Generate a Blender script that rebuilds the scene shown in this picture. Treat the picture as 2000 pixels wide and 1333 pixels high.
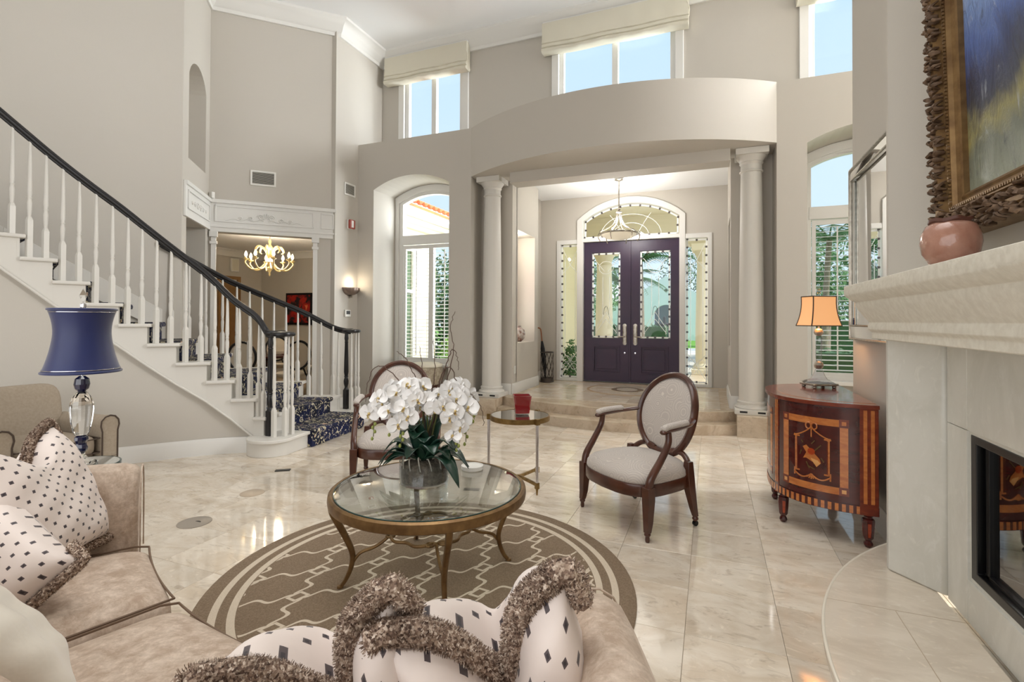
import bpy, bmesh, math, random
from math import sin, cos, pi, radians, sqrt, atan2
from mathutils import Vector, Matrix
from mathutils.geometry import tessellate_polygon
random.seed(7)
for _o in list(bpy.data.objects):
    bpy.data.objects.remove(_o)
SC = bpy.context.scene
COL = SC.collection
V = Vector

# ------------------------------------------------------------------ camera
CAM_H = 1.40
YAW, PITCH, ROLL = 0.376984, 0.0111445, 0.0046382
FOC = 982.46            # focal length in pixels of the 2000 px wide frame
cam = bpy.data.cameras.new('camera')
cam.sensor_width = 36.0
cam.lens = FOC * 36.0 / 2000.0
cam.shift_y = -(666.5 - 614.0) / 2000.0
cam.clip_start = 0.05
camo = bpy.data.objects.new('camera', cam)
COL.objects.link(camo)
_f = V((-sin(YAW), cos(YAW), 0)); _r = V((cos(YAW), sin(YAW), 0)); _u = V((0, 0, 1))
_fw = _f * cos(PITCH) + _u * sin(PITCH); _u2 = _u * cos(PITCH) - _f * sin(PITCH)
_r3 = _r * cos(ROLL) + _u2 * sin(ROLL); _u3 = _u2 * cos(ROLL) - _r * sin(ROLL)
camo.matrix_world = Matrix(((_r3.x, _u3.x, -_fw.x, 0), (_r3.y, _u3.y, -_fw.y, 0),
                            (_r3.z, _u3.z, -_fw.z, CAM_H), (0, 0, 0, 1)))
SC.camera = camo

# ------------------------------------------------------------------ sky, sun, added fill lights, exposure
vs = SC.view_settings
vs.view_transform = 'Standard'
vs.look = 'None'
vs.gamma = 1.0
vs.use_curve_mapping = False
vs.exposure = 0.20
world = bpy.data.worlds.new('sky')
SC.world = world
world.use_nodes = True
_nt = world.node_tree
_nt.nodes.clear()
_out = _nt.nodes.new('ShaderNodeOutputWorld')
_bg = _nt.nodes.new('ShaderNodeBackground')
_tc = _nt.nodes.new('ShaderNodeTexCoord')
_sx = _nt.nodes.new('ShaderNodeSeparateXYZ')
_rp = _nt.nodes.new('ShaderNodeValToRGB')
_nt.links.new(_tc.outputs['Generated'], _sx.inputs[0])
_nt.links.new(_sx.outputs['Z'], _rp.inputs[0])
_nt.links.new(_rp.outputs[0], _bg.inputs['Color'])
_nt.links.new(_bg.outputs[0], _out.inputs[0])
_rp.color_ramp.elements[0].position = 0.0
_rp.color_ramp.elements[0].color = (0.74, 0.88, 0.97, 1)
_rp.color_ramp.elements[1].position = 0.75
_rp.color_ramp.elements[1].color = (0.52, 0.74, 0.97, 1)
_bg.inputs['Strength'].default_value = 0.98

def sun_light():
    d = bpy.data.lights.new('sun', 'SUN')
    d.energy = 4.2
    d.angle = radians(1.0)
    d.color = (1.0, 0.95, 0.86)
    o = bpy.data.objects.new('sun', d)
    COL.objects.link(o)
    o.rotation_euler = V((-0.70, 0.03, -0.71)).to_track_quat('-Z', 'Y').to_euler()
sun_light()

def area(name, loc, direction, sx, sy, watts, col=(1, 1, 1)):
    d = bpy.data.lights.new(name, 'AREA')
    d.shape = 'RECTANGLE'
    d.size = sx
    d.size_y = sy
    d.energy = watts
    d.color = col
    o = bpy.data.objects.new(name, d)
    COL.objects.link(o)
    o.location = loc
    o.rotation_euler = V(direction).to_track_quat('-Z', 'Y').to_euler()
    return o
area('fill_rear', (-2.4, -2.2, 2.0), (0, 1, 0.0), 6.4, 3.4, 124, (0.96, 0.98, 1.0))  # added fill before the solid rear wall, brightens the foreground; no glazing there
area('fill_side', (6.9, 6.05, 2.9), (-1, 0, 0), 1.25, 4.6, 115, (0.95, 0.975, 1.0))  # invented side light out of view, lifts the faces turned to +X
area('fill_upper', (6.6, 7.02, 5.15), (-1, -.02, .22), .62, 1.4, 430, (0.95, 0.975, 1.0))  # added light high in the unseen bay, for ceiling and left walls; no window
area('fill_court_left', (-3.3, 8.45, 2.75), (-1, -.25, 0), 1.5, 4.4, 250, (0.96, 0.98, 1.0))  # outdoor fill hidden from the camera, stands in for daylight on the niche reveal
area('fill_court_right', (1.0, 8.45, 5.05), (-1, -.45, .16), 1.5, 1.6, 260, (0.95, 0.975, 1.0))  # added outside above the porch roof, sends extra light through the middle clerestory window
area('fill_porch', (1.02, 10.6, 2.0), (-1, -.55, -.05), 1.6, 2.6, 38, (0.97, 0.985, 1.0))  # unseen fill on the porch, put in to brighten the left entry wall
area('fill_overhead', (-1.6, 1.9, 5.95), (0, 0, -1), 4.6, 3.4, 47, (1.0, 0.995, 0.98)).data.spread = radians(95)  # added overhead fill for floor and sofa; no ceiling fittings are there

# ------------------------------------------------------------------ mesh builder
class MB:
    def __init__(s):
        s.v = []; s.f = []; s.m = []; s.uv = {}
    def add(s, vs, fs, mi=0, M=None):
        b = len(s.v)
        for p in vs:
            p = V(p)
            s.v.append(M @ p if M else p)
        for f in fs:
            s.f.append(tuple(b + i for i in f)); s.m.append(mi)
        return b
    def box(s, c, d, rz=0.0, mi=0, M=None):
        x, y, z = d[0] / 2, d[1] / 2, d[2] / 2
        R = Matrix.Translation(V(c)) @ Matrix.Rotation(rz, 4, 'Z')
        if M: R = M @ R
        vs = [(-x, -y, -z), (x, -y, -z), (x, y, -z), (-x, y, -z), (-x, -y, z), (x, -y, z), (x, y, z), (-x, y, z)]
        s.add(vs, [(0, 3, 2, 1), (4, 5, 6, 7), (0, 1, 5, 4), (1, 2, 6, 5), (2, 3, 7, 6), (3, 0, 4, 7)], mi, R)
        return s
    def bar(s, a, b, w, h, mi=0, up=(0, 0, 1)):
        a = V(a); b = V(b); d = (b - a); L = d.length
        if L < 1e-6: return s
        d.normalize(); u = V(up)
        if abs(d.dot(u)) > .98: u = V((1, 0, 0))
        x = d.cross(u).normalized(); y = x.cross(d).normalized()
        vs = []
        for t in (0, L):
            for (i, j) in ((-1, -1), (1, -1), (1, 1), (-1, 1)):
                vs.append(a + d * t + x * (i * w / 2) + y * (j * h / 2))
        s.add(vs, [(0, 1, 2, 3), (7, 6, 5, 4), (0, 4, 5, 1), (1, 5, 6, 2), (2, 6, 7, 3), (3, 7, 4, 0)], mi)
        return s
    def tube(s, pts, r, n=8, mi=0, closed=False, caps=True, flat=1.0, up=None, M=None):
        P = [V(p) for p in pts]; N = len(P)
        R = r if hasattr(r, '__len__') else [r] * N
        vs = []; prev = None
        for i in range(N):
            if closed: t = P[(i + 1) % N] - P[i - 1]
            elif i == 0: t = P[1] - P[0]
            elif i == N - 1: t = P[-1] - P[-2]
            else: t = (P[i + 1] - P[i]).normalized() + (P[i] - P[i - 1]).normalized()
            if t.length < 1e-9: t = V((0, 0, 1))
            t.normalize()
            if up is not None:
                u = V(up); x = t.cross(u)
                if x.length < 1e-4: x = t.cross(V((1, 0, 0.01)))
                x.normalize(); y = x.cross(t).normalized()
            else:
                if prev is None:
                    a = V((0, 0, 1)) if abs(t.z) < .9 else V((1, 0, 0))
                    x = t.cross(a).normalized()
                else:
                    x = prev - t * prev.dot(t)
                    if x.length < 1e-6: x = t.orthogonal()
                    x.normalize()
                prev = x; y = x.cross(t).normalized()
            for k in range(n):
                a = 2 * pi * k / n
                vs.append(P[i] + x * (R[i] * cos(a)) + y * (R[i] * flat * sin(a)))
        fs = []
        for i in range(N if closed else N - 1):
            j = (i + 1) % N
            for k in range(n):
                l = (k + 1) % n
                fs.append((i * n + k, i * n + l, j * n + l, j * n + k))
        if caps and not closed:
            fs.append(tuple(range(n - 1, -1, -1))); fs.append(tuple((N - 1) * n + k for k in range(n)))
        s.add(vs, fs, mi, M)
        return s
    def lathe(s, prof, n=24, c=(0, 0, 0), mi=0, M=None, cap=True, a0=0.0):
        vs = []; N = len(prof)
        T = Matrix.Translation(V(c))
        if M: T = M @ T
        for (r, z) in prof:
            for k in range(n):
                a = a0 + 2 * pi * k / n
                vs.append((r * cos(a), r * sin(a), z))
        fs = []
        for i in range(N - 1):
            for k in range(n):
                l = (k + 1) % n
                fs.append((i * n + k, i * n + l, (i + 1) * n + l, (i + 1) * n + k))
        if cap and prof[0][0] > 1e-5: fs.append(tuple(range(n - 1, -1, -1)))
        if cap and prof[-1][0] > 1e-5: fs.append(tuple((N - 1) * n + k for k in range(n)))
        s.add(vs, fs, mi, T)
        return s
    def panel(s, outer, holes=(), O=(0, 0, 0), U=(1, 0, 0), W=(0, 0, 1), T=(0, 1, 0), mi=0):
        """polygon (u,w) with holes in the plane O,U,W, made solid by the thickness vector T"""
        O = V(O); U = V(U); W = V(W); T = V(T)
        loops = [list(outer)] + [list(h) for h in holes]
        tri = tessellate_polygon([[V((p[0], p[1], 0)) for p in l] for l in loops])
        flat = [p for l in loops for p in l]
        n = len(flat)
        vs = [O + U * p[0] + W * p[1] for p in flat] + [O + U * p[0] + W * p[1] + T for p in flat]
        fs = []
        for t in tri:
            fs.append(tuple(t)); fs.append(tuple(n + i for i in reversed(t)))
        b = 0
        for l in loops:
            m = len(l)
            for i in range(m):
                j = (i + 1) % m
                fs.append((b + i, b + j, n + b + j, n + b + i))
            b += m
        s.add(vs, fs, mi)
        return s
    def prism(s, poly, z0, z1, mi=0):
        return s.panel(poly, (), (0, 0, z0), (1, 0, 0), (0, 1, 0), (0, 0, z1 - z0), mi)
    def grid(s, nu, nv, fn, cu=False, cv=False, mi=0, uvf=None):
        b = len(s.v)
        for i in range(nu):
            for j in range(nv):
                s.v.append(V(fn(i, j)))
                if uvf: s.uv[b + i * nv + j] = uvf(i, j)
        for i in range(nu if cu else nu - 1):
            for j in range(nv if cv else nv - 1):
                i2 = (i + 1) % nu; j2 = (j + 1) % nv
                s.f.append((b + i * nv + j, b + i2 * nv + j, b + i2 * nv + j2, b + i * nv + j2)); s.m.append(mi)
        return s
    def sweep(s, prof, path, closed=False, side=1, mi=0, caps=True):
        """profile [(offset to the left of the path, z)] swept with mitres along a path in plan (x,y[,z])"""
        P = [V((p[0], p[1], p[2] if len(p) > 2 else 0)) for p in path]; N = len(P); n = len(prof)
        vs = []
        for i in range(N):
            def nl(a, b):
                d = (b - a); d.z = 0; d.normalize(); return V((-d.y, d.x, 0)) * side
            if closed: n1 = nl(P[i - 1], P[i]); n2 = nl(P[i], P[(i + 1) % N])
            elif i == 0: n1 = n2 = nl(P[0], P[1])
            elif i == N - 1: n1 = n2 = nl(P[-2], P[-1])
            else: n1 = nl(P[i - 1], P[i]); n2 = nl(P[i], P[i + 1])
            m = n1 + n2; m = m / max(m.dot(n1), .25)
            for (o, z) in prof: vs.append(P[i] + m * o + V((0, 0, z)))
        fs = []
        for i in range(N if closed else N - 1):
            j = (i + 1) % N
            for k in range(n):
                l = (k + 1) % n
                fs.append((i * n + k, j * n + k, j * n + l, i * n + l))
        if caps and not closed:
            fs.append(tuple(range(n))); fs.append(tuple((N - 1) * n + k for k in range(n - 1, -1, -1)))
        s.add(vs, fs, mi)
        return s
    def build(s, name, mat, parent=None, smooth=35, bevel=0, loc=None, subsurf=0, fixn=True):
        me = bpy.data.meshes.new(name)
        me.from_pydata([tuple(p) for p in s.v], [], s.f)
        ms = mat if isinstance(mat, (list, tuple)) else [mat]
        for m in ms: me.materials.append(m)
        if len(ms) > 1: me.polygons.foreach_set('material_index', s.m)
        if s.uv:
            ul = me.uv_layers.new(name='UVMap')
            for l in me.loops: ul.data[l.index].uv = s.uv.get(l.vertex_index, (0, 0))
        if fixn:
            bm = bmesh.new(); bm.from_mesh(me)
            bmesh.ops.recalc_face_normals(bm, faces=bm.faces)
            bm.to_mesh(me); bm.free()
        if smooth:
            me.polygons.foreach_set('use_smooth', [True] * len(me.polygons))
            me.set_sharp_from_angle(angle=radians(smooth))
        o = bpy.data.objects.new(name, me)
        COL.objects.link(o)
        if parent: o.parent = parent
        if loc: o.location = loc
        if bevel:
            b = o.modifiers.new('bevel', 'BEVEL'); b.width = bevel; b.segments = 2; b.limit_method = 'ANGLE'; b.angle_limit = radians(40)
        if subsurf:
            b = o.modifiers.new('sub', 'SUBSURF'); b.levels = subsurf; b.render_levels = subsurf
        return o

def thing(name, label, cat, loc=(0, 0, 0), rz=0.0, group=None):
    o = bpy.data.objects.new(name, None)
    COL.objects.link(o)
    o.empty_display_size = .1
    o.location = loc
    o.rotation_euler = (0, 0, rz)
    o['label'] = label; o['category'] = cat
    if group: o['group'] = group
    return o
def tag(o, label, cat, group=None):
    o['label'] = label; o['category'] = cat
    if group: o['group'] = group
    return o
def struct(o, ):
    o['kind'] = 'structure'
    return o
def sroot(name, loc=(0, 0, 0)):
    o = bpy.data.objects.new(name, None); COL.objects.link(o); o.location = loc
    o['kind'] = 'structure'
    return o
def stuff(o):
    o['kind'] = 'stuff'
    return o
def copy(o, parent=None, loc=None, rz=None):
    c = o.copy(); COL.objects.link(c)
    if parent: c.parent = parent
    if loc is not None: c.location = loc
    if rz is not None: c.rotation_euler = (0, 0, rz)
    return c
def copy_tree(o, loc, rz, label=None):
    r = o.copy(); COL.objects.link(r); r.location = loc; r.rotation_euler = (0, 0, rz)
    if label: r['label'] = label
    for ch in list(o.children):
        c = copy(ch, r)
        for g in list(ch.children): copy(g, c)
    return r
def arc(cx, cy, r, a0, a1, n):
    return [(cx + r * cos(radians(a0 + (a1 - a0) * i / n)), cy + r * sin(radians(a0 + (a1 - a0) * i / n))) for i in range(n + 1)]
def catmull(P, per=6):
    P = [V(p) for p in P]; out = []
    Q = [2 * P[0] - P[1]] + P + [2 * P[-1] - P[-2]]
    for i in range(1, len(Q) - 2):
        a, b, c, d = Q[i - 1:i + 3]
        for k in range(per):
            t = k / per
            out.append(.5 * ((2 * b) + (c - a) * t + (2 * a - 5 * b + 4 * c - d) * t * t + (3 * b - a - 3 * c + d) * t ** 3))
    out.append(P[-1])
    return out
def lerp(a, b, t): return a + (b - a) * t
def archloop(u0, u1, w0, ws, wa, n=14):
    """opening with a segmental arch: bottom w0, springing ws, apex wa (counter-clockwise)"""
    h = (u1 - u0) / 2; c = (u0 + u1) / 2; sg = wa - ws
    R = (h * h + sg * sg) / (2 * sg); cz = wa - R
    a = math.asin(h / R)
    top = [(c + R * sin(a - 2 * a * i / n), cz + R * cos(a - 2 * a * i / n)) for i in range(n + 1)]
    return [(u0, w0), (u1, w0)] + top

# ------------------------------------------------------------------ materials
def S(r, g, b):
    def c(x):
        x /= 255.0
        return x / 12.92 if x <= .04045 else ((x + .055) / 1.055) ** 2.4
    return (c(r), c(g), c(b), 1)
def nodes(name):
    m = bpy.data.materials.new(name); m.use_nodes = True
    nt = m.node_tree
    return m, nt, nt.nodes['Principled BSDF'], nt.nodes, nt.links
def mix(nt, a, b, fac, bt='MIX'):
    n = nt.nodes.new('ShaderNodeMix'); n.data_type = 'RGBA'; n.blend_type = bt
    for sock, val in ((n.inputs[0], fac), (n.inputs[6], a), (n.inputs[7], b)):
        if hasattr(val, 'is_linked') or hasattr(val, 'links'): nt.links.new(val, sock)
        else: sock.default_value = val
    return n.outputs[2]
def ramp(nt, src, stops):
    n = nt.nodes.new('ShaderNodeValToRGB')
    e = n.color_ramp.elements
    while len(e) < len(stops): e.new(.5)
    for k, (p, c) in enumerate(stops):
        e[k].position = p; e[k].color = c if hasattr(c, '__len__') else (c, c, c, 1)
    nt.links.new(src, n.inputs[0])
    return n.outputs[0]
def noise(nt, scale, detail=4, rough=.55, src='Object', dist=0.0, vec=None):
    n = nt.nodes.new('ShaderNodeTexNoise')
    n.inputs['Scale'].default_value = scale; n.inputs['Detail'].default_value = detail
    n.inputs['Roughness'].default_value = rough; n.inputs['Distortion'].default_value = dist
    if vec is None:
        t = nt.nodes.new('ShaderNodeTexCoord'); vec = t.outputs[src]
    nt.links.new(vec, n.inputs['Vector'])
    return n.outputs['Fac']
def mth(nt, op, a, b=None, c=None):
    n = nt.nodes.new('ShaderNodeMath'); n.operation = op
    for i, x in enumerate((a, b, c)):
        if x is None: continue
        if hasattr(x, 'links'): nt.links.new(x, n.inputs[i])
        else: n.inputs[i].default_value = x
    return n.outputs[0]
def bump(nt, b, h, strength, dist=.01):
    n = nt.nodes.new('ShaderNodeBump'); n.inputs['Strength'].default_value = strength; n.inputs['Distance'].default_value = dist
    nt.links.new(h, n.inputs['Height']); nt.links.new(n.outputs[0], b.inputs['Normal'])
def pm(name, col, rough=.5, metal=0.0, var=None, col2=None, bmp=None, coat=0.0, spec=.5, emit=None, es=0.0, sheen=0.0, alpha=1.0):
    m, nt, b, N, L = nodes(name)
    b.inputs['Base Color'].default_value = col
    b.inputs['Roughness'].default_value = rough
    b.inputs['Metallic'].default_value = metal
    b.inputs['Coat Weight'].default_value = coat
    b.inputs['Coat Roughness'].default_value = .08
    b.inputs['Specular IOR Level'].default_value = spec
    b.inputs['Sheen Weight'].default_value = sheen
    if var:
        f = noise(nt, var[0], 5)
        f = ramp(nt, f, [(.5 - var[1], 0.0), (.5 + var[1], 1.0)])
        L.new(mix(nt, col, col2 or tuple(c * .8 for c in col[:3]) + (1,), f), b.inputs['Base Color'])
    if bmp: bump(nt, b, noise(nt, bmp[0], 4), bmp[1], bmp[2] if len(bmp) > 2 else .01)
    if emit: b.inputs['Emission Color'].default_value = emit; b.inputs['Emission Strength'].default_value = es
    m.diffuse_color = col
    return m
def glass(name, tint=(1, 1, 1, 1), rough=0.0, ior=1.5, boost=1.0):
    m = bpy.data.materials.new(name); m.use_nodes = True; nt = m.node_tree; nt.nodes.clear()
    o = nt.nodes.new('ShaderNodeOutputMaterial'); t = nt.nodes.new('ShaderNodeBsdfTransparent'); g = nt.nodes.new('ShaderNodeBsdfGlossy')
    f = nt.nodes.new('ShaderNodeLayerWeight'); f.inputs[0].default_value = .5
    f0 = ((ior - 1) / (ior + 1)) ** 2
    x = nt.nodes.new('ShaderNodeMixShader')
    t.inputs[0].default_value = tint; g.inputs['Roughness'].default_value = rough
    fac = mth(nt, 'MINIMUM', mth(nt, 'MULTIPLY', mth(nt, 'MULTIPLY_ADD', mth(nt, 'POWER', f.outputs['Facing'], 5.0), 1 - f0, f0), boost), 1.0)
    nt.links.new(fac, x.inputs[0]); nt.links.new(t.outputs[0], x.inputs[1]); nt.links.new(g.outputs[0], x.inputs[2]); nt.links.new(x.outputs[0], o.inputs[0])
    return m

M = {}
M['wall'] = pm('wall_paint', S(200, 194, 184), .75, bmp=(140, .05))
M['trim'] = pm('white_trim_paint', S(232, 230, 225), .45)
M['ceil'] = pm('ceiling_paint', S(247, 247, 247), .8)
M['stairwhite'] = pm('stair_white_paint', S(220, 216, 208), .4)
M['column'] = pm('column_plaster', S(218, 214, 206), .5)
M['blackwood'] = pm('ebonised_wood', S(16, 13, 16), .36, coat=.1)
M['walnut'] = pm('walnut_wood', S(92, 50, 32), .3, var=(9, .25), col2=S(58, 28, 18), coat=.3)
M['gilt'] = pm('antique_gold_metal', S(146, 116, 76), .42, .65, var=(14, .2), col2=S(108, 80, 50))
M['brass'] = pm('aged_brass', S(150, 122, 74), .34, .8, var=(20, .2), col2=S(112, 88, 50))
M['chrome'] = pm('polished_chrome', S(215, 215, 222), .12, 1.0)
M['silver'] = pm('antique_silver', S(196, 190, 178), .3, .9, var=(22, .2), col2=S(150, 142, 130))
M['doorwood'] = pm('dark_door_paint', S(68, 48, 68), .36, spec=.4, var=(5, .3), col2=S(54, 42, 66))
M['linen'] = pm('linen_shade_fabric', S(226, 220, 202), .9, bmp=(260, .08))
M['pane'] = glass('window_glass', (.97, .99, 1, 1), 0, 1.45, .7)
M['tableglass'] = glass('table_glass', (.95, .98, .96, 1), 0, 1.55, 2.6)
M['glassedge'] = pm('green_glass_edge', S(40, 74, 72), .1, spec=.8)
M['bevelwhite'] = pm('frosted_bevel_glass', S(250, 250, 246), .25, spec=.7)
M['lead'] = pm('lead_came', S(98, 92, 92), .35, .6)
M['mirror'] = pm('mirror_glass', S(238, 240, 240), .01, 1.0)
M['red'] = pm('red_glass', S(130, 8, 22), .08, coat=.5, spec=.7)
M['blackmetal'] = pm('black_metal', S(14, 14, 16), .35, .4)
M['firebox'] = pm('firebox_black', S(10, 10, 11), .3)
M['whiteplastic'] = pm('white_plastic', S(236, 234, 228), .4)
M['darkplastic'] = pm('dark_grey_plastic', S(62, 62, 62), .4)
M['redplastic'] = pm('red_plastic', S(168, 78, 66), .4)

def stone(name, c1, c2, c3, rough=.12, scale=2.2, rnd=True, spec=.5, vein=.5):
    m, nt, b, N, L = nodes(name)
    t = N.new('ShaderNodeTexCoord'); mp = N.new('ShaderNodeMapping')
    L.new(t.outputs['Object'], mp.inputs['Vector'])
    oi = N.new('ShaderNodeObjectInfo')
    if rnd:
        cb = N.new('ShaderNodeCombineXYZ')
        L.new(mth(nt, 'MULTIPLY', oi.outputs['Random'], 37.0), cb.inputs[0]); L.new(mth(nt, 'MULTIPLY', oi.outputs['Random'], 91.0), cb.inputs[1])
        L.new(cb.outputs[0], mp.inputs['Location'])
    mp.inputs['Scale'].default_value = (1, 1.9, 1)
    v = mp.outputs[0]
    n1 = noise(nt, scale, 7, .62, vec=v, dist=1.0)
    n2 = noise(nt, scale * 3.1, 6, .65, vec=v, dist=1.2)
    f1 = ramp(nt, n1, [(.40, 0.0), (.60, 1.0)])
    base = mix(nt, c1, c2, f1)
    f2 = ramp(nt, n2, [(.56, 0.0), (.70, vein)])
    base = mix(nt, base, c3, f2)
    f3 = ramp(nt, n2, [(.28, vein * .8), (.40, 0.0)])
    base = mix(nt, base, tuple(min(1, c * 1.25) for c in c1[:3]) + (1,), f3)
    if rnd:
        k = N.new('ShaderNodeHueSaturation')
        L.new(mth(nt, 'MULTIPLY_ADD', oi.outputs['Random'], .22, .89), k.inputs['Value'])
        L.new(base, k.inputs['Color']); base = k.outputs[0]
    L.new(base, b.inputs['Base Color'])
    b.inputs['Roughness'].default_value = rough
    b.inputs['Specular IOR Level'].default_value = spec
    m.diffuse_color = c1
    return m
M['tile'] = stone('travertine_tile', S(230, 219, 203), S(213, 197, 176), S(180, 163, 143), .07, 2.6, spec=.9, vein=.75)
M['step'] = stone('travertine_step', S(204, 188, 166), S(184, 164, 140), S(140, 124, 104), .25, 3.4, rnd=False)
M['grout'] = pm('grout', S(190, 172, 148), .7)
M['hearth'] = stone('hearth_limestone', S(228, 216, 199), S(216, 203, 185), S(238, 230, 216), .14, 3.0, rnd=False, vein=.7)
M['surround'] = stone('surround_limestone', S(222, 220, 212), S(213, 211, 202), S(230, 228, 222), .3, 2.4, rnd=False, vein=.6)
M['mantel'] = pm('cast_stone', S(232, 227, 214), .7, var=(30, .12), col2=S(222, 216, 202), bmp=(60, .25))

def velvet():
    m, nt, b, N, L = nodes('taupe_velvet')
    f = ramp(nt, noise(nt, 16, 8, .75, dist=.35), [(.40, 0.0), (.60, 1.0)])
    g = ramp(nt, noise(nt, 48, 5, .7), [(.38, 0.0), (.62, 1.0)])
    c = mix(nt, S(184, 161, 141), S(222, 204, 187), f)
    c = mix(nt, c, S(160, 138, 118), mth(nt, 'MULTIPLY', g, .35))
    L.new(c, b.inputs['Base Color'])
    b.inputs['Roughness'].default_value = .8
    b.inputs['Sheen Weight'].default_value = .6; b.inputs['Sheen Roughness'].default_value = .35
    b.inputs['Sheen Tint'].default_value = S(240, 226, 212)
    bump(nt, b, g, .15, .004)
    return m
M['velvet'] = velvet()
M['piping'] = pm('dark_taupe_piping', S(120, 98, 80), .7)

def dotted():
    m, nt, b, N, L = nodes('dotted_silk')
    t = N.new('ShaderNodeUVMap'); s = N.new('ShaderNodeSeparateXYZ'); L.new(t.outputs[0], s.inputs[0])
    P = .052
    v = mth(nt, 'DIVIDE', s.outputs[1], P * .5)
    row = mth(nt, 'FLOOR', v)
    off = mth(nt, 'MULTIPLY', mth(nt, 'MODULO', mth(nt, 'ADD', row, 100.0), 2.0), .5)
    u = mth(nt, 'ADD', mth(nt, 'DIVIDE', s.outputs[0], P), off)
    fu = mth(nt, 'ABSOLUTE', mth(nt, 'SUBTRACT', mth(nt, 'FRACT', mth(nt, 'ADD', u, 50.0)), .5))
    fv = mth(nt, 'ABSOLUTE', mth(nt, 'SUBTRACT', mth(nt, 'FRACT', mth(nt, 'ADD', v, 50.0)), .5))
    d = mth(nt, 'MAXIMUM', mth(nt, 'MULTIPLY', fu, P), mth(nt, 'MULTIPLY', fv, P * .5))
    dot = mth(nt, 'LESS_THAN', d, .0053)
    core = mth(nt, 'LESS_THAN', d, .0026)
    n = noise(nt, 900, 2)
    dc = mix(nt, S(84, 72, 74), S(46, 38, 44), core)
    L.new(mix(nt, S(238, 224, 216), dc, dot), b.inputs['Base Color'])
    b.inputs['Roughness'].default_value = .55
    b.inputs['Sheen Weight'].default_value = .3
    bump(nt, b, noise(nt, 9, 3), .25, .02)
    return m
M['dotted'] = dotted()
M['cream_satin'] = pm('cream_satin', S(236, 228, 214), .45, sheen=.4, bmp=(8, .3, .02))

def fringe_mat():
    m, nt, b, N, L = nodes('brush_fringe_yarn')
    v = N.new('ShaderNodeTexVoronoi'); v.inputs['Scale'].default_value = 210
    t = N.new('ShaderNodeTexCoord'); L.new(t.outputs['Object'], v.inputs['Vector'])
    s = N.new('ShaderNodeSeparateColor'); L.new(v.outputs['Color'], s.inputs[0])
    L.new(ramp(nt, s.outputs[0], [(0.0, S(84, 64, 54)), (.35, S(134, 110, 94)), (.7, S(176, 154, 136)), (1.0, S(224, 208, 192))]), b.inputs['Base Color'])
    b.inputs['Roughness'].default_value = .85
    return m
M['fringe'] = fringe_mat()

def rugmat():
    m, nt, b, N, L = nodes('trellis_rug')
    t = N.new('ShaderNodeTexCoord'); s = N.new('ShaderNodeSeparateXYZ'); L.new(t.outputs['Object'], s.inputs[0])
    X, Y = s.outputs[0], s.outputs[1]
    r = mth(nt, 'SQRT', mth(nt, 'ADD', mth(nt, 'MULTIPLY', X, X), mth(nt, 'MULTIPLY', Y, Y)))
    A = .30
    a0 = radians(20)
    p = mth(nt, 'DIVIDE', mth(nt, 'ADD', mth(nt, 'MULTIPLY', X, cos(a0)), mth(nt, 'MULTIPLY', Y, sin(a0))), A)
    q = mth(nt, 'DIVIDE', mth(nt, 'ADD', mth(nt, 'MULTIPLY', X, -sin(a0 + .35)), mth(nt, 'MULTIPLY', Y, cos(a0 + .35))), A * .82)
    p = mth(nt, 'ADD', p, 40.0); q = mth(nt, 'ADD', q, 40.0)
    def fr(x): return mth(nt, 'SUBTRACT', mth(nt, 'FRACT', mth(nt, 'ADD', x, .5)), .5)
    def wig(x): return mth(nt, 'MULTIPLY', mth(nt, 'SINE', mth(nt, 'MULTIPLY', x, 4 * pi)), .075)
    fp = mth(nt, 'ABSOLUTE', fr(mth(nt, 'ADD', p, wig(q)))); fq = mth(nt, 'ABSOLUTE', fr(mth(nt, 'ADD', q, wig(p))))
    line = mth(nt, 'LESS_THAN', mth(nt, 'MINIMUM', fp, fq), .034)
    dm = mth(nt, 'ADD', mth(nt, 'ABSOLUTE', fr(p)), mth(nt, 'ABSOLUTE', fr(q)))
    ring = mth(nt, 'LESS_THAN', mth(nt, 'ABSOLUTE', mth(nt, 'SUBTRACT', dm, .15)), .034)
    outd = mth(nt, 'GREATER_THAN', dm, .13)
    pat = mth(nt, 'MAXIMUM', mth(nt, 'MULTIPLY', line, outd), ring)
    inside = mth(nt, 'LESS_THAN', r, .90)
    b1 = mth(nt, 'MULTIPLY', mth(nt, 'GREATER_THAN', r, .905), mth(nt, 'LESS_THAN', r, .94))
    b2 = mth(nt, 'MULTIPLY', mth(nt, 'GREATER_THAN', r, .985), mth(nt, 'LESS_THAN', r, 1.02))
    pat = mth(nt, 'MAXIMUM', mth(nt, 'MULTIPLY', pat, inside), mth(nt, 'MAXIMUM', b1, b2))
    n = noise(nt, 130, 3, .7)
    n2 = noise(nt, 5, 3, .6)
    dk = mix(nt, S(126, 106, 84), S(152, 132, 109), ramp(nt, n, [(.38, 0.0), (.62, 1.0)]))
    dk = mix(nt, dk, S(120, 101, 82), mth(nt, 'MULTIPLY', n2, .5))
    lt = mix(nt, S(206, 190, 168), S(226, 212, 192), n)
    L.new(mix(nt, dk, lt, pat), b.inputs['Base Color'])
    b.inputs['Roughness'].default_value = .95
    bump(nt, b, n, .6, .006)
    return m
M['rug'] = rugmat()

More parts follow.
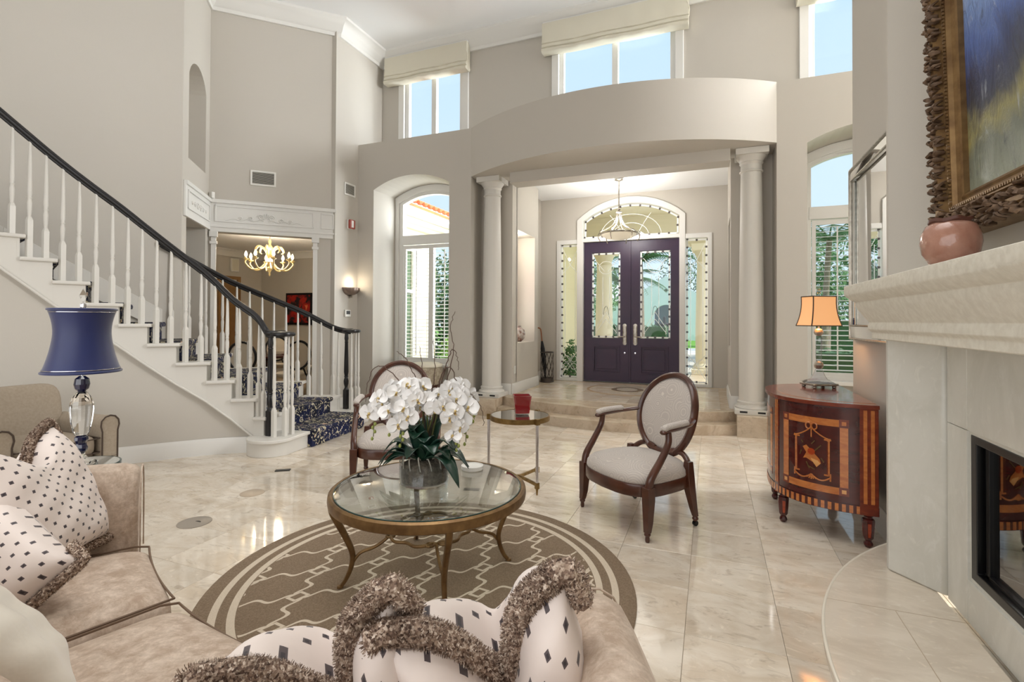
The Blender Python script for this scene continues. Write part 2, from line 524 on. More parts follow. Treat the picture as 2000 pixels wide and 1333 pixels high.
def runner_mat():
    m, nt, b, N, L = nodes('navy_floral_carpet')
    t = N.new('ShaderNodeTexCoord')
    v = N.new('ShaderNodeTexVoronoi'); v.inputs['Scale'].default_value = 13; v.inputs['Randomness'].default_value = 1
    nz = N.new('ShaderNodeTexNoise'); nz.inputs['Scale'].default_value = 9; L.new(t.outputs['Object'], nz.inputs['Vector'])
    vm = N.new('ShaderNodeMix'); vm.data_type = 'VECTOR'; vm.inputs[0].default_value = .16
    L.new(t.outputs['Object'], vm.inputs[4]); L.new(nz.outputs['Color'], vm.inputs[5])
    L.new(vm.outputs[1], v.inputs['Vector'])
    w = N.new('ShaderNodeTexNoise'); w.inputs['Scale'].default_value = 20; w.inputs['Detail'].default_value = 3; w.inputs['Distortion'].default_value = 1.6
    L.new(t.outputs['Object'], w.inputs['Vector'])
    leaf = ramp(nt, w.outputs['Fac'], [(.575, 0.0), (.59, 1.0)])
    flo = ramp(nt, v.outputs['Distance'], [(.14, 1.0), (.17, 0.0)])
    c = mix(nt, S(14, 22, 62), S(9, 11, 28), ramp(nt, noise(nt, 5, 2), [(.42, 0.0), (.6, 1.0)]))
    c = mix(nt, c, S(206, 196, 166), leaf)
    sp = N.new('ShaderNodeSeparateColor'); L.new(v.outputs['Color'], sp.inputs[0])
    fc = ramp(nt, sp.outputs[0], [(0.0, S(222, 214, 190)), (.55, S(214, 190, 158)), (.8, S(206, 160, 134)), (1.0, S(228, 222, 206))])
    L.new(mix(nt, c, fc, flo), b.inputs['Base Color'])
    b.inputs['Roughness'].default_value = .95
    return m
M['runner'] = runner_mat()

def damask():
    m, nt, b, N, L = nodes('silver_damask_fabric')
    v = N.new('ShaderNodeTexVoronoi'); v.inputs['Scale'].default_value = 7.5
    t = N.new('ShaderNodeTexCoord'); L.new(t.outputs['Object'], v.inputs['Vector'])
    s = mth(nt, 'SINE', mth(nt, 'MULTIPLY', v.outputs['Distance'], 62.0))
    f = ramp(nt, s, [(.80, 0.0), (.93, 1.0)])
    L.new(mix(nt, S(190, 180, 172), S(216, 207, 196), mth(nt, 'MULTIPLY', f, .85)), b.inputs['Base Color'])
    b.inputs['Roughness'].default_value = .6
    b.inputs['Sheen Weight'].default_value = .35
    bump(nt, b, noise(nt, 300, 2), .12, .003)
    return m
M['damask'] = damask()
M['armchairfab'] = pm('taupe_linen_weave', S(168, 154, 136), .85, var=(60, .2), col2=S(156, 142, 124), bmp=(220, .1, .004))
M['darkpiping'] = pm('dark_brown_piping', S(74, 60, 50), .7)

def wood(name, c1, c2, rough=.22, coat=.5, sc=(3, 3, 22)):
    m, nt, b, N, L = nodes(name)
    t = N.new('ShaderNodeTexCoord'); mp = N.new('ShaderNodeMapping'); mp.inputs['Scale'].default_value = sc
    L.new(t.outputs['Object'], mp.inputs[0])
    f = ramp(nt, noise(nt, 2.2, 5, .6, vec=mp.outputs[0], dist=1.5), [(.35, 0.0), (.65, 1.0)])
    L.new(mix(nt, c1, c2, f), b.inputs['Base Color'])
    b.inputs['Roughness'].default_value = rough; b.inputs['Coat Weight'].default_value = coat; b.inputs['Coat Roughness'].default_value = .06
    return m
M['mahogany'] = wood('figured_mahogany', S(80, 22, 18), S(60, 16, 16), sc=(2, 2, 4))
M['mahoglight'] = wood('red_mahogany', S(128, 50, 26), S(98, 34, 19), sc=(3, 3, 6))
M['satinwood'] = wood('satinwood_inlay', S(206, 128, 66), S(180, 102, 50), sc=(3, 3, 8))
M['paleinlay'] = wood('pale_sycamore_inlay', S(226, 168, 104), S(212, 148, 86))
M['inlayred'] = wood('padouk_inlay', S(176, 66, 22), S(140, 46, 18))

# ------------------------------------------------------------------ room dimensions
YF = 6.75       # face of the arcade wall
YC = 7.40       # clerestory wall
YE = 9.30       # entry wall with the double door
ZL = 4.27       # plant ledge on top of the arcade
ZS = 3.54       # soffit of the curved header
ZC = 6.06       # ceiling
CX = -1.305     # axis of the entry
XL = -5.41
PC = (XL, 6.29); PB = (-6.65, 5.05); PA = (-5.98, 4.19)
XR = 1.05       # wall beside the fireplace
ZP = 0.25       # entry platform

# floor: slab, then every tile in view
fl = sroot('floor')
MB().box((-1.5, 2.1, -.06), (17.4, 14.4, .1)).build('slab', M['grout'], fl, 0)
T = .405
tile = None
def tile_mesh():
    a, h, e = T / 2 - .0008, .010, .0012
    m = MB()
    m.add([(-a, -a, 0), (a, -a, 0), (a, a, 0), (-a, a, 0), (-a, -a, h - e), (a, -a, h - e), (a, a, h - e), (-a, a, h - e),
           (-a + e, -a + e, h), (a - e, -a + e, h), (a - e, a - e, h), (-a + e, a - e, h)],
          [(0, 1, 5, 4), (1, 2, 6, 5), (2, 3, 7, 6), (3, 0, 4, 7), (4, 5, 9, 8), (5, 6, 10, 9), (6, 7, 11, 10), (7, 4, 8, 11), (8, 9, 10, 11)])
    return m
rest = MB()
nt_ = 0
for i in range(-18, 5):
    for j in range(-18, 12):
        cx = -.11 + T * (i + .5); cy = 2.39 + T * (j + .5)
        vis = (-5.2 < cx < 1.0 and 1.2 < cy < 6.75 and cy < 7.2 and cx > -1.02 * cy - .6) and not (cx < -4.4 and cy > 4.1)
        if vis:
            if tile is None:
                tile = tile_mesh().build('tile', M['tile'], fl, 0)
                o = tile
            else:
                o = copy(tile)
                o.parent = fl
            o.location = (cx, cy, -.010)
            o.rotation_euler = (0, 0, random.choice((0, pi)))
        else:
            if cy > 7: continue
            b = tile_mesh()
            rest.add([p + V((cx, cy, -.010)) for p in b.v], b.f)
stuff(rest.build('tile_field', M['tile'], fl, 0))

# entry platform with its two arced steps and the plinths below the columns
pl = sroot('entry_platform')
RS = 3.30
def arcpts(y0, x0, x1, n=20, R=RS):
    out = []
    for k in range(n + 1):
        x = lerp(x0, x1, k / n)
        out.append((x, y0 + R - sqrt(R * R - (x - CX) ** 2)))
    return out
MB().prism(arcpts(6.57, -2.92, .30) + [(.30, YE + .1), (-2.92, YE + .1)], -.02, ZP).build('landing', M['step'], pl, 30, .006)
MB().prism(arcpts(6.33, -2.92, .30) + [(.30, 7.05), (-2.92, 7.05)], -.02, .125).build('lower_step', M['step'], pl, 30, .006)
for (xa, xb) in ((-3.42, -2.90), (.29, .80)):
    MB().box(((xa + xb) / 2, (6.66 + 7.3) / 2, ZP / 2 - .01), (xb - xa, .64, ZP + .02)).build('plinth_block', M['step'], pl, 0, .006)
MB().box((-3.125, 8.3, ZP / 2 - .011), (.40, 2.1, ZP + .02)).build('landing_edge', M['step'], pl, 0)
MB().box((.505, 8.3, ZP / 2 - .011), (.4, 2.1, ZP + .02)).build('landing_edge', M['step'], pl, 0)
ptile = None
for i in range(7):
    for j in range(6):
        cx = CX + T * (i - 3); cy = 7.05 + T * (j + .5)
        if cy + T / 2 > YE - .0: continue
        if ptile is None: ptile = tile; 
        o = copy(tile); o.parent = pl; o.location = (cx, cy, ZP - .006)
med = MB().prism(arc(0, 0, .26, 0, 360, 40)[:-1], 0, .003)
o = med.build('medallion', pm('brown_marble_inlay', S(150, 128, 96), .12), pl, 0); o.location = (CX + .02, 8.42, ZP + .0045)
o = MB().prism(arc(0, 0, .17, 0, 360, 40)[:-1], 0, .003).build('medallion_centre', pm('grey_marble_inlay', S(196, 190, 178), .12), pl, 0); o.location = (CX + .02, 8.42, ZP + .0062)
ring_m = MB()
for r0, r1 in ((.62, .66),):
    a = arc(0, 0, r1, 0, 360, 60)[:-1]; bq = arc(0, 0, r0, 0, 360, 60)[:-1]
    ring_m.panel(a, [bq[::-1]], (0, 0, 0), (1, 0, 0), (0, 1, 0), (0, 0, .003))
o = ring_m.build('medallion_ring', pm('beige_marble_inlay', S(196, 170, 138), .12), pl, 0); o.location = (CX + .02, 8.42, ZP + .0045)

def wall(name, m, mat=None, smooth=0, bevel=0):
    o = m.build(name, mat or M['wall'], None, smooth, bevel); o['kind'] = 'structure'
    return o
# arcade wall: left bay, right bay and the curved header over the entry
def bay(u0, u1, h0, h1):
    a = archloop(h0, h1, 0, 3.50, 3.68)[2:]      # right springing ... left springing
    return [(u0, 0), (h0, 0)] + a[::-1] + [(h1, 0), (u1, 0), (u1, ZL), (u0, ZL)]
wall('wall_front_left_bay', MB().panel(bay(XL, -3.34, -5.10, -3.71), (), (0, YF, 0), T=(0, YC - YF, 0)))
wall('wall_front_right_bay', MB().panel(bay(.73, 7.0, 1.05, 2.45), (), (0, YF, 0), T=(0, YC - YF, 0)))
hx0, hx1 = -3.34, .73
sag = .65; hw = (hx1 - hx0) / 2; RH = (hw * hw + sag * sag) / (2 * sag); hc = (hx0 + hx1) / 2
front = [(x, YF - sag + RH - sqrt(RH * RH - (x - hc) ** 2)) for x in [lerp(hx0, hx1, k / 40) for k in range(41)]]
hd = MB()
hd.prism(front + [(hx1, YC), (hx0, YC)], ZS, ZL)
o = hd.build('wall_front_header', M['wall'], None, 30); o['kind'] = 'structure'
wall('wall_entry_beam', MB().box(((-2.72 + .22) / 2, YF + .16, ZS - .074), (2.94, .30, .152)))
# column niches and the entry side walls
for nm, xa, xb in (('wall_niche_left', -3.34, -2.85), ('wall_niche_right', .24, .73)):
    wall(nm, MB().box(((xa + xb) / 2, 7.3, (ZS + ZP) / 2), (xb - xa, .2, ZS - ZP)))
# left entry wall with its art niche, right entry wall
m = MB()
m.panel([(7.38, ZP), (8.42, ZP), (8.42, 3.72), (7.38, 3.72)], [[(7.44, 1.03), (8.26, 1.03), (8.26, 2.83), (7.44, 2.83)]], (-2.85, 0, 0), (0, 1, 0), (0, 0, 1), (-.36, 0, 0))
m.box((-3.19, 7.89, 1.93), (.02, .94, 1.84))
m.box((-3.03, 8.43, 1.98), (.36, .02, 3.48))
m.box((-3.12, 8.87, 1.98), (.08, .88, 3.48))
wall('wall_entry_left', m)
m = MB()
m.panel([(7.38, ZP), (8.42, ZP), (8.42, 3.72), (7.38, 3.72)], [[(7.5, 1.03), (8.26, 1.03), (8.26, 2.83), (7.5, 2.83)]], (.24, 0, 0), (0, 1, 0), (0, 0, 1), (.36, 0, 0))
m.box((.58, 7.92, 1.93), (.02, .9, 1.84))
m.box((.42, 8.43, 1.98), (.36, .02, 3.48))
m.box((.51, 8.87, 1.98), (.08, .88, 3.48))
wall('wall_entry_right', m)
o = MB().box((CX, 8.4, 3.76), (3.9, 2.0, .08)).build('ceiling_entry', M['ceil'], None, 0); o['kind'] = 'structure'
# entry wall with the openings for door, transom and sidelights
def trans_loop():
    return archloop(-2.24, -.50, 2.92, 3.28, 3.56)
ow = [(-3.16, ZP - .3), (.55, ZP - .3), (.55, 3.8), (-3.16, 3.8)]
door_hole = [(-2.26, ZP - .001), (-.52, ZP - .001), (-.52, 2.88), (-2.26, 2.88)]
dh = archloop(-2.26, -.50, ZP, 3.28, 3.57)
sl = [(-2.72, .28), (-2.30, .28), (-2.30, 2.86), (-2.72, 2.86)]
sr = [(-.44, .28), (-.03, .28), (-.03, 2.86), (-.44, 2.86)]
wall('wall_entry', MB().panel(ow, [dh, sl, sr], (0, YE, 0), T=(0, .16, 0)))
# clerestory wall
def rect(a, b, c, d): return [(a, c), (b, c), (b, d), (a, d)]
W1 = (-4.97, -3.80); W2 = (-2.19, -.45); W3 = (1.15, 2.33)
zc0, zc1 = 4.10, 5.75
cl = [(XL - .12, 3.60), (7.0, 3.60), (7.0, ZC), (XL - .12, ZC)]
wall('wall_front_clerestory', MB().panel(cl, [rect(*w, zc0, zc1) for w in (W1, W2, W3)], (0, YC + .001, 0), T=(0, .16, 0)))
# outer wall behind the two arched bays
def outer(name, x0, x1, h0, h1):
    a = archloop(h0, h1, .62, 3.42, 3.60)
    wall(name, MB().panel([(x0, -.1), (x1, -.1), (x1, 3.72), (x0, 3.72)], [a], (0, YC + .001, 0), T=(0, .12, 0)))
outer('wall_outer_left', XL - .12, -3.21, -5.06, -3.73)
outer('wall_outer_right', .61, 7.0, 1.07, 2.43)
wall('wall_sill_left', MB().box((-4.405, 7.37, .30), (1.39, .06, .60)))
wall('wall_sill_right', MB().box((1.75, 7.37, .30), (1.40, .06, .60)))
# left: wall with the sconce, angled wall over the dining opening, arched-niche wall, curved stair wall
wall('wall_left_sconce', MB().box((XL - .06, (PC[1] + YC) / 2, ZC / 2), (.12, YC - PC[1] + .16, ZC)))
def wframe(a, b):
    a = V((a[0], a[1], 0)); b = V((b[0], b[1], 0)); u = (b - a); L = u.length; u.normalize()
    return a, u, V((-u.y, u.x, 0)), L
# going C -> B the room lies on the left side
A0, UD, ND, LD = wframe(PC, PB)
wall('wall_left_dining', MB().panel([(0, 0), (.33, 0), (.33, 2.64), (1.69, 2.64), (1.69, 0), (LD + .05, 0), (LD + .05, ZC), (0, ZC)], (), A0, UD, (0, 0, 1), ND * -.16))
A1, UA, NA, LA = wframe(PB, PA)
wall('wall_left_niche', MB().panel([(0, 0), (.14, 0), (.14, 2.66), (.93, 2.66), (.93, 0), (LA, 0), (LA, ZC), (0, ZC)],
     [archloop(.17, .88, 3.42, 4.50, 4.74)], A1, UA, (0, 0, 1), NA * -.30))
m = MB(); c = A1 + UA * .52 + NA * -.31
m.box((c.x, c.y, 4.1), (1.0, .02, 1.5), atan2(UA.y, UA.x)); wall('wall_niche_back', m)
CW = [PA, (-6.12, 3.92), (-6.22, 3.66), (-6.33, 3.34), (-6.43, 3.0), (-6.52, 2.6), (-6.6, 2.1), (-6.66, 1.4), (-6.7, .5), (-6.7, -5.0)]
o = MB().sweep([(0, 0), (0, ZC), (-.14, ZC), (-.14, 0)], CW).build('wall_left_stair', M['wall'], None, 50); o['kind'] = 'structure'
# rear, right
wall('wall_rear', MB().box((-2.8, -2.36, ZC / 2), (8.4, .12, ZC)))
wall('wall_right', MB().box((XR + .06, 4.06, ZC / 2), (.12, 1.32, ZC)))
wall('wall_right_rear', MB().box((XR + .06, -1.9, ZC / 2), (.12, 6.22, ZC)))
wall('wall_right_return', MB().box((4.13, 4.655, ZC / 2), (5.92, .12, ZC)))
wall('wall_right_bay', MB().box((7.06, 6.1, ZC / 2), (.12, 3.0, ZC)))
o = MB().prism([(-7.3, -5.2), (1.3, -5.2), (1.3, 4.5), (7.2, 4.5), (7.2, 7.7), (-7.3, 7.7)], ZC, ZC + .12).build('ceiling', M['ceil'], None, 0); o['kind'] = 'structure'
# crown along the visible walls
crown = [(0, -.25), (.03, -.25), (.035, -.20), (.06, -.18), (.10, -.10), (.16, -.05), (.185, -.035), (.19, 0), (0, 0)]
cp = [(6.9, YC), (XL, YC), PC, PB] + CW[:8]
o = MB().sweep(crown, [(p[0], p[1], ZC) for p in cp]).build('trim_1', M['trim'], None, 25); o['kind'] = 'structure'
base = [(0, 0), (.018, 0), (.018, .13), (.012, .15), (.008, .165), (0, .165)]
def baseb(name, path, z=0.0, h=1.0):
    o = MB().sweep([(a, b * h) for a, b in base], [(p[0], p[1], z) for p in path]).build(name, M['trim'], None, 25); o['kind'] = 'structure'
baseb('baseboard_front_left', [(-3.34, YF), (-3.705, YF)])
baseb('baseboard_front_left_pier', [(-5.105, YF), (XL, YF), PC, tuple((A0 + UD * .32).to_2d())])
baseb('baseboard_front_right', [(1.045, YF), (.80, YF)])
baseb('baseboard_niche_left', [(-2.86, 7.2), (-3.34, 7.2)], ZP)
baseb('baseboard_niche_right', [(.73, 7.2), (.24, 7.2)], ZP)
baseb('baseboard_entry_left', [(-3.08, YE), (-3.08, 8.44), (-2.85, 8.44), (-2.85, 7.21)], ZP)
baseb('baseboard_entry_right', [(.24, 7.21), (.24, 8.44), (.47, 8.44), (.47, YE)], ZP)
baseb('baseboard_right', [(XR, 3.42), (XR, 4.70)])

# dining room beyond the angled wall and the passage behind the niche wall
dw = MB()
dw.box((-10.21, 6.2, 1.5), (.12, 6.0, 3.0)); wall('wall_dining_left', dw)
wall('wall_dining_far', MB().box((-7.85, 9.16, 1.5), (4.7, .12, 3.0)))
wall('wall_dining_right', MB().box((-5.58, 8.35, 1.5), (.08, 1.72, 3.0)))
wall('wall_dining_near', MB().box((-8.5, 3.3, 1.5), (3.6, .12, 3.0)))
o = MB().prism([(-10.2, 3.2), (-6.9, 3.2), (-6.9, 4.9), (-6.8, 5.05), (-5.5, 6.36), (-5.5, 9.2), (-10.2, 9.2)], 2.97, 3.05).build('ceiling_dining', M['ceil'], None, 0); o['kind'] = 'structure'
o = MB().prism([(-10.2, 3.2), (-6.6, 3.2), (-6.6, 5.0), (-5.4, 6.2), (-5.5, 9.2), (-10.2, 9.2)], -.05, .002).build('floor_dining', M['grout'], None, 0); o['kind'] = 'structure'
o = MB().sweep([(0, -.16), (.02, -.16), (.03, -.12), (.08, -.04), (.10, -.03), (.10, 0), (0, 0)], [(-5.62, 9.1, 2.97), (-10.15, 9.1, 2.97), (-10.15, 3.4, 2.97)]).build('trim_2', M['trim'], None, 25); o['kind'] = 'structure'
# entablature and pilasters of the dining opening
en = sroot('trim_3')
def onwall(mb, A, U, Nn, u0, u1, z0, z1, d, off=0.0, mi=0):
    a = A + U * ((u0 + u1) / 2) + Nn * (off + d / 2)
    mb.box((a.x, a.y, (z0 + z1) / 2), (u1 - u0, d, z1 - z0), atan2(U.y, U.x), mi)
    return mb
m = MB()
onwall(m, A0, UD, ND, .04, LD - .02, 2.64, 3.06, .03)
onwall(m, A0, UD, ND, .04, LD - .02, 3.05, 3.10, .06)
onwall(m, A0, UD, ND, .04, LD - .02, 2.70, 2.73, .045)
m.build('frieze', M['trim'], en, 0, .004)
m = MB()
for (u0, u1) in ((.07, .26), (.36, LD - .08)):
    for (a, b, c, d) in ((u0, u1, 2.78, 2.80), (u0, u1, 3.00, 3.02), (u0, u0 + .02, 2.78, 3.02), (u1 - .02, u1, 2.78, 3.02)):
        onwall(m, A0, UD, ND, a, b, c, d, .015, .03)
m.build('panel_moulding', M['trim'], en, 0, .003)
m = MB()      # scrolled ornament
cu = (.36 + LD - .08) / 2
def onw(u, z, off): return A0 + UD * u + ND * off + V((0, 0, z))
for sgn in (-1, 1):
    for (uc, zc_, r0, tn) in ((.07, 2.885, .045, 1.5), (.20, 2.855, .03, 1.3), (.33, 2.85, .022, 1.2)):
        pts = [onw(cu + sgn * (uc + (r0 * (1 - .8 * k / 20)) * cos(2 * pi * tn * k / 20)), zc_ + (r0 * (1 - .8 * k / 20)) * sin(2 * pi * tn * k / 20), .034) for k in range(21)]
        m.tube(pts, .009, 6)
    m.tube([onw(cu + sgn * (.03 + .5 * k / 20), 2.835 + .012 * sin(k * .9) - .0006 * k, .034) for k in range(21)], [.009 - .0003 * k for k in range(21)], 6)
    for k in range(4):
        a = radians(90 - sgn * (10 + 18 * k))
        m.tube([onw(cu + cos(a) * .02, 2.85 + sin(a) * .02, .034), onw(cu + cos(a) * (.09 - .012 * k), 2.85 + sin(a) * (.09 - .012 * k), .038)], [.004, .010], 6)
m.build('scroll_ornament', M['trim'], en, 60)
for (u0, u1) in ((.305, .37), (1.655, 1.72)):
    m = MB(); onwall(m, A0, UD, ND, u0, u1, 0, 2.60, .03); onwall(m, A0, UD, ND, u0 - .015, u1 + .015, 2.46, 2.50, .05)
    onwall(m, A0, UD, ND, u0 - .02, u1 + .02, 2.56, 2.64, .06); onwall(m, A0, UD, ND, u0 - .01, u1 + .01, 0, .2, .045)
    m.build('pilaster', M['trim'], en, 0, .004)
en2 = sroot('trim_4')
m = MB(); onwall(m, A1, UA, NA, .02, LA - .04, 2.66, 3.06, .03); onwall(m, A1, UA, NA, .02, LA - .04, 3.05, 3.10, .05)
m.build('frieze', M['trim'], en2, 0, .004)
m = MB()
for (a, b, c, d) in ((.08, .98, 2.76, 2.78), (.08, .98, 2.98, 3.0), (.08, .10, 2.76, 3.0), (.96, .98, 2.76, 3.0)): onwall(m, A1, UA, NA, a, b, c, d, .015, .03)
m.build('panel_moulding', M['trim'], en2, 0, .003)
m = MB()
for sgn in (-1, 1):
    for (uc, r0) in ((.06, .045), (.17, .03), (.28, .02)):
        m.tube([A1 + UA * (.53 + sgn * (uc + r0 * (1 - .04 * k) * cos(.47 * k))) + NA * .034 + V((0, 0, 2.865 + r0 * (1 - .04 * k) * sin(.47 * k))) for k in range(20)], .009, 6)
m.build('scroll_ornament', M['trim'], en2, 60)
m = MB()      # passage walls seen through the niche-wall opening
p0 = A1 + UA * .0 - NA * 1.3; 
onwall(m, A1, UA, NA, -.3, 1.6, 0, 2.9, .1, -1.5); wall('wall_passage_back', m)
m = MB(); onwall(m, A1, UA, NA, .10, .20, 0, 2.5, .1, -1.35); onwall(m, A1, UA, NA, .30, .38, 0, 2.5, .1, -1.35); onwall(m, A1, UA, NA, .06, .42, 2.5, 2.6, .12, -1.37)
o = m.build('trim_5', M['trim'], None, 0, .004); o['kind'] = 'structure'

# ------------------------------------------------------------------ windows
def ring(mb, outer, inner, O, T, U=(1, 0, 0), W=(0, 0, 1)):
    mb.panel(outer, [inner[::-1]], O, U, W, T)
def arched_window(idx, x0, x1, ztr):
    w = sroot('window_%d' % idx)
    y = YC - .02
    m = MB()
    ring(m, archloop(x0 - .02, x1 + .02, .60, 3.43, 3.62), archloop(x0 + .10, x1 - .10, .70, 3.38, 3.52), (0, y, 0), (0, .10, 0))
    ring(m, archloop(x0 - .038, x1 + .038, .60, 3.497, 3.677), archloop(x0 + .03, x1 - .03, .66, 3.40, 3.57), (0, y - .03, 0), (0, .035, 0))
    m.build('window_frame', M['trim'], w, 30, .004)
    MB().box(((x0 + x1) / 2, y + .04, ztr), (x1 - x0 - .15, .10, .16)).build('transom_rail', M['trim'], w, 0, .006)
    MB().panel(archloop(x0 + .08, x1 - .08, ztr, 3.39, 3.53), (), (0, y + .07, 0), T=(0, .006, 0)).build('arched_pane', M['pane'], w, 0)
    MB().box(((x0 + x1) / 2, y + .095, (.66 + ztr) / 2), (x1 - x0 - .15, .006, ztr - .66)).build('lower_pane', M['pane'], w, 0)
    MB().box(((x0 + x1) / 2, y - .05, .635), (x1 - x0 + .1, .26, .05)).build('window_sill', M['trim'], w, 0, .008)
    xm = (x0 + x1) / 2
    slat = None
    z0, z1 = .69, ztr - .09
    for (a, b) in ((x0 + .11, xm), (xm, x1 - .11)):
        m = MB(); q = .045
        m.box((a + q / 2, y + .03, (z0 + z1) / 2), (q, .03, z1 - z0)); m.box((b - q / 2, y + .03, (z0 + z1) / 2), (q, .03, z1 - z0))
        m.box(((a + b) / 2, y + .03, z0 + .03), (b - a - 2 * q, .03, .06)); m.box(((a + b) / 2, y + .03, z1 - .03), (b - a - 2 * q, .03, .06))
        fr = m.build('shutter', M['trim'], w, 0, .003)
        n = 30
        for k in range(n):
            zz = lerp(z0 + .09, z1 - .09, k / (n - 1))
            if slat is None:
                sb = MB(); sb.tube([(-(b - a) / 2 + q, 0, 0), ((b - a) / 2 - q, 0, 0)], .029, 8, flat=.16, up=(0, 0.0, 1))
                slat = sb.build('slat', M['trim'], fr, 40); o = slat
            else:
                o = copy(slat, fr)
            o.location = ((a + b) / 2, y + .03, zz); o.rotation_euler = (radians(8), 0, 0)
        MB().box(((a + b) / 2, y - .004, (z0 + z1) / 2), (.014, .012, z1 - z0 - .2)).build('tilt_rod', M['trim'], fr, 0)
    return w
arched_window(1, -5.06, -3.75, 2.76)
arched_window(2, 1.09, 2.41, 2.78)

def clere(idx, w, hide=None):
    g = sroot('window_%d' % idx)
    x0, x1 = w; y = YC
    m = MB()
    ring(m, rect(x0 - .09, x1 + .09, zc0 - .1, zc1 + .09), rect(x0 + .02, x1 - .02, zc0, zc1), (0, y - .035, 0), (0, .05, 0))
    ring(m, rect(x0, x1, zc0, zc1), rect(x0 + .09, x1 - .09, zc0 + .08, zc1 - .08), (0, y + .02, 0), (0, .08, 0))
    m.box(((x0 + x1) / 2, y + .06, (zc0 + zc1) / 2), (.09, .08, zc1 - zc0))
    m.build('window_frame', M['trim'], g, 0, .006)
    for (a, b) in ((x0 + .085, (x0 + x1) / 2 - .04), ((x0 + x1) / 2 + .04, x1 - .085)):
        MB().box(((a + b) / 2, y + .07, (zc0 + zc1) / 2), (b - a, .006, zc1 - zc0 - .15)).build('pane', M['pane'], g, 0)
clere(3, W1); clere(4, W2); clere(5, W3)

def roman_shade(x0, x1, label):
    t = thing('roman_shade', label, 'blind', ((x0 + x1) / 2, YC - .02, 5.49), 0, 'roman shades on the clerestory windows')
    w = (x1 - x0) / 2
    prof = [(0, .43), (-.13, .43), (-.135, .42), (-.135, .17), (-.142, .115), (-.125, .105), (-.128, .10), (-.150, .09), (-.158, .045), (-.135, .035), (-.140, .03), (-.160, .02), (-.165, -.015), (-.15, -.03), (-.02, -.03), (0, 0)]
    N = 26; n = len(prof)
    m = MB()
    def fn(i, j):
        x = lerp(-w, w, i / (N - 1)); p = prof[j]
        k = .006 * sin(i * 1.7 + j) if 2 < j < 14 else 0
        return (x, p[0] + k, p[1] + (.006 * sin(i * .6 + 1) if 3 < j < 15 else 0))
    m.grid(N, n, fn, cv=True)
    m.f.append(tuple(range(n))); m.m.append(0); m.f.append(tuple((N - 1) * n + k for k in range(n))); m.m.append(0)
    m.build('shade_fabric', M['linen'], t, 50)
    MB().box((0, -.06, .445), (2 * w, .10, .03)).build('headrail', M['trim'], t, 0, .004)
    c = MB()
    for k in range(3): c.tube([(w - .02, -.135 + .01 * k, .30), (w + .012, -.12, .22 - .02 * k), (w + .008, -.12, .10), (w - .03, -.14, .04 + .02 * k)], .006, 6)
    c.build('pull_cord', M['linen'], t, 60)
roman_shade(-5.27, -3.68, 'cream roman shade on the clerestory window nearest the stairs')
roman_shade(-2.40, -.29, 'wide cream roman shade above the curved header, over the middle window')
roman_shade(1.02, 2.48, 'cream roman shade at the top edge, over the rightmost tall window')

# ------------------------------------------------------------------ entry: double door, transom, sidelights
def leaded(parent, poly, y, bx, seed, design):
    """bevelled border of short clear pieces with dark beads between, and thin lead lines, on one pane"""
    P = [V((p[0], 0, p[1])) for p in poly]
    wb = MB(); db = MB()
    cen = sum(P, V((0, 0, 0))) / len(P)
    for i in range(len(P)):
        a, b = P[i], P[(i + 1) % len(P)]
        L = (b - a).length
        if L < .02: continue
        n = max(1, round(L / bx)) if L > .2 else 1
        d = (b - a) / n
        inw = V((-(b - a).z, 0, (b - a).x)).normalized()
        if inw.dot(cen - (a + b) / 2) < 0: inw = -inw
        for k in range(n):
            s0 = a + d * k + inw * .02; s1 = s0 + d
            e = d.normalized() * min(.02, d.length * .2)
            wb.bar(V((s0.x, y, s0.z)) + e, V((s1.x, y, s1.z)) - e, .012, .026, up=inw)
            db.bar(V((s0.x, y, s0.z)) - e * .8 + inw * .004, V((s0.x, y, s0.z)) + e * .8 + inw * .004, .016, .036, up=inw)
    wb.build('bevel_border', M['bevelwhite'], parent, 0)
    stuff(db.build('bead_row', M['lead'], parent, 0))
    ln = MB()
    for pts in design: ln.tube([(p[0], y, p[1]) for p in pts], .005, 5)
    ln.build('lead_lines', M['bevelwhite'], parent, 60)
def hexes(x0, x1, z0, z1):
    """interlaced lozenge design at the foot and head of a pane with long verticals between"""
    w = x1 - x0; xc = (x0 + x1) / 2; D = []
    for s in (-1, 1):
        D.append([(xc + s * w * .44, z0 + .06), (xc + s * .02, z0 + .30), (xc, z0 + .32)])
        D.append([(xc - s * w * .40, z0 + .05), (xc - s * w * .42, z0 + .16), (xc, z0 + .05 + .40), (xc, z0 + .47)])
        D.append([(xc + s * w * .14, z0 + .24), (xc + s * w * .14, z1 - .42)])
        D.append([(xc + s * w * .46, z1 - .10), (xc + s * .03, z1 - .32)])
        D.append([(xc + s * w * .10 * cos(a), z0 + .40 + .16 * sin(a)) for a in [pi * k / 8 for k in range(9)]])
    D.append([(xc + w * .3 * cos(a), z1 - .25 + .12 * sin(a)) for a in [2 * pi * k / 12 for k in range(13)]])
    return D
dr = sroot('door_1')
YD = YE + .05
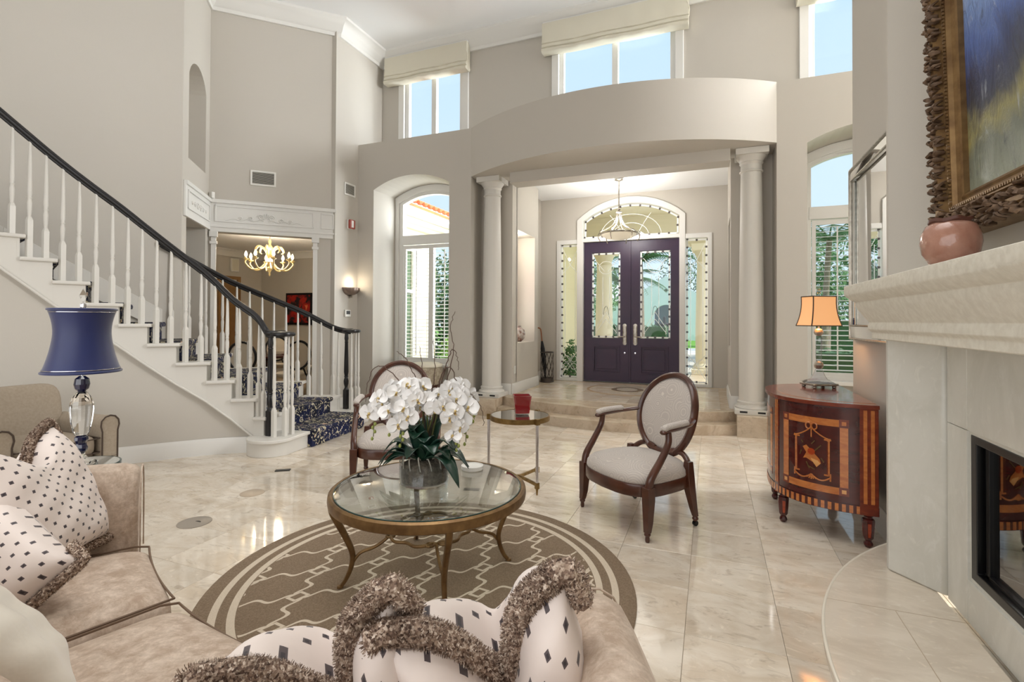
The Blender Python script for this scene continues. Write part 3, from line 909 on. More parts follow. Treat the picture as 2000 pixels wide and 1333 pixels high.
for (x0, x1, hs) in ((-2.235, -1.385, 1), (-1.375, -.525, -1)):
    m = MB()
    pane = rect(x0 + (.145 if hs > 0 else .17), x1 - (.17 if hs > 0 else .145), 1.07, 2.66)
    lowp = rect(x0 + .19, x1 - .19, .44, .92)
    ring_ = MB(); ring_.panel(rect(x0, x1, ZP + .008, 2.86), [pane[::-1], lowp[::-1]], (0, YD, 0), T=(0, .055, 0))
    leaf = ring_.build('door_leaf', M['doorwood'], dr, 0, .004)
    m = MB(); a, b, c, d = lowp[0][0], lowp[1][0], lowp[0][1], lowp[2][1]
    m.box(((a + b) / 2, YD + .03, (c + d) / 2), (b - a, .02, d - c)); m.panel(rect(a + .05, b - .05, c + .05, d - .05), (), (0, YD + .012, 0), T=(0, .02, 0))
    m.build('raised_panel', M['doorwood'], leaf, 0, .006)
    m = MB(); ring(m, rect(a - .012, b + .012, c - .012, d + .012), rect(a + .012, b - .012, c + .012, d - .012), (0, YD - .008, 0), (0, .03, 0))
    m.build('panel_moulding', M['doorwood'], leaf, 0, .004)
    gp = MB().panel(pane, (), (0, YD + .03, 0), T=(0, .006, 0)).build('door_pane', M['pane'], leaf, 0)
    leaded(leaf, pane, YD + .022, .135, 1, hexes(pane[0][0] + .04, pane[1][0] - .04, 1.1, 2.63))
    hx = x1 - .09 if hs > 0 else x0 + .09
    m = MB(); m.tube([(hx, YD - .004, 1.30), (hx, YD - .004, .98)], .036, 14, flat=.25, up=(0, 1, 0))
    m.lathe([(.0, 0), (.036, 0), (.036, .008), (0, .01)], 16, M=Matrix.Translation((hx, YD, 1.30)) @ Matrix.Rotation(pi / 2, 4, 'X'))
    m.lathe([(.0, 0), (.036, 0), (.036, .008), (0, .01)], 16, M=Matrix.Translation((hx, YD, .98)) @ Matrix.Rotation(pi / 2, 4, 'X'))
    m.build('handle_plate', M['silver'], leaf, 40)
    m = MB(); m.tube([(hx, YD - .005, 1.10), (hx, YD - .05, 1.10), (hx - hs * .03, YD - .06, 1.10), (hx - hs * .12, YD - .058, 1.095)], .011, 8)
    m.build('lever_handle', M['silver'], leaf, 60)
    m = MB(); m.lathe([(0, 0), (.018, 0), (.016, .012), (0, .014)], 14, M=Matrix.Translation((hx, YD, .80)) @ Matrix.Rotation(pi / 2, 4, 'X'))
    m.build('deadbolt', M['chrome'], leaf, 40)
m = MB(); m.box((-1.38, YD - .006, 1.56), (.03, .02, 2.58)); m.build('astragal', M['doorwood'], dr, 0, .003)
m = MB()
_o = archloop(-2.36, -.42, ZP, 3.28, 3.66); _i = archloop(-2.24, -.52, ZP, 3.26, 3.54)
m.panel(_o[1:] + [_o[0], _i[0]] + _i[2:][::-1] + [_i[1]], (), (0, YE - .03, 0), T=(0, .16, 0))
m.box((-1.38, YE + .05, 2.90), (1.74, .14, .07))
m.build('door_frame', M['trim'], dr, 30, .005)
tp = archloop(-2.23, -.53, 2.935, 3.255, 3.53, 10)
tr = sroot('window_6')
MB().panel(tp, (), (0, YE + .06, 0), T=(0, .006, 0)).build('pane', M['pane'], tr, 0)
DT = [[(-1.38 + .55 * cos(a) * (1 if k else .6), 2.95 + .40 * sin(a) * (1 if k else .6)) for a in [pi * j / 16 for j in range(17)]] for k in (0, 1)]
DT += [[(-1.38 + s * .12 + .25 * t * s, 2.95 + .5 * t - .1 * t * t) for t in [j / 8 for j in range(9)]] for s in (-1, 1)]
leaded(tr, tp, YE + .05, .17, 2, DT)
for k, (x0, x1) in enumerate(((-2.70, -2.31), (-.43, -.04))):
    g = sroot('window_%d' % (7 + k))
    m = MB(); ring(m, rect(x0 - .055, x1 + .045, .25, 2.92) if k == 0 else rect(x0 + .012 - .05, x1 + .055, .25, 2.92), rect(x0 + .015, x1 - .015, .30, 2.84), (0, YE - .022, 0), (0, .11, 0)); m.build('window_frame', M['trim'], g, 0, .005)
    MB().panel(rect(x0, x1, .29, 2.85), (), (0, YE + .06, 0), T=(0, .006, 0)).build('pane', M['pane'], g, 0)
    xc = (x0 + x1) / 2; D = []
    for s in (-1, 1):
        D.append([(xc + s * .10, .78), (xc + s * .10, 2.60)])
        D.append([(xc + s * .14, .38), (xc, .62), (xc + s * .14, .80)])
        for zc_ in (.52, .66): D.append([(xc + s * .07 + .06 * cos(a), zc_ + .06 * sin(a)) for a in [2 * pi * j / 10 for j in range(11)]])
        D.append([(xc + s * .14, 2.75), (xc, 2.45), (xc - s * .14, 2.30)])
    leaded(g, rect(x0 + .015, x1 - .015, .305, 2.835), YE + .05, .15, 3, D)

# columns
def column(x, y, label):
    t = thing('column', label, 'column', (x, y, ZP), 0, 'columns flanking the entry')
    H = ZS - ZP
    MB().box((0, 0, .03), (.40, .40, .06)).build('base_plinth', M['column'], t, 0, .006)
    m = MB(); m.lathe([(.19, .06), (.195, .075), (.185, .095), (.165, .10), (.16, .115), (.168, .13), (.165, .145), (.148, .155)], 32); m.build('base_moulding', M['column'], t, 40)
    prof = [(.146 - .024 * max(0, (k / 12 - .25) / .75) ** 1.6, .155 + (H - .44) * k / 12) for k in range(13)]
    MB().lathe(prof, 36).build('shaft', M['column'], t, 60)
    z = H - .285
    m = MB(); m.lathe([(.121, z), (.135, z + .01), (.138, z + .022), (.124, z + .034), (.122, z + .10), (.130, z + .11), (.140, z + .125), (.132, z + .135), (.150, z + .165), (.172, z + .195), (.176, z + .205)], 36)
    m.box((0, 0, z + .243), (.37, .37, .076)); m.build('capital', M['column'], t, 40)
    s = MB()
    for (dx, dy) in ((-.10, -.2005), (.10, -.2005)): s.box((dx, dy, .032), (.085, .002, .022))
    s.build('vent_slot', M['firebox'], t, 0)
column(-3.09, 6.98, 'round white column on a stone plinth left of the entry')
column(.47, 6.98, 'round white column on a stone plinth right of the entry')

# ------------------------------------------------------------------ fireplace wall
br = [(XR, 3.40), (.93, 3.36), (.90, 3.34), (.90, 3.31), (1.07, 3.11), (1.09, 3.09), (1.09, 1.51), (1.07, 1.49), (.90, 1.29), (.90, 1.26), (.93, 1.24), (XR, 1.20), (1.5, 1.20), (1.5, 3.40)]
wall('wall_right_breast', MB().prism(br[::-1], 1.55, ZC), M['wall'], 30, .02)
fp = thing('fireplace', 'pale stone fireplace with a deep moulded mantel shelf and black firebox', 'fireplace', (0, 0, 0))
fb_y0, fb_y1, fb_z0, fb_z1 = 1.74, 2.86, .255, .895
m = MB()
m.panel([(3.10, .05), (3.10, 1.4), (1.50, 1.4), (1.50, .05)], [[(fb_y0, fb_z0), (fb_y0, fb_z1), (fb_y1, fb_z1), (fb_y1, fb_z0)]], (1.085, 0, 0), (0, 1, 0), (0, 0, 1), (.10, 0, 0))
m.build('stone_facing', M['surround'], fp, 0)
# separate facing slabs, slightly proud
jy = [3.08, 2.875, 2.5, 2.1, 1.725, 1.52]
def slab(y0, y1, z0, z1):
    MB().box((1.080, (y0 + y1) / 2, (z0 + z1) / 2), (.012, y1 - y0 - .003, z1 - z0 - .003)).build('facing_slab', M['surround'], fp, 0, .002)
slab(2.875, 3.08, .05, .91); slab(1.52, 1.725, .05, .91)
slab(2.875, 3.08, .91, 1.34); slab(2.36, 2.875, .91, 1.34); slab(1.725, 2.36, .91, 1.34); slab(1.52, 1.725, .91, 1.34)
slab(2.36, 2.875, .05, .24); slab(1.725, 2.36, .05, .24)
for side in (0, 1):
    pts = [(1.045, 3.40), (.93, 3.365), (.895, 3.345), (.895, 3.305), (1.066, 3.10), (1.10, 3.10), (1.10, 3.40)]
    if side: pts = [(x, 4.60 - y) for x, y in pts][::-1]
    MB().prism(pts[::-1], .05, 1.34).build('pilaster', M['surround'], fp, 30, .012)
mp = [(.0, 0), (.02, 0), (.02, .035), (.035, .05), (.035, .075), (.03, .09), (.05, .12), (.075, .165), (.085, .19), (.085, .205), (.10, .215), (.125, .24), (.13, .25), (.13, .30), (0, .30)]
mpath = [(XR, 1.24), (.86, 1.24), (.86, 3.36), (XR, 3.36)]
mm = MB(); mm.sweep([(o * 1.0, z) for o, z in mp], [(x, y, 1.305) for x, y in mpath])
mm.box(((.86 + 1.09) / 2, 2.3, 1.45), (.23, 2.12, .298))
mm.build('mantel_shelf', M['mantel'], fp, 30, .003)
hp = [(XR, .84)] + [(.44 + 2.05 - sqrt(2.05 ** 2 - (y - 2.3) ** 2), y) for y in [lerp(.84, 3.76, k / 48) for k in range(49)]] + [(XR, 3.76)]
hp = [p for p in hp if p[0] <= XR + .001]
hs = MB(); hs.prism(hp[::-1], 0, .05); hs.build('hearth_slab', M['hearth'], fp, 30, .008)
# joint lines of the hearth stones
he = MB(); he.tube([(p[0] + .002, p[1], .046) for p in hp[1:-1]], .0075, 8); he.build('hearth_bullnose', pm('pale_hearth_edge', S(240, 232, 216), .25), fp, 60)
hj = MB()
for (a, b) in (((.56, 2.98), (1.08, 2.62)), ((.80, 2.80), (.80, 1.9))): pass
hj.bar((.515, 2.86, .0502), (1.08, 2.86, .0502), .003, .001); hj.bar((.80, 2.86, .0502), (.80, 1.6, .0502), .003, .001)
hj.build('hearth_joint', M['grout'], fp, 0)
m = MB()
T_ = .06
ring_ = MB(); ring_.panel([(fb_y0, fb_z0), (fb_y0, fb_z1), (fb_y1, fb_z1), (fb_y1, fb_z0)], [[(fb_y0 + .035, fb_z0 + .04), (fb_y1 - .05, fb_z0 + .04), (fb_y1 - .05, fb_z1 - .035), (fb_y0 + .035, fb_z1 - .035)]], (1.082, 0, 0), (0, 1, 0), (0, 0, 1), (.06, 0, 0))
ring_.build('firebox_frame', M['firebox'], fp, 0, .003)
m = MB(); m.box((1.40, 2.3, .575), (.5, 1.10, .62)); fbx = m
inner = MB()
inner.add([(1.14, fb_y0, fb_z0), (1.14, fb_y1, fb_z0), (1.14, fb_y1, fb_z1), (1.14, fb_y0, fb_z1), (1.6, fb_y0 + .1, fb_z0), (1.6, fb_y1 - .1, fb_z0), (1.6, fb_y1 - .1, fb_z1), (1.6, fb_y0 + .1, fb_z1)],
          [(4, 5, 6, 7), (0, 1, 5, 4), (2, 3, 7, 6), (1, 2, 6, 5), (3, 0, 4, 7)])
inner.build('firebox_lining', M['firebox'], fp, 0, fixn=False)
fg = glass('smoked_fire_glass', (.55, .58, .6, 1), .02, 1.9, 2.2)
m = MB()
for (a, b) in ((fb_y0 + .03, 2.30), (2.30, fb_y1 - .09)): m.box((1.125, (a + b) / 2, (fb_z0 + fb_z1) / 2), (.006, b - a - .004, fb_z1 - fb_z0 - .08))
m.build('fire_glass', fg, fp, 0)
m = MB(); m.box((1.12, fb_y1 - .085, .575), (.03, .03, .57)); m.box((1.12, 2.3, .3), (.03, 1.0, .02)); m.build('glass_frame', M['blackmetal'], fp, 0, .003)
lg = MB()
for k in range(4): lg.tube([(1.30 + .05 * k, 2.0 + .05 * k, .34 + .06 * (k % 2)), (1.28 + .05 * k, 2.55 - .04 * k, .35 + .05 * (k % 2))], [.05, .045], 10)
lg.build('gas_logs', pm('ceramic_log', S(86, 76, 66), .9, var=(12, .2), col2=S(50, 44, 40)), fp, 50)

# ------------------------------------------------------------------ staircase
D = {1: 5.20, 2: 5.27, 3: 5.27, 4: 5.23, 5: 5.15, 6: 5.03, 7: 4.90, 8: 4.78, 9: 4.64, 10: 4.50, 11: 4.36}
I = {1: (-4.24, 3.955), 2: (-4.35, 3.95), 3: (-4.45, 3.91), 4: (-4.63, 3.79), 5: (-4.80, 3.64), 6: (-4.97, 3.44), 7: (-5.11, 3.25), 8: (-5.24, 3.07), 9: (-5.37, 2.865), 10: (-5.486, 2.67), 11: (-5.58, 2.48), 12: (-5.66, 2.28), 13: (-5.73, 2.07), 14: (-5.79, 1.86), 15: (-5.84, 1.65)}
O_ = {1: (-4.36, 5.62), 2: (-4.70, 5.50), 3: (-5.12, 5.29), 4: (-5.47, 5.02), 5: (-5.75, 4.68), 6: (-5.93, 4.36), 7: (-6.06, 4.02), 8: (-6.18, 3.72), 9: (-6.29, 3.40), 10: (-6.39, 3.06), 11: (-6.46, 2.74), 12: (-6.53, 2.42), 13: (-6.58, 2.10), 14: (-6.62, 1.78), 15: (-6.65, 1.5)}
def zk(k): return .175 + .195 * (k - 1)
st = thing('staircase', 'curved white staircase with black handrails and a navy floral runner', 'staircase', (0, 0, 0))
KM = 14
def nl2(a, b):
    d = V((b[0] - a[0], b[1] - a[1], 0)).normalized(); return d, V((-d.y, d.x, 0))
for k in range(2, KM):
    a, b, c, d = V(I[k] + (0,)), V(O_[k] + (0,)), V(O_[k + 1] + (0,)), V(I[k + 1] + (0,))
    rd = (b - a).normalized()
    fw = V((rd.y, -rd.x, 0))         # towards the lower step
    if fw.dot(d - a) > 0: fw = -fw
    z = zk(k)
    # tread with nosing and return overhang
    ov = .035
    p = [a + fw * ov - rd * .03, b + fw * ov + rd * (.03 if k < 7 else 0), c + fw * .0 + rd * (.03 if k < 7 else 0), d - rd * .03]
    MB().prism([(q.x, q.y) for q in p], z - .034, z).build('tread', M['stairwhite'], st, 0, .010)
    MB().prism([(q.x, q.y) for q in (a, b, b - fw * .02, a - fw * .02)], z - .195, z - .034).build('riser', M['stairwhite'], st, 0)
    # carpet runner: tread strip with rolled nosing, and riser strip
    f0, f1 = (.16, .86) if k > 2 else (.20, .84)
    if k > 5: f0, f1 = .14, .90
    m = MB()
    q0, q1, q2, q3 = a.lerp(b, f0), a.lerp(b, f1), d.lerp(c, f1), d.lerp(c, f0)
    pr = []
    for (s, t) in ((q0, q3), (q1, q2)):
        pr.append([s + fw * .012 + V((0, 0, z - .185)), s + fw * .012 + V((0, 0, z - .045)), s + fw * .047 + V((0, 0, z - .040)), s + fw * .052 + V((0, 0, z - .012)), s + fw * .044 + V((0, 0, z + .010)), t + V((0, 0, z + .010)), t + V((0, 0, z - .01)), s + fw * .0 + V((0, 0, z - .02)), s - fw * .0 + V((0, 0, z - .185))])
    n = len(pr[0])
    m.add(pr[0] + pr[1], [tuple(range(n)), tuple(range(2 * n - 1, n - 1, -1))] + [(i, (i + 1) % n, n + (i + 1) % n, n + i) for i in range(n)])
    m.build('runner_step', M['runner'], st, 40)
# starting step with its bullnose end
a, b = V(I[1] + (0,)), V(O_[1] + (0,))
bn = [(-4.06, 4.05)] + arc(-4.285, 4.0, .24, 12, -148, 12)[1:] + [(-4.60, 4.0), (-4.72, 5.50), (-4.72, 5.66)] + arc(-4.56, 5.60, .22, 120, 0, 8)[1:] + [(-4.26, 5.42), (-4.16, 4.8)]
MB().prism(bn[::-1], 0, .142).build('starting_step', M['stairwhite'], st, 30, .004)
cxx = sum(p[0] for p in bn) / len(bn); cyy = sum(p[1] for p in bn) / len(bn)
bt = [(cxx + (x - cxx) * 1.0 + (.03 if x > -4.6 else 0), y + (-.03 if y < 4 else .03 if y > 5.4 else 0)) for x, y in bn]
MB().prism(bt[::-1], .141, .175).build('tread', M['stairwhite'], st, 30, .010)
m = MB()
q0, q1 = V((-4.095, 4.30, 0)), V((-4.235, 5.36, 0)); q3, q2 = V(I[2] + (0,)).lerp(V(O_[2] + (0,)), .20), V(I[2] + (0,)).lerp(V(O_[2] + (0,)), .86)
fw = V((.99, .13, 0)); z = .175
pr = [[s + fw * .055 + V((0, 0, .004)), s + fw * .055 + V((0, 0, z - .04)), s + fw * .075 + V((0, 0, z - .035)), s + fw * .085 + V((0, 0, z - .01)), s + fw * .07 + V((0, 0, z + .010)), t + V((0, 0, z + .010)), t + V((0, 0, z - .02)), s + V((0, 0, .004))] for s, t in ((q0, q3), (q1, q2))]
n = len(pr[0])
m.add(pr[0] + pr[1], [tuple(range(n)), tuple(range(2 * n - 1, n - 1, -1))] + [(i, (i + 1) % n, n + (i + 1) % n, n + i) for i in range(n)])
m.build('runner_step', M['runner'], st, 40)
# stringers
def stringer(P, side, k0, k1, drop, name):
    m = MB()
    for k in range(k0, k1):
        a, b = V(P[k] + (0,)), V(P[k + 1] + (0,))
        d = (b - a).normalized(); nn = V((-d.y, d.x, 0)) * side
        top = zk(k) - .034
        za, zb = max(.0, zk(k) - drop), max(.0, zk(k + 1) - drop)
        m.panel([(0, za), ((b - a).length, zb), ((b - a).length, top), (0, top)], (), a, d, (0, 0, 1), nn * .05)
    m.build(name, M['stairwhite'], st, 0)
stringer(I, -1, 2, KM, .41, 'stringer')
stringer(O_, 1, 1, 7, .41, 'stringer')
# thin bead along the lower edge of the inner stringer
m = MB(); m.tube([V(I[k] + (max(.02, zk(k) - .405),)) + V((.005, -.005, 0)) for k in range(2, KM)], .012, 8); m.build('stringer_bead', M['stairwhite'], st, 60)
# beige soffit panels below and the wall under the stairs
ip = [V(I[k] + (0,)) for k in range(2, 16)]
m = MB()
zt = [max(.05, zk(k) - .36) for k in range(2, 16)]
cv0 = catmull([p + V((0, 0, z)) for p, z in zip(ip, zt)], 4)
def off(P, d):
    out = []
    for i in range(len(P)):
        t = (P[min(i + 1, len(P) - 1)] - P[max(i - 1, 0)]); t.z = 0; t.normalize()
        out.append(P[i] + V((t.y, -t.x, 0)) * d)
    return out
m = MB(); cvo = off(cv0, .02)
m.grid(len(cvo), 2, lambda i, j: (cvo[i].x, cvo[i].y, 0 if j == 0 else cvo[i].z))
wall('wall_under_stairs', m, None, 80)
o = MB().sweep(base, [(p.x - .012, p.y + .012, 0) for p in ip[1:]]).build('baseboard_stairs', M['trim'], None, 25); o['kind'] = 'structure'
# sloped skirting on the outer wall
sk = MB()
for k in range(7, KM):
    a, b = V(O_[k] + (0,)), V(O_[k + 1] + (0,)); d = (b - a).normalized(); nn = V((-d.y, d.x, 0))
    sk.panel([(0, zk(k) - .1), ((b - a).length, zk(k + 1) - .1), ((b - a).length, zk(k + 1) + .16), (0, zk(k) + .16)], (), a, d, (0, 0, 1), nn * .02)
sk.build('wall_skirting', M['stairwhite'], st, 0, .003)
# balusters: square foot, turned tapering shaft
def baluster(h, hb):
    m = MB(); q = .0195
    m.box((0, 0, hb / 2), (2 * q, 2 * q, hb))
    m.lathe([(q * 1.38, hb), (q * .7, hb + .035)], 4, a0=pi / 4)
    m.lathe([(.013, hb + .03), (.015, hb + .06), (.0175, hb + .10), (.019, hb + .15), (.0135, hb + .185), (.018, hb + .195), (.0135, hb + .205), (.0185, hb + .24), (.016, hb + .36), (.0105, h)], 12)
    return m
bal = {}
def put_bal(x, y, z, h, hb):
    key = (round(h, 2), round(hb, 2))
    if key not in bal:
        o = baluster(*key).build('baluster', M['stairwhite'], st, 40); bal[key] = o
    else:
        o = copy(bal[key]); o.parent = st
    o.location = (x, y, z)
RH_ = .93 - .02
railn, railf = [], []
RO = {2: .86, 3: .865, 4: .845, 5: .893, 6: .922}
for k in range(2, KM):
    a, b, c, d = V(I[k] + (0,)), V(O_[k] + (0,)), V(O_[k + 1] + (0,)), V(I[k + 1] + (0,))
    rd = ((b - a).normalized() + (c - d).normalized()).normalized()
    for t in (.22, .72):
        p = a.lerp(d, t) + rd * .035
        put_bal(p.x, p.y, zk(k), lerp(RO.get(k, .93), RO.get(k + 1, .93), t) - .02 + .195 * t - .01, .245 + .12 * (t > .5) * .7)
    railn.append(a + rd * .035 + V((0, 0, zk(k) + RO.get(k, .93))))
    if k < 7:
        n = 3 if k < 5 else 2
        for j in range(n):
            t = (j + .45) / n
            p = b.lerp(c, t) - rd * .035
            put_bal(p.x, p.y, zk(k), RH_ + .195 * t - .01, .25 + .08 * (j % 2))
    if k <= 7: railf.append(b - rd * .035 + V((0, 0, zk(k) + .93)))
def rail(P, name):
    m = MB(); m.tube(P, .033, 14, flat=.82, up=(0, 0, 1)); m.build(name, M['blackwood'], st, 60)
    m = MB(); m.tube([p - V((0, 0, .034)) for p in P], .017, 8, up=(0, 0, 1)); m.build('rail_fillet', M['blackwood'], st, 60)
nlx, nly = -4.295, 3.975
nrx, nry = -4.63, 5.56
rn = catmull([(nlx + .10, nly + .10, 1.250), (nlx, nly - .02, 1.25), (-4.36, 3.975, 1.275)] + [tuple(p) for p in railn[1:]], 5)
rail(rn, 'handrail')
rf = catmull([(nrx + .08, nry + .03, 1.245), (nrx - .03, nry - .01, 1.25), (-4.80, 5.44, 1.31)] + [tuple(p) for p in railf[1:]] + [(-6.03, 4.08, zk(7) + .90)], 5)
rail(rf, 'handrail')
def newel(x, y, cap):
    m = MB(); m.box((0, 0, .13), (.058, .058, .26))
    m.lathe([(.036, .26), (.022, .285), (.020, .30), (.030, .34), (.033, .38), (.022, .43), (.030, .44), (.022, .45), (.031, .50), (.028, .66), (.022, .90), (.027, .91), (.021, .92), (.028, .96), (.024, 1.0), (.02, 1.06)], 16)
    o = m.build('newel_post', M['blackwood'], st, 40); o.location = (x, y, .175)
    m = MB(); m.lathe([(0, 1.035), (.10, 1.035), (.125, 1.045), (.13, 1.06), (.125, 1.075), (.105, 1.085), (.06, 1.09), (0, 1.09)], 28)
    o = m.build('rail_volute', M['blackwood'], st, 40); o.location = (x + cap[0], y + cap[1], .175)
newel(nlx, nly, (.075, .085)); newel(nrx, nry, (.05, .03))
for (dx, dy) in ((.09, -.03), (.155, .05), (.15, .15), (.06, .185)): put_bal(nlx + dx, nly + dy, .175, 1.04, .27)
for (dx, dy) in ((-.08, -.07), (.10, -.02), (.13, .09), (.04, .14)): put_bal(nrx + dx, nry + dy, .175, 1.04, .27)

# ------------------------------------------------------------------ rug and coffee table
RC = (-1.43, 2.37)
m = MB(); m.lathe([(0, 0), (1.10, 0), (1.105, .006), (1.095, .012), (0, .013)], 96)
rug = m.build('round_rug', M['rug'], None, 40, loc=(RC[0], RC[1], .001))
tag(rug, 'round taupe rug with a cream trellis pattern under the coffee table', 'rug')

TZ = .485
ct = thing('coffee_table', 'round glass-topped coffee table with a gilt metal frame on the rug', 'table', (-1.43, 2.40, .0145), radians(-2))
H = TZ - .0135
m = MB(); m.lathe([(0, H - .004), (.488, H - .004), (.497, H + .004), (.497, H + .008), (.47, H + .014), (0, H + .014)], 72); gt = m.build('glass_top', M['tableglass'], ct, 40)
m = MB(); m.lathe([(.4965, H - .003), (.4985, H + .0), (.4985, H + .009), (.494, H + .0095)], 72, cap=False); m.build('bevelled_edge', M['glassedge'], gt, 40)
m = MB(); n = 72
prof = [(.50, H + .006), (.512, H + .010), (.524, H + .002), (.527, H - .02), (.524, H - .042), (.512, H - .05), (.488, H - .048), (.480, H - .03), (.480, H - .012), (.498, H - .010)]
m.grid(len(prof), n, lambda i, j: (prof[i][0] * cos(2 * pi * j / n), prof[i][0] * sin(2 * pi * j / n), prof[i][1]), True, True)
m.build('rim_band', M['gilt'], ct, 40)
foot = .455
for k in range(4):
    a = radians(43 + 90 * k)
    def L(r, z): return (r * cos(a), r * sin(a), z)
    pts = catmull([L(.505, H - .03), L(.495, H - .09), L(.44, H - .20), L(.40, H - .30), L(.405, .10), L(.43, .04), L(foot, .006)], 5)
    m = MB(); m.tube(pts, [lerp(.022, .012, i / (len(pts) - 1)) for i in range(len(pts))], 8, flat=.8)
    m.lathe([(.010, 0), (.016, .002), (.014, .012), (0, .014)], 10, c=L(foot + .004, 0))
    m.build('leg', M['gilt'], ct, 50)
m = MB()
for k in range(4):
    a = radians(43 + 90 * k)
    def L2(r, z, da=0): return (r * cos(a + da), r * sin(a + da), z)
    m.tube(catmull([L2(.402, .115), L2(.36, .165), L2(.29, .185), L2(.235, .215), L2(.205, .245)], 5), .0085, 7)
    pts = [L2(.205, .245), L2(.20, .247, .10), L2(.215, .246, .22), L2(.225, .245, .5), L2(.20, .245, pi / 4), L2(.225, .245, pi / 2 - .5), L2(.215, .246, pi / 2 - .22), L2(.20, .247, pi / 2 - .10), L2(.205, .245, pi / 2)]
    m.tube(catmull(pts, 4), .0085, 7)
    for s in (-1, 1):
        m.tube([L2(.212 + .022 * cos(t), .247, s * .16 + s * .10 * sin(t)) for t in [2 * pi * j / 12 for j in range(13)]], .006, 6)
m.build('stretcher', M['gilt'], ct, 50)

# ------------------------------------------------------------------ orchid
OX, OY, OZ = -1.475, 2.42, TZ + .0155
orc = thing('potted_orchid', 'white orchids with dark strap leaves in a low glass cylinder on the coffee table', 'plant', (OX, OY, OZ))
vg = glass('vase_glass', (.93, .95, .96, 1), 0, 1.5, 1.4)
m = MB(); m.lathe([(0, 0), (.128, 0), (.136, .006), (.137, .122), (.132, .122), (.130, .012), (0, .012)], 48); m.build('glass_vase', vg, orc, 40)
moss = pm('grey_moss', S(122, 112, 98), .95, var=(40, .2), col2=S(74, 68, 58), bmp=(70, .8, .02))
m = MB(); m.lathe([(0, .014), (.126, .014), (.128, .085), (.11, .108), (.05, .122), (0, .125)], 36); m.build('moss', moss, orc, 40)
leafm = pm('orchid_leaf', S(38, 72, 52), .28, var=(9, .25), col2=S(22, 50, 46), coat=.35)
def strap(parent, a, L, rise, droop, w, base=(0, 0, .12), name='leaf', mt=None, twist=0.0):
    P = []
    for i in range(11):
        t = i / 10
        r = .02 + L * t * (1 - .12 * t); z = base[2] + rise * sin(min(1, t * 1.15) * pi * .62) - droop * t ** 2.6
        P.append(V((base[0] + r * cos(a), base[1] + r * sin(a), z)))
    sx = V((-sin(a), cos(a), 0))
    m = MB()
    def fn(i, j):
        t = i / 10; ww = w * 1.55 * (sin(pi * min(1, .12 + t * .92)) ** .55) * (1 if t < .97 else .25)
        s = (j - 2) / 2
        return P[i] + sx * (ww * s) + V((0, 0, .30 * ww * abs(s) ** 1.5 + twist * s * ww * t))
    m.grid(11, 5, fn)
    vs = list(m.v); nf = len(m.f)
    o = m.build(name, mt or leafm, parent, 80, fixn=False)
    sl = o.modifiers.new('thick', 'SOLIDIFY'); sl.thickness = .003
    return o
rl = random.Random(3)
for k, (a, L, ri, dr_, w) in enumerate([(200, .27, .10, .14, .032), (188, .30, .06, .10, .030), (172, .22, .12, .10, .034), (210, .24, .05, .07, .034), (345, .20, .10, .06, .032), (342, .29, .07, .16, .032), (8, .27, .10, .12, .030), (30, .20, .14, .08, .03),
        (240, .15, .20, .03, .036), (275, .13, .18, .02, .038), (100, .16, .22, .02, .034), (60, .14, .24, .02, .036), (140, .15, .22, .03, .034), (265, .12, .22, .02, .034), (318, .17, .12, .04, .036), (222, .22, .05, .05, .032), (206, .24, .13, .08, .034), (182, .25, .03, .06, .034), (20, .26, .05, .08, .034), (352, .22, .15, .06, .036), (300, .13, .15, .01, .036), (255, .13, .10, .06, .036)]):
    strap(orc, radians(a), L, ri, dr_, w)
rt = pm('silvery_air_root', S(168, 164, 152), .7)
m = MB()
for k in range(7):
    a = radians(200 + 28 * k)
    m.tube(catmull([(.07 * cos(a), .07 * sin(a), .14), (.11 * cos(a), .11 * sin(a), .15 + .01 * (k % 2)), (.122 * cos(a + .1), .122 * sin(a + .1), .11), (.116 * cos(a + .2), .116 * sin(a + .2), .05)], 4), .0035, 6)
m.build('air_roots', rt, orc, 60)
# flower
petal = pm('white_orchid_petal', S(250, 248, 246), .6, sheen=.2)
def bloom_mesh():
    m = MB()
    def pet(ang, L, w, cup, z0=.0, mi=0):
        N, K = 6, 5
        ca, sa = cos(ang), sin(ang)
        def fn(i, j):
            t = i / (N - 1); s = (j - 2) / 2
            ww = w * sin(pi * (.10 + .88 * t)) ** .6
            r = .004 + L * t
            x, y = r, ww * s
            z = z0 + cup * t * t + .010 * s * s * (1 - t) - .006 * sin(3 * t + s)
            return (x * ca - y * sa, x * sa + y * ca, z)
        m.grid(N, K, fn, mi=mi)
    for a in (90, 212, 328): pet(radians(a), .044, .019, -.006, -.002)
    for a in (12, 168): pet(radians(a), .047, .033, .003, .003)
    pet(radians(270), .018, .007, .018, .006, 1)
    m.lathe([(0, .004), (.005, .006), (.006, .012), (.003, .017), (0, .018)], 8, mi=1)
    return m
lipm = pm('orchid_lip', S(226, 216, 150), .5, var=(60, .2), col2=S(196, 150, 90))
bloom0 = None
stemm = pm('orchid_stem', S(112, 122, 66), .5, var=(20, .2), col2=S(98, 82, 52))
budm = pm('orchid_bud', S(162, 172, 92), .5)
def bloom(p, d, sc):
    global bloom0
    if bloom0 is None:
        bloom0 = bloom_mesh().build('flower', [petal, lipm], orc, 80, fixn=False); o = bloom0
    else:
        o = copy(bloom0, orc)
    o.location = p
    q = V(d).normalized().to_track_quat('Z', 'Y')
    o.rotation_mode = 'QUATERNION'; o.rotation_quaternion = q @ __import__('mathutils').Quaternion((0, 0, 1), rl.uniform(-.4, .4))
    o.scale = (sc, sc, sc)
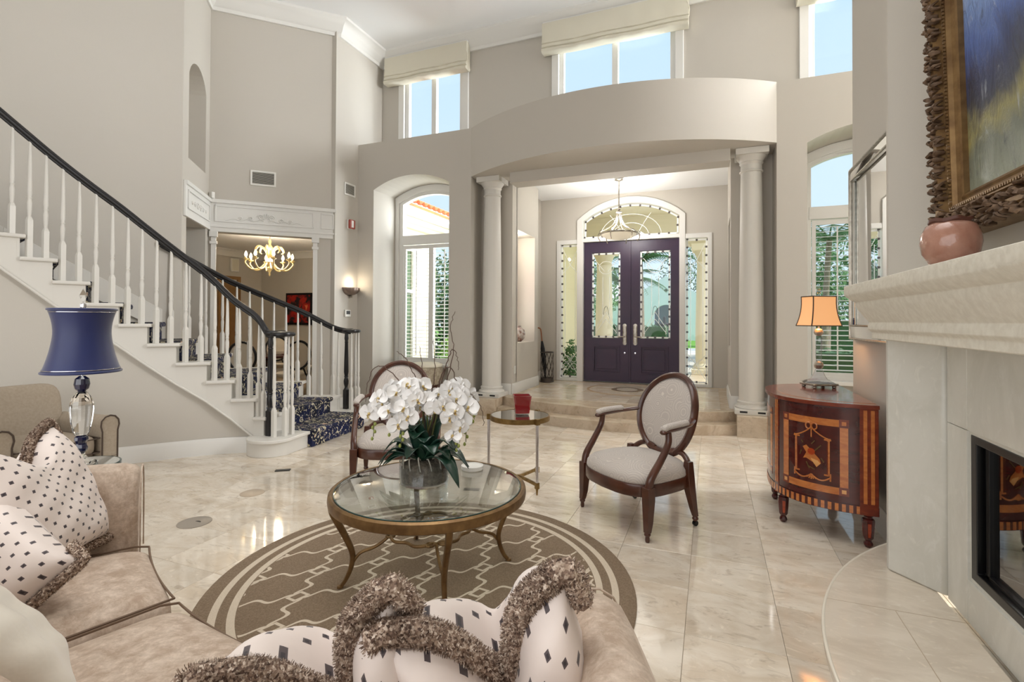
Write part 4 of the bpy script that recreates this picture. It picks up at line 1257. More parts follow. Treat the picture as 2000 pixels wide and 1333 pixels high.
# arching stems; local x to the right in the photograph's sense is (.93,.37)
RX = V((.93, .37, 0)); FW = V((-.37, .93, 0))
def loc(x, y, z): return RX * (x * .84) + FW * y + V((0, 0, z - .05 * max(0, min(1, (z - .13) / .2))))
stems = [[(-.01, 0, .12), (-.03, .02, .34), (-.10, .02, .52), (-.21, 0, .55), (-.31, -.03, .46), (-.325, -.04, .30)],
         [(0, .02, .12), (-.02, .04, .36), (-.02, .02, .54), (-.10, -.04, .58), (-.18, -.08, .48), (-.20, -.09, .34)],
         [(.01, -.02, .12), (.02, 0, .30), (.01, -.03, .48), (-.05, -.09, .52), (-.11, -.12, .42), (-.12, -.13, .28)],
         [(.02, 0, .12), (.06, .03, .36), (.12, .03, .54), (.20, .01, .55), (.27, -.02, .44), (.275, -.03, .26)],
         [(.02, .03, .12), (.05, .06, .36), (.10, .08, .52), (.18, .10, .56), (.27, .10, .50), (.32, .08, .38)],
         [(0, -.02, .12), (.03, -.03, .34), (.10, -.06, .48), (.17, -.08, .47), (.22, -.09, .36), (.23, -.1, .24)]]
CAMD = (V((0, 0, 1.4)) - V((OX, OY, OZ + .45))).normalized()
for si, s in enumerate(stems):
    P = catmull([loc(*q) for q in s], 8)
    m = MB(); m.tube(P, [lerp(.0045, .0022, i / (len(P) - 1)) for i in range(len(P))], 6); m.build('stem', stemm, orc, 60)
    N = len(P)
    for k in range(7):
        t = lerp(.40, .86, k / 6); p = P[int(t * (N - 1))]
        side = V((-CAMD.y, CAMD.x, 0)) * (.022 if k % 2 else -.022)
        bloom(p + side + CAMD * .02 + V((0, 0, rl.uniform(-.012, .012))), CAMD + V((rl.uniform(-.55, .55), rl.uniform(-.4, .4), rl.uniform(-.35, .35))), rl.uniform(.95, 1.25))
    m = MB()
    for k in range(4):
        p = P[int(lerp(.90, 1.0, k / 3) * (N - 1))] + V((0, 0, -.012))
        m.lathe([(0, -.011), (.007, -.006), (.008, .002), (.004, .010), (0, .012)], 8, c=p + V((.008 * (-1) ** k, 0, 0)))
    m.build('buds', budm, orc, 60)
twig = pm('curly_willow_twig', S(92, 70, 58), .8)
for s in ([(0, .02, .13), (-.03, .05, .45), (-.08, .06, .62), (-.14, .06, .72), (-.20, .05, .77)], [(0, .02, .13), (-.02, .06, .5), (-.03, .05, .66), (-.05, .05, .80)], [(.01, .03, .13), (.03, .06, .5), (.05, .07, .68), (.04, .08, .84)],
          [(.01, .03, .13), (.06, .05, .45), (.10, .06, .64), (.16, .05, .68), (.20, .05, .60), (.26, .04, .56), (.32, .03, .52), (.37, .02, .46), (.39, .02, .36)],
          [(.02, .03, .13), (.08, .06, .5), (.13, .07, .70), (.17, .07, .78), (.20, .08, .74), (.21, .08, .66)], [(0, .02, .13), (-.10, .08, .45), (-.22, .10, .62), (-.34, .10, .68), (-.40, .09, .60), (-.42, .08, .48)], [(.02, .0, .13), (.1, .1, .5), (.16, .16, .75), (.14, .2, .9), (.17, .2, 1.0)]):
    P = catmull([loc(*q) for q in s], 7)
    P = [p + V((rl.uniform(-.005, .005), rl.uniform(-.005, .005), rl.uniform(-.004, .004))) for p in P]
    m = MB(); m.tube(P, [lerp(.004, .0016, i / (len(P) - 1)) for i in range(len(P))], 5); m.build('willow_twig', twig, orc, 60)

m = MB(); m.lathe([(0, 0), (.062, 0), (.066, .004), (.066, .024), (.06, .026), (.058, .02), (0, .018)], 28)
o = m.build('white_dish', pm('white_ceramic', S(244, 242, 236), .3), None, 40, loc=(-1.335, 2.735, TZ + .0155)); tag(o, 'small round white dish on the back of the glass coffee table', 'dish')

# ------------------------------------------------------------------ side table with the red candle holder
SX, SY, SZ = -1.50, 3.98, .60
sd = thing('side_table', 'small round brass and glass side table on three slim legs', 'table', (SX, SY, 0))
R_ = .245
m = MB(); m.lathe([(0, SZ - .008), (R_ - .004, SZ - .008), (R_ - .004, SZ), (0, SZ)], 48); m.build('glass_top', M['tableglass'], sd, 40)
m = MB(); pr = [(R_ - .004, SZ + .002), (R_ + .008, SZ + .002), (R_ + .008, SZ - .038), (R_ - .004, SZ - .038)]
m.grid(4, 48, lambda i, j: (pr[i][0] * cos(2 * pi * j / 48), pr[i][0] * sin(2 * pi * j / 48), pr[i][1]), True, True); m.build('rim_band', M['brass'], sd, 40)
angs = []
for fx, fy in ((-1.25, 3.79), (-1.74, 3.90), (-1.43, 4.23)): angs.append(atan2(fy - SY, fx - SX))
for k, a in enumerate(angs):
    x, y = .262 * cos(a), .262 * sin(a)
    m = MB(); m.tube([(x, y, .055), (x, y, SZ - .03)], .0125, 12); l = m.build('leg', M['chrome'], sd, 50)
    m = MB(); m.box((x, y, SZ - .018), (.036, .036, .048), a); m.build('leg_cap', M['brass'], l, 0, .003); m = MB(); m.box((x, y, .075), (.030, .030, .05), a); m.lathe([(.006, 0), (.012, .055)], 8, c=(x, y, 0)); m.build('leg_foot', M['brass'], l, 0, .003)
m = MB()
for a in angs: m.bar((0, 0, .082), (.262 * cos(a), .262 * sin(a), .082), .018, .026)
m.build('stretcher', M['brass'], sd, 0, .003)
rd = thing('candle_holder', 'square dark red glass candle holder on the brass side table', 'candle holder', (-1.49, 4.0, SZ + .003), radians(28))
m = MB()
def sq(h, z, c=.012):
    return [(h, -h + c), (h, h - c), (h - c, h), (-h + c, h), (-h, h - c), (-h, -h + c), (-h + c, -h), (h - c, -h)]
lv = [(.058, .012), (.075, .16), (.068, .16), (.052, .022)]
m.grid(4, 8, lambda i, j: sq(lv[i][0], 0)[j] + (lv[i][1],), cv=True); m.f.append(tuple(range(8))); m.m.append(0); m.f.append(tuple(24 + k for k in range(8))); m.m.append(0)
m.build('glass_body', M['red'], rd, 30)
m = MB(); m.panel(sq(.056, 0), (), (0, 0, 0), (1, 0, 0), (0, 1, 0), (0, 0, .012)); m.build('clear_foot', vg, rd, 0)
m = MB(); m.lathe([(0, .03), (.045, .03), (.045, .10), (0, .102)], 20); m.build('candle', pm('cream_wax', S(232, 212, 180), .5), rd, 40)

# ------------------------------------------------------------------ oval-back armchairs
def make_chair(label, loc, rz):
    t = thing('oval_back_armchair', label, 'chair', loc, rz, 'oval-back armchairs around the coffee table')
    sr = .355
    # local +y is the front
    def seatpath(k=1.0, n=36):
        P = []
        for i in range(n):
            a = 2 * pi * i / n; x = cos(a); y = sin(a)
            sx = abs(x) ** .55 * (1 if x > 0 else -1); sy = abs(y) ** .6 * (1 if y > 0 else -1)
            w = .325 - .045 * (.5 - .5 * sy) + .02
            P.append((sx * w * k, sy * .27 * k + (.05 * (1 - sx * sx) if sy > 0 else -.03 * (1 - sx * sx))))
        return P
    m = MB(); q = seatpath(); n = len(q)
    pr = [(1.0, .265), (1.015, .275), (1.015, .335), (1.0, .345), (.90, .345), (.90, .265)]
    m.grid(len(pr), n, lambda i, j: (q[j][0] * pr[i][0], q[j][1] * pr[i][0], pr[i][1]), True, True); m.build('seat_frame', M['walnut'], t, 40)
    m = MB(); pr2 = [(0, .33), (.97, .335), (.995, .355), (.98, .385), (.90, .415), (.72, .440), (.45, .452), (.2, .456), (0, .456)]
    m.grid(len(pr2), n, lambda i, j: (q[j][0] * pr2[i][0], q[j][1] * pr2[i][0], pr2[i][1]), False, True); m.build('seat_cushion', M['damask'], t, 70)
    def leg(x, y, back):
        m = MB()
        b = 1.15 if back else 1
        rings = [(x, y, .34, .030), (x * 1.0, y, .26, .030), (x * 1.01, y * (1 + .03 * b), .12, .023), (x * 1.02, y * (1 + .07 * b), .06, .018)]
        if back: rings = [(x, y, .44, .022), (x, y, .34, .029), (x * 1.02, y - .01, .24, .027), (x * 1.04, y - .035, .12, .020), (x * 1.05, y - .05, .065, .016)]
        n0 = 4
        vs = []
        for (cx, cy, z, h) in rings: vs += [(cx - h, cy - h, z), (cx + h, cy - h, z), (cx + h, cy + h, z), (cx - h, cy + h, z)]
        fs = [(3, 2, 1, 0)] + [tuple(4 * i + k for k in (0, 1, 2, 3)) for i in [len(rings) - 1]]
        for i in range(len(rings) - 1):
            for k in range(4): fs.append((4 * i + k, 4 * i + (k + 1) % 4, 4 * i + 4 + (k + 1) % 4, 4 * i + 4 + k))
        m.add(vs, fs)
        cx, cy = rings[-1][0], rings[-1][1]
        z0 = .03 if back else 0
        m.lathe([(.011, z0), (.015, z0 + .015), (.013, .038), (.021, .045), (.021, .055), (.016, .062), (.016, .075)], 14, c=(cx, cy, 0))
        o = m.build('leg', M['walnut'], t, 40, .003)
        if back:
            c = MB(); c.lathe([(0, -.012), (.017, -.012), (.019, 0), (.017, .012), (0, .012)], 14, M=Matrix.Translation((cx, cy, .019)) @ Matrix.Rotation(pi / 2, 4, 'Y')); c.bar((cx, cy, .018), (cx, cy, .045), .012, .012)
            c.build('caster', M['blackmetal'], o, 40)
    leg(-.335, .215, False); leg(.335, .215, False); leg(-.285, -.195, True); leg(.285, -.195, True)
    # oval back
    C0 = V((0, -.315, .705)); tl = radians(15)
    ux = V((1, 0, 0)); uz = V((0, -sin(tl), cos(tl))); un = V((0, cos(tl), sin(tl)))
    A_, B_ = .262, .295
    n = 56
    prf = [(-.018, .022), (0, .030), (.016, .020), (.022, .0), (.016, -.020), (-.004, -.026), (-.020, -.016), (-.024, .004)]
    m = MB()
    def ov(i, j):
        a = 2 * pi * i / n; r, d = prf[j]
        curve = -.045 * cos(a) ** 2 * -1
        return C0 + ux * ((A_ + r) * cos(a)) + uz * ((B_ + r) * sin(a)) + un * (d + curve)
    m.grid(n, len(prf), ov, True, True); fr = m.build('back_frame', M['walnut'], t, 50)
    m = MB(); rr = [(0, .036), (.3, .035), (.6, .031), (.85, .020), (.965, .006), (.965, -.012), (.8, -.02), (0, -.024)]
    m.grid(len(rr), n, lambda i, j: C0 + ux * ((A_ - .012) * rr[i][0] * cos(2 * pi * j / n)) + uz * ((B_ - .012) * rr[i][0] * sin(2 * pi * j / n)) + un * (rr[i][1] + .045 * (rr[i][0] * cos(2 * pi * j / n)) ** 2), False, True)
    m.build('back_cushion', M['damask'], t, 70)
    m = MB()
    for s in (-1, 1):
        m.tube(catmull([(s * .285, -.20, .36), (s * .265, -.215, .42), (s * .20, -.235, .465), (s * .12, -.235, .47), (s * .06, -.225, .455)], 5), [.022] * 6 + [.020] * 15, 8)
    m.tube(catmull([(-.13, -.232, .46), (0, -.222, .445), (.13, -.232, .46)], 5), .024, 8, flat=.8)
    m.build('back_yoke', M['walnut'], t, 50)
    for s in (-1, 1):
        m = MB()
        pts = catmull([(s * .335, .215, .33), (s * .340, .195, .40), (s * .345, .12, .50), (s * .345, .055, .60), (s * .335, .045, .675)], 6)
        m.tube(pts, [lerp(.027, .020, i / (len(pts) - 1)) for i in range(len(pts))], 8)
        pts = catmull([(s * .338, .105, .672), (s * .338, .06, .682), (s * .335, -.06, .690), (s * .315, -.17, .70), (s * .262, -.262, .715)], 6)
        m.tube(pts, [.018] + [.024] * (len(pts) - 2) + [.02], 8, flat=.62, up=(0, 0, 1))
        ar = m.build('arm', M['walnut'], t, 50)
        m = MB(); pts = catmull([(s * .338, .10, .695), (s * .338, .04, .708), (s * .334, -.07, .714), (s * .322, -.145, .716)], 5)
        N_ = len(pts); m.tube(pts, [.012] + [.026] * (N_ - 2) + [.012], 10, flat=.8, up=(0, 0, 1)); m.build('arm_pad', M['damask'], t, 70)
    return t
make_chair('oval-back walnut armchair in silver damask standing on the right of the coffee table', (-.487, 3.673, 0), radians(230 - 90))
make_chair('oval-back walnut armchair in silver damask half hidden behind the orchids', (-2.53, 3.71, 0), radians(-60 - 90 + 0))

# ------------------------------------------------------------------ demilune cabinet
KX, KY, KZ = .955, 4.22, .885
cb = thing('demilune_cabinet', 'bow-fronted mahogany cabinet with satinwood marquetry against the right wall', 'cabinet', (KX, KY, 0))
ka, kb, kn = .52, .55, 2.5      # half length along y, depth, superellipse power
def bow(t, o=0.0):
    """t 0..1 from the near end round the bow to the far end; o pushes outwards"""
    a = pi * t
    x = -(kb + o) * abs(sin(a)) ** (2 / kn); y = -(ka + o) * (abs(cos(a)) ** (2 / kn)) * (1 if cos(a) > 0 else -1)
    return x, y
# table of arc length so that pieces have even widths
TT = [bow(i / 400) for i in range(401)]
AL = [0]
for i in range(400): AL.append(AL[-1] + math.hypot(TT[i + 1][0] - TT[i][0], TT[i + 1][1] - TT[i][1]))
LB = AL[-1]
def bs(s):
    s = max(0, min(LB, s)); lo, hi = 0, 400
    while hi - lo > 1:
        md = (lo + hi) // 2
        if AL[md] <= s: lo = md
        else: hi = md
    f = (s - AL[lo]) / max(1e-9, AL[hi] - AL[lo])
    p = V((lerp(TT[lo][0], TT[hi][0], f), lerp(TT[lo][1], TT[hi][1], f), 0))
    d = V((TT[hi][0] - TT[lo][0], TT[hi][1] - TT[lo][1], 0)).normalized()
    nrm = V((d.y, -d.x, 0))
    if nrm.dot(p - V((-.15, 0, 0))) < 0: nrm = -nrm
    return p, nrm
def curved(mb, s0, s1, z0, z1, d0, d1, n=None, mi=0):
    """slab following the bow between arc lengths s0..s1, heights z0..z1, depths d0..d1 outside the carcase"""
    n = n or max(1, int((s1 - s0) / .03))
    vs, fs = [], []
    for i in range(n + 1):
        p, q = bs(lerp(s0, s1, i / n))
        vs += [p + q * d0 + V((0, 0, z0)), p + q * d1 + V((0, 0, z0)), p + q * d1 + V((0, 0, z1)), p + q * d0 + V((0, 0, z1))]
    for i in range(n):
        for k in range(4): fs.append((4 * i + k, 4 * i + (k + 1) % 4, 4 * i + 4 + (k + 1) % 4, 4 * i + 4 + k))
    fs += [(0, 1, 2, 3), (4 * n + 3, 4 * n + 2, 4 * n + 1, 4 * n)]
    mb.add(vs, fs, mi); return mb
body = [TT[i] for i in range(0, 401, 8)]
MB().prism([(x, y) for x, y in body][::-1] if False else body, .205, .862).build('carcase', M['mahogany'], cb, 40)
top = [bow(i / 60, .022) for i in range(61)]
o = MB().prism(top, KZ - .024, KZ).build('cabinet_top', M['mahoglight'], cb, 40, .006)
ti = [bow(i / 60, -.05) for i in range(61)]; ti2 = [bow(i / 60, -.062) for i in range(61)]
MB().prism(ti, KZ - .001, KZ + .0008).build('top_banding', M['satinwood'], o, 40)
MB().prism(ti2, KZ - .001, KZ + .0014).build('top_field', M['mahoglight'], o, 40)
sL = .105       # end stiles
sD = .115       # near stile width
doorL = .50
s_near0, s_near1 = 0.0, .10
d0, d1 = .105, .605
# stiles with vertical stripe inlay
def stile(s0, s1):
    m = MB(); curved(m, s0, s1, .205, .86, 0, .010); st_ = m.build('stile', M['mahoglight'], cb, 40)
    n = 2; w = (s1 - s0) / (2 * n + 1)
    for k in range(n):
        m = MB(); a = s0 + w * (2 * k + 1); curved(m, a, a + w, .275, .85, .009, .0115); m.build('stripe_inlay', M['satinwood'], st_, 40)
stile(.004, .10); stile(.612, .665); stile(LB - .665, LB - .612); stile(LB - .10, LB - .004)
def marquetry(s0, s1, pic):
    z0, z1 = .262, .852
    m = MB(); curved(m, s0, s1, z0, z1, 0, .006); dd = m.build('door', M['mahogany'], cb, 40)
    a, b, c, d = s0 + .05, s1 - .05, z0 + .045, z1 - .075; w = .044
    m = MB()
    curved(m, a + w, b - w, d - w, d, .005, .0075); curved(m, a + w, b - w, c, c + w, .005, .0075); curved(m, a, a + w, c + w, d - w, .005, .0075); curved(m, b - w, b, c + w, d - w, .005, .0075)
    m.build('band_inlay', M['satinwood'], dd, 40)
    for (u, z) in ((a, c), (b - w, c), (a, d - w), (b - w, d - w)):
        m = MB(); curved(m, u - .004, u + w + .004, z - .004, z + w + .004, .005, .0082); m.build('corner_inlay', M['mahoglight'], dd, 40)
        m = MB(); curved(m, u + .010, u + w - .010, z + .010, z + w - .010, .006, .0088); m.build('corner_inlay', M['paleinlay'] if z == c else M['satinwood'], dd, 40)
    if not pic: return
    def P(u, z, o=.010):      # u measured in metres from the door's centre line
        p, q = bs((s0 + s1) / 2 - u); return p + q * o + V((0, 0, z))
    zc_ = (c + d) / 2
    m = MB()
    hw, z0p, z1p = .098, zc_ - .125, zc_ + .10
    for pts in ([(-hw, z0p), (-hw, z1p), (hw, z1p), (hw, z0p), (-hw, z0p)],):
        for (p, q) in zip(pts[:-1], pts[1:]): m.bar(P(*p, .008), P(*q, .008), .006, .010)
    for s in (-1, 1):
        m.bar(P(s * (hw + .012), z1p + .004, .009), P(s * (hw - .01), z1p - .002, .009), .006, .014)
        m.tube([P(s * lerp(.01, hw + .01, k / 8), z1p + .055 * (1 - k / 8) ** 1.6 + .004, .009) for k in range(9)], .0045, 5)
        m.tube([P(s * (.017 + .016 * cos(t)), z1p + .078 + .021 * sin(t), .009) for t in [2 * pi * k / 14 for k in range(15)]], .005, 5)
        m.tube([P(s * lerp(.0, hw + .012, k / 10), z0p - .01 - .028 * sin(pi * k / 10), .009) for k in range(11)], .005, 5)
        m.bar(P(s * (hw + .008), z0p - .035, .009), P(s * (hw + .008), z0p + .012, .009), .005, .009)
    m.bar(P(0, z1p + .005, .009), P(0, z1p + .06, .009), .004, .007)
    for k in range(5): m.bar(P(0, z0p - .008, .009), P((k - 2) * .014, z0p - .042 + abs(k - 2) * .004, .009), .004, .008)
    m.build('ribbon_inlay', M['satinwood'], dd, 40)
    m = MB(); m.add([P(-hw + .006, z0p + .006, .0068), P(hw - .006, z0p + .006, .0068), P(hw - .006, z1p - .006, .0068), P(-hw + .006, z1p - .006, .0068)], [(0, 1, 2, 3)]); m.build('picture_field', M['mahoglight'], dd, 0)
    def patch(pts, mt, o=.0086):
        m = MB(); m.add([P(u, z, o) for u, z in pts], [tuple(range(len(pts)))]); m.build('trophy_inlay', mt, dd, 0)
    patch([(-.052, zc_ + .035), (-.03, zc_ + .05), (.0, zc_ + .02), (.048, zc_ - .03), (.055, zc_ - .055), (.03, zc_ - .085), (.018, zc_ - .06), (-.03, zc_ - .035), (-.05, zc_ - .04), (-.03, zc_ - .0)], M['satinwood'])
    patch([(-.005, zc_ - .03), (.038, zc_ - .04), (.052, zc_ - .058), (.030, zc_ - .082), (.010, zc_ - .055)], M['paleinlay'], .0092)
    patch([(.0 + .022 * cos(t), zc_ + .012 + .022 * sin(t)) for t in [2 * pi * k / 14 for k in range(14)]], M['inlayred'], .0096)
    m = MB()
    for (u0, w0, u1, w1) in ((.02, .02, .055, .06), (-.03, -.06, -.01, -.10), (-.05, .06, -.06, .075), (.055, -.02, .072, -.045), (-.06, .01, -.07, -.02), (-.02, -.085, .02, -.10), (.0, .06, .02, .085)):
        m.bar(P(u0, zc_ + w0, .0088), P(u1, zc_ + w1, .0088), .003, .006)
    stuff(m.build('leaf_sprigs', pm('green_stained_inlay', S(96, 74, 34), .3), dd, 0))
marquetry(.108, .608, True)
marquetry(.672, LB - .672, False) if LB - 1.344 > .2 else None
marquetry(LB - .608, LB - .108, False)
# vertical-stripe frieze at the foot
m = MB(); curved(m, .0, LB, .205, .258, 0, .008); fz = m.build('base_frieze', M['mahogany'], cb, 40)
n = 46
for k in range(n):
    s = lerp(.012, LB - .012, (k + .25) / n); m = MB(); curved(m, s, s + LB / n * .52, .208, .254, .007, .0095, 1)
    m.build('stripe_inlay', M['satinwood'], fz, 0)
def cab_leg(x, y):
    m = MB(); m.lathe([(.030, .215), (.034, .20), (.022, .19), (.022, .182), (.034, .175), (.036, .165), (.028, .06), (.020, .048), (.016, .042), (.024, .03), (.026, .018), (.018, .004), (.014, 0)], 8, c=(x, y, 0), a0=pi / 8)
    l = m.build('leg', M['mahogany'], cb, 30)
    for k in range(4):
        a = k * pi / 2 + pi / 4 * 0
        m = MB(); R = Matrix.Translation((x, y, 0)) @ Matrix.Rotation(a, 4, 'Z')
        m.add([(.0325, -.009, .155), (.0325, .009, .155), (.0300, .008, .10), (.0270, .006, .068), (.0270, -.006, .068), (.0300, -.008, .10)], [(0, 1, 2, 3, 4, 5)], M=R); m.build('leg_inlay', M['inlayred'], l, 0)
for s in (.05, .62, LB - .62, LB - .05):
    p, q = bs(s); cab_leg(p.x - q.x * .028, p.y - q.y * .028)

# crystal lamp with the lit shade on the cabinet
lp = thing('table_lamp', 'small crystal table lamp with a lit peach shade on the marquetry cabinet', 'lamp', (.775, 4.50, KZ + .0016), radians(28))
lp.scale = (1.08, 1.08, 1.05)
cr = glass('crystal', (.93, .94, .97, 1), .02, 1.6, 1.8)
m = MB()
for (sx, sy) in ((-1, -1), (1, -1), (1, 1), (-1, 1)): m.lathe([(.010, 0), (.015, .006), (.013, .016), (.008, .02)], 10, c=(sx * .075, sy * .055, 0))
m.box((0, 0, .027), (.19, .15, .016)); m.build('metal_foot', M['silver'], lp, 40, .004)
m = MB(); m.lathe([(.115, .035), (.09, .05), (.06, .062), (.042, .09), (.026, .13), (.020, .14)], 6); m.lathe([(.016, .19), (.020, .22), (.020, .36), (.016, .385)], 8); m.build('crystal_stem', cr, lp, 20)
m = MB(); m.lathe([(.012, .135), (.026, .145), (.032, .165), (.026, .185), (.014, .195)], 12); m.lathe([(.012, .38), (.026, .39), (.031, .408), (.026, .425), (.012, .435)], 12); m.lathe([(.008, .43), (.008, .50)], 10); m.build('dark_bead', M['silver'], lp, 30)
shade_m, nt, b_, N_, L_ = nodes('lit_peach_shade')
b_.inputs['Base Color'].default_value = S(236, 196, 150); b_.inputs['Roughness'].default_value = .8
t_ = N_.new('ShaderNodeTexCoord'); sp_ = N_.new('ShaderNodeSeparateXYZ'); L_.new(t_.outputs['Generated'], sp_.inputs[0])
b_.inputs['Emission Color'].default_value = S(255, 166, 92); b_.inputs['Emission Strength'].default_value = .42
m = MB()
def shd(i, j, N=9):
    t = i / (N - 1); k = .080 + .030 * (1 - t) ** 2.2 + .004 * t ** 3
    q = [(-1, -1), (1, -1), (1, 1), (-1, 1)][j % 4] if False else None
    a = j
    pts = [(-1, -.7), (-.5, -.74), (0, -.76), (.5, -.74), (1, -.7), (1.03, 0), (1, .7), (.5, .74), (0, .76), (-.5, .74), (-1, .7), (-1.03, 0)]
    x, y = pts[j]
    return (x * k * 1.05, y * k * 1.05, .455 + .215 * t)
m.grid(9, 12, shd, cv=True); sh = m.build('lamp_shade', shade_m, lp, 40)
m = MB()
for i in (0, 8): m.tube([shd(i, j) for j in range(12)], .004, 6, closed=True)
for j in (0, 4, 6, 10): m.tube([shd(i, j) for i in range(9)], .004, 6)
m.build('shade_piping', M['darkpiping'], sh, 60)
m = MB(); m.lathe([(0, .67), (.006, .672), (.006, .69), (.016, .70), (.018, .715), (.010, .735), (0, .742)], 8); m.tube([(-.085, 0, .668), (.085, 0, .668)], .003, 6); m.tube([(0, -.06, .668), (0, .06, .668)], .003, 6); m.build('finial', cr, lp, 20)
pl_ = bpy.data.lights.new('lamp_bulb', 'POINT'); pl_.energy = 2.2; pl_.color = (1, .68, .38); pl_.shadow_soft_size = .03
po = bpy.data.objects.new('lamp_bulb', pl_); COL.objects.link(po); po.location = (.775, 4.50, KZ + .57)

# ------------------------------------------------------------------ wall mirror beside the fireplace
mr = thing('wall_mirror', 'large mirror with a wide silver frame on the right wall beside the fireplace', 'mirror', (XR, 3.97, 1.92))
y0, y1, z0, z1 = -.54, .66, -.66, .66
MB().box((-.022, (y0 + y1) / 2, 0), (.028, y1 - y0 - .2, z1 - z0 - .2)).build('mirror_glass', M['mirror'], mr, 0)
m = MB()
path = [(-.0, y0, z0), (0, y1, z0), (0, y1, z1), (0, y0, z1)]
def mframe(mb, i0, i1, d0, d1):
    a = [(y0 + i0, z0 + i0), (y1 - i0, z0 + i0), (y1 - i0, z1 - i0), (y0 + i0, z1 - i0)]; b = [(y0 + i1, z0 + i1), (y1 - i1, z0 + i1), (y1 - i1, z1 - i1), (y0 + i1, z1 - i1)]
    vs = [(d0, p[0], p[1]) for p in a] + [(d1, p[0], p[1]) for p in b]
    mb.add(vs, [(k, (k + 1) % 4, 4 + (k + 1) % 4, 4 + k) for k in range(4)])
mframe(m, 0, .0, 0, -.028); mframe(m, 0, .012, -.028, -.040); mframe(m, .012, .10, -.040, -.058); mframe(m, .10, .115, -.058, -.036)
m.build('bevelled_frame', M['mirror'], mr, 0)
m = MB()
for i in (.006, .108):
    a = [(-.044 if i < .05 else -.058, y, z) for y, z in ((y0 + i, z0 + i), (y1 - i, z0 + i), (y1 - i, z1 - i), (y0 + i, z1 - i))]
    for k in range(4): m.bar(a[k], a[(k + 1) % 4], .014, .012)
m.build('silver_beading', M['silver'], mr, 0, .003)

# ------------------------------------------------------------------ painting in the ornate frame, pot on the mantel
pt = thing('framed_painting', 'large abstract blue and ochre painting in a carved gilt frame over the mantel', 'painting', (1.088, 2.32, 1.78))
pw, ph, fw_ = 1.06, 1.55, .165
pm_, nt, b_, N_, L_ = nodes('abstract_oil_paint')
t_ = N_.new('ShaderNodeTexCoord'); s_ = N_.new('ShaderNodeSeparateXYZ'); L_.new(t_.outputs['Object'], s_.inputs[0])
mp_ = N_.new('ShaderNodeMapping'); mp_.inputs['Scale'].default_value = (1, 4, 1.6); mp_.inputs['Rotation'].default_value = (.5, 0, 0); L_.new(t_.outputs['Object'], mp_.inputs[0])
na = noise(nt, 3.2, 6, .65, vec=mp_.outputs[0], dist=1.0)
nb = noise(nt, 2.2, 5, .6, dist=.8)
zz = mth(nt, 'ADD', s_.outputs[2], mth(nt, 'MULTIPLY', mth(nt, 'SUBTRACT', nb, .5), .42))
c_ = ramp(nt, mth(nt, 'MULTIPLY', zz, .60), [(.06, S(146, 152, 132)), (.19, S(116, 122, 108)), (.25, S(152, 146, 98)), (.30, S(62, 66, 80)), (.37, S(54, 64, 102)), (.44, S(84, 108, 172)), (.54, S(132, 160, 212)), (.68, S(192, 206, 230))])
c_ = mix(nt, c_, S(206, 214, 226), ramp(nt, na, [(.60, 0.0), (.72, .6)]))
c_ = mix(nt, c_, S(178, 168, 96), ramp(nt, nb, [(.58, 0.0), (.66, .75)]))
c_ = mix(nt, c_, S(40, 44, 62), ramp(nt, na, [(.30, .7), (.40, 0.0)]))
L_.new(c_, b_.inputs['Base Color']); b_.inputs['Roughness'].default_value = .35
bump(nt, b_, na, .6, .02)
MB().box((-.055, 0, fw_ + (ph - fw_) / 2), (.02, pw - 2 * fw_ + .03, ph - fw_ + .02)).build('canvas', pm_, pt, 0)
m = MB()
fprof = [(0, 0), (0, -.09), (.012, -.125), (.03, -.14), (.05, -.135), (.072, -.11), (.085, -.10), (.10, -.115), (.125, -.112), (.13, -.095), (.145, -.085), (.155, -.09), (.165, -.085), (.165, -.05)]
def fpt(i, j):
    o, d = fprof[j]
    c4 = [(-pw / 2 + o, o), (pw / 2 - o, o), (pw / 2 - o, ph + fw_ - o), (-pw / 2 + o, ph + fw_ - o)]
    return (d, c4[i][0], c4[i][1])
m.grid(4, len(fprof), fpt, cu=True); fr = m.build('gilt_frame', M['gilt'], pt, 30)
# carved foliage along the outer rail: many small curled leaves
rc = random.Random(11)
dark = pm('aged_bronze_gilt', S(126, 100, 76), .55, .35, var=(30, .2), col2=S(78, 58, 42))
m = MB()
def curl(y, z, a, L, w):
    pts = []
    for k in range(7):
        t = k / 6; rr = L * (1 - .75 * t)
        th = a + 2.6 * t
        pts.append(V((-.118 - .03 * sin(pi * t), y + L * .9 * t * cos(a) + .35 * rr * sin(th), z + L * .9 * t * sin(a) - .35 * rr * cos(th))))
    m.tube(pts, [w * (.5 + sin(pi * (k + .6) / 7.2)) for k in range(7)], 5, flat=.7)
for side in range(4):
    Ls = ph + fw_ if side % 2 else pw
    n = int(Ls / .028)
    for k in range(n):
        t = (k + .5) / n
        for r_ in range(4):
            o_ = .000 + .021 * r_ + rc.uniform(0, .012)
            y, z = {0: (lerp(-pw / 2, pw / 2, t), o_), 1: (pw / 2 - o_, Ls * t), 2: (lerp(-pw / 2, pw / 2, t), ph + fw_ - o_), 3: (-pw / 2 + o_, Ls * t)}[side]
            curl(y, z, rc.uniform(0, 6.3), rc.uniform(.022, .036), rc.uniform(.005, .009))
for (sy, sz) in ((1, 0), (-1, 0)):
    for k in range(9):
        a = radians(225 if sy < 0 else -45) + (k - 4) * .28
        curl(sy * pw / 2 - sy * .03, .03, a, .10, .012)
stuff(m.build('carved_foliage', dark, pt, 60))
m = MB()
nb_ = 70
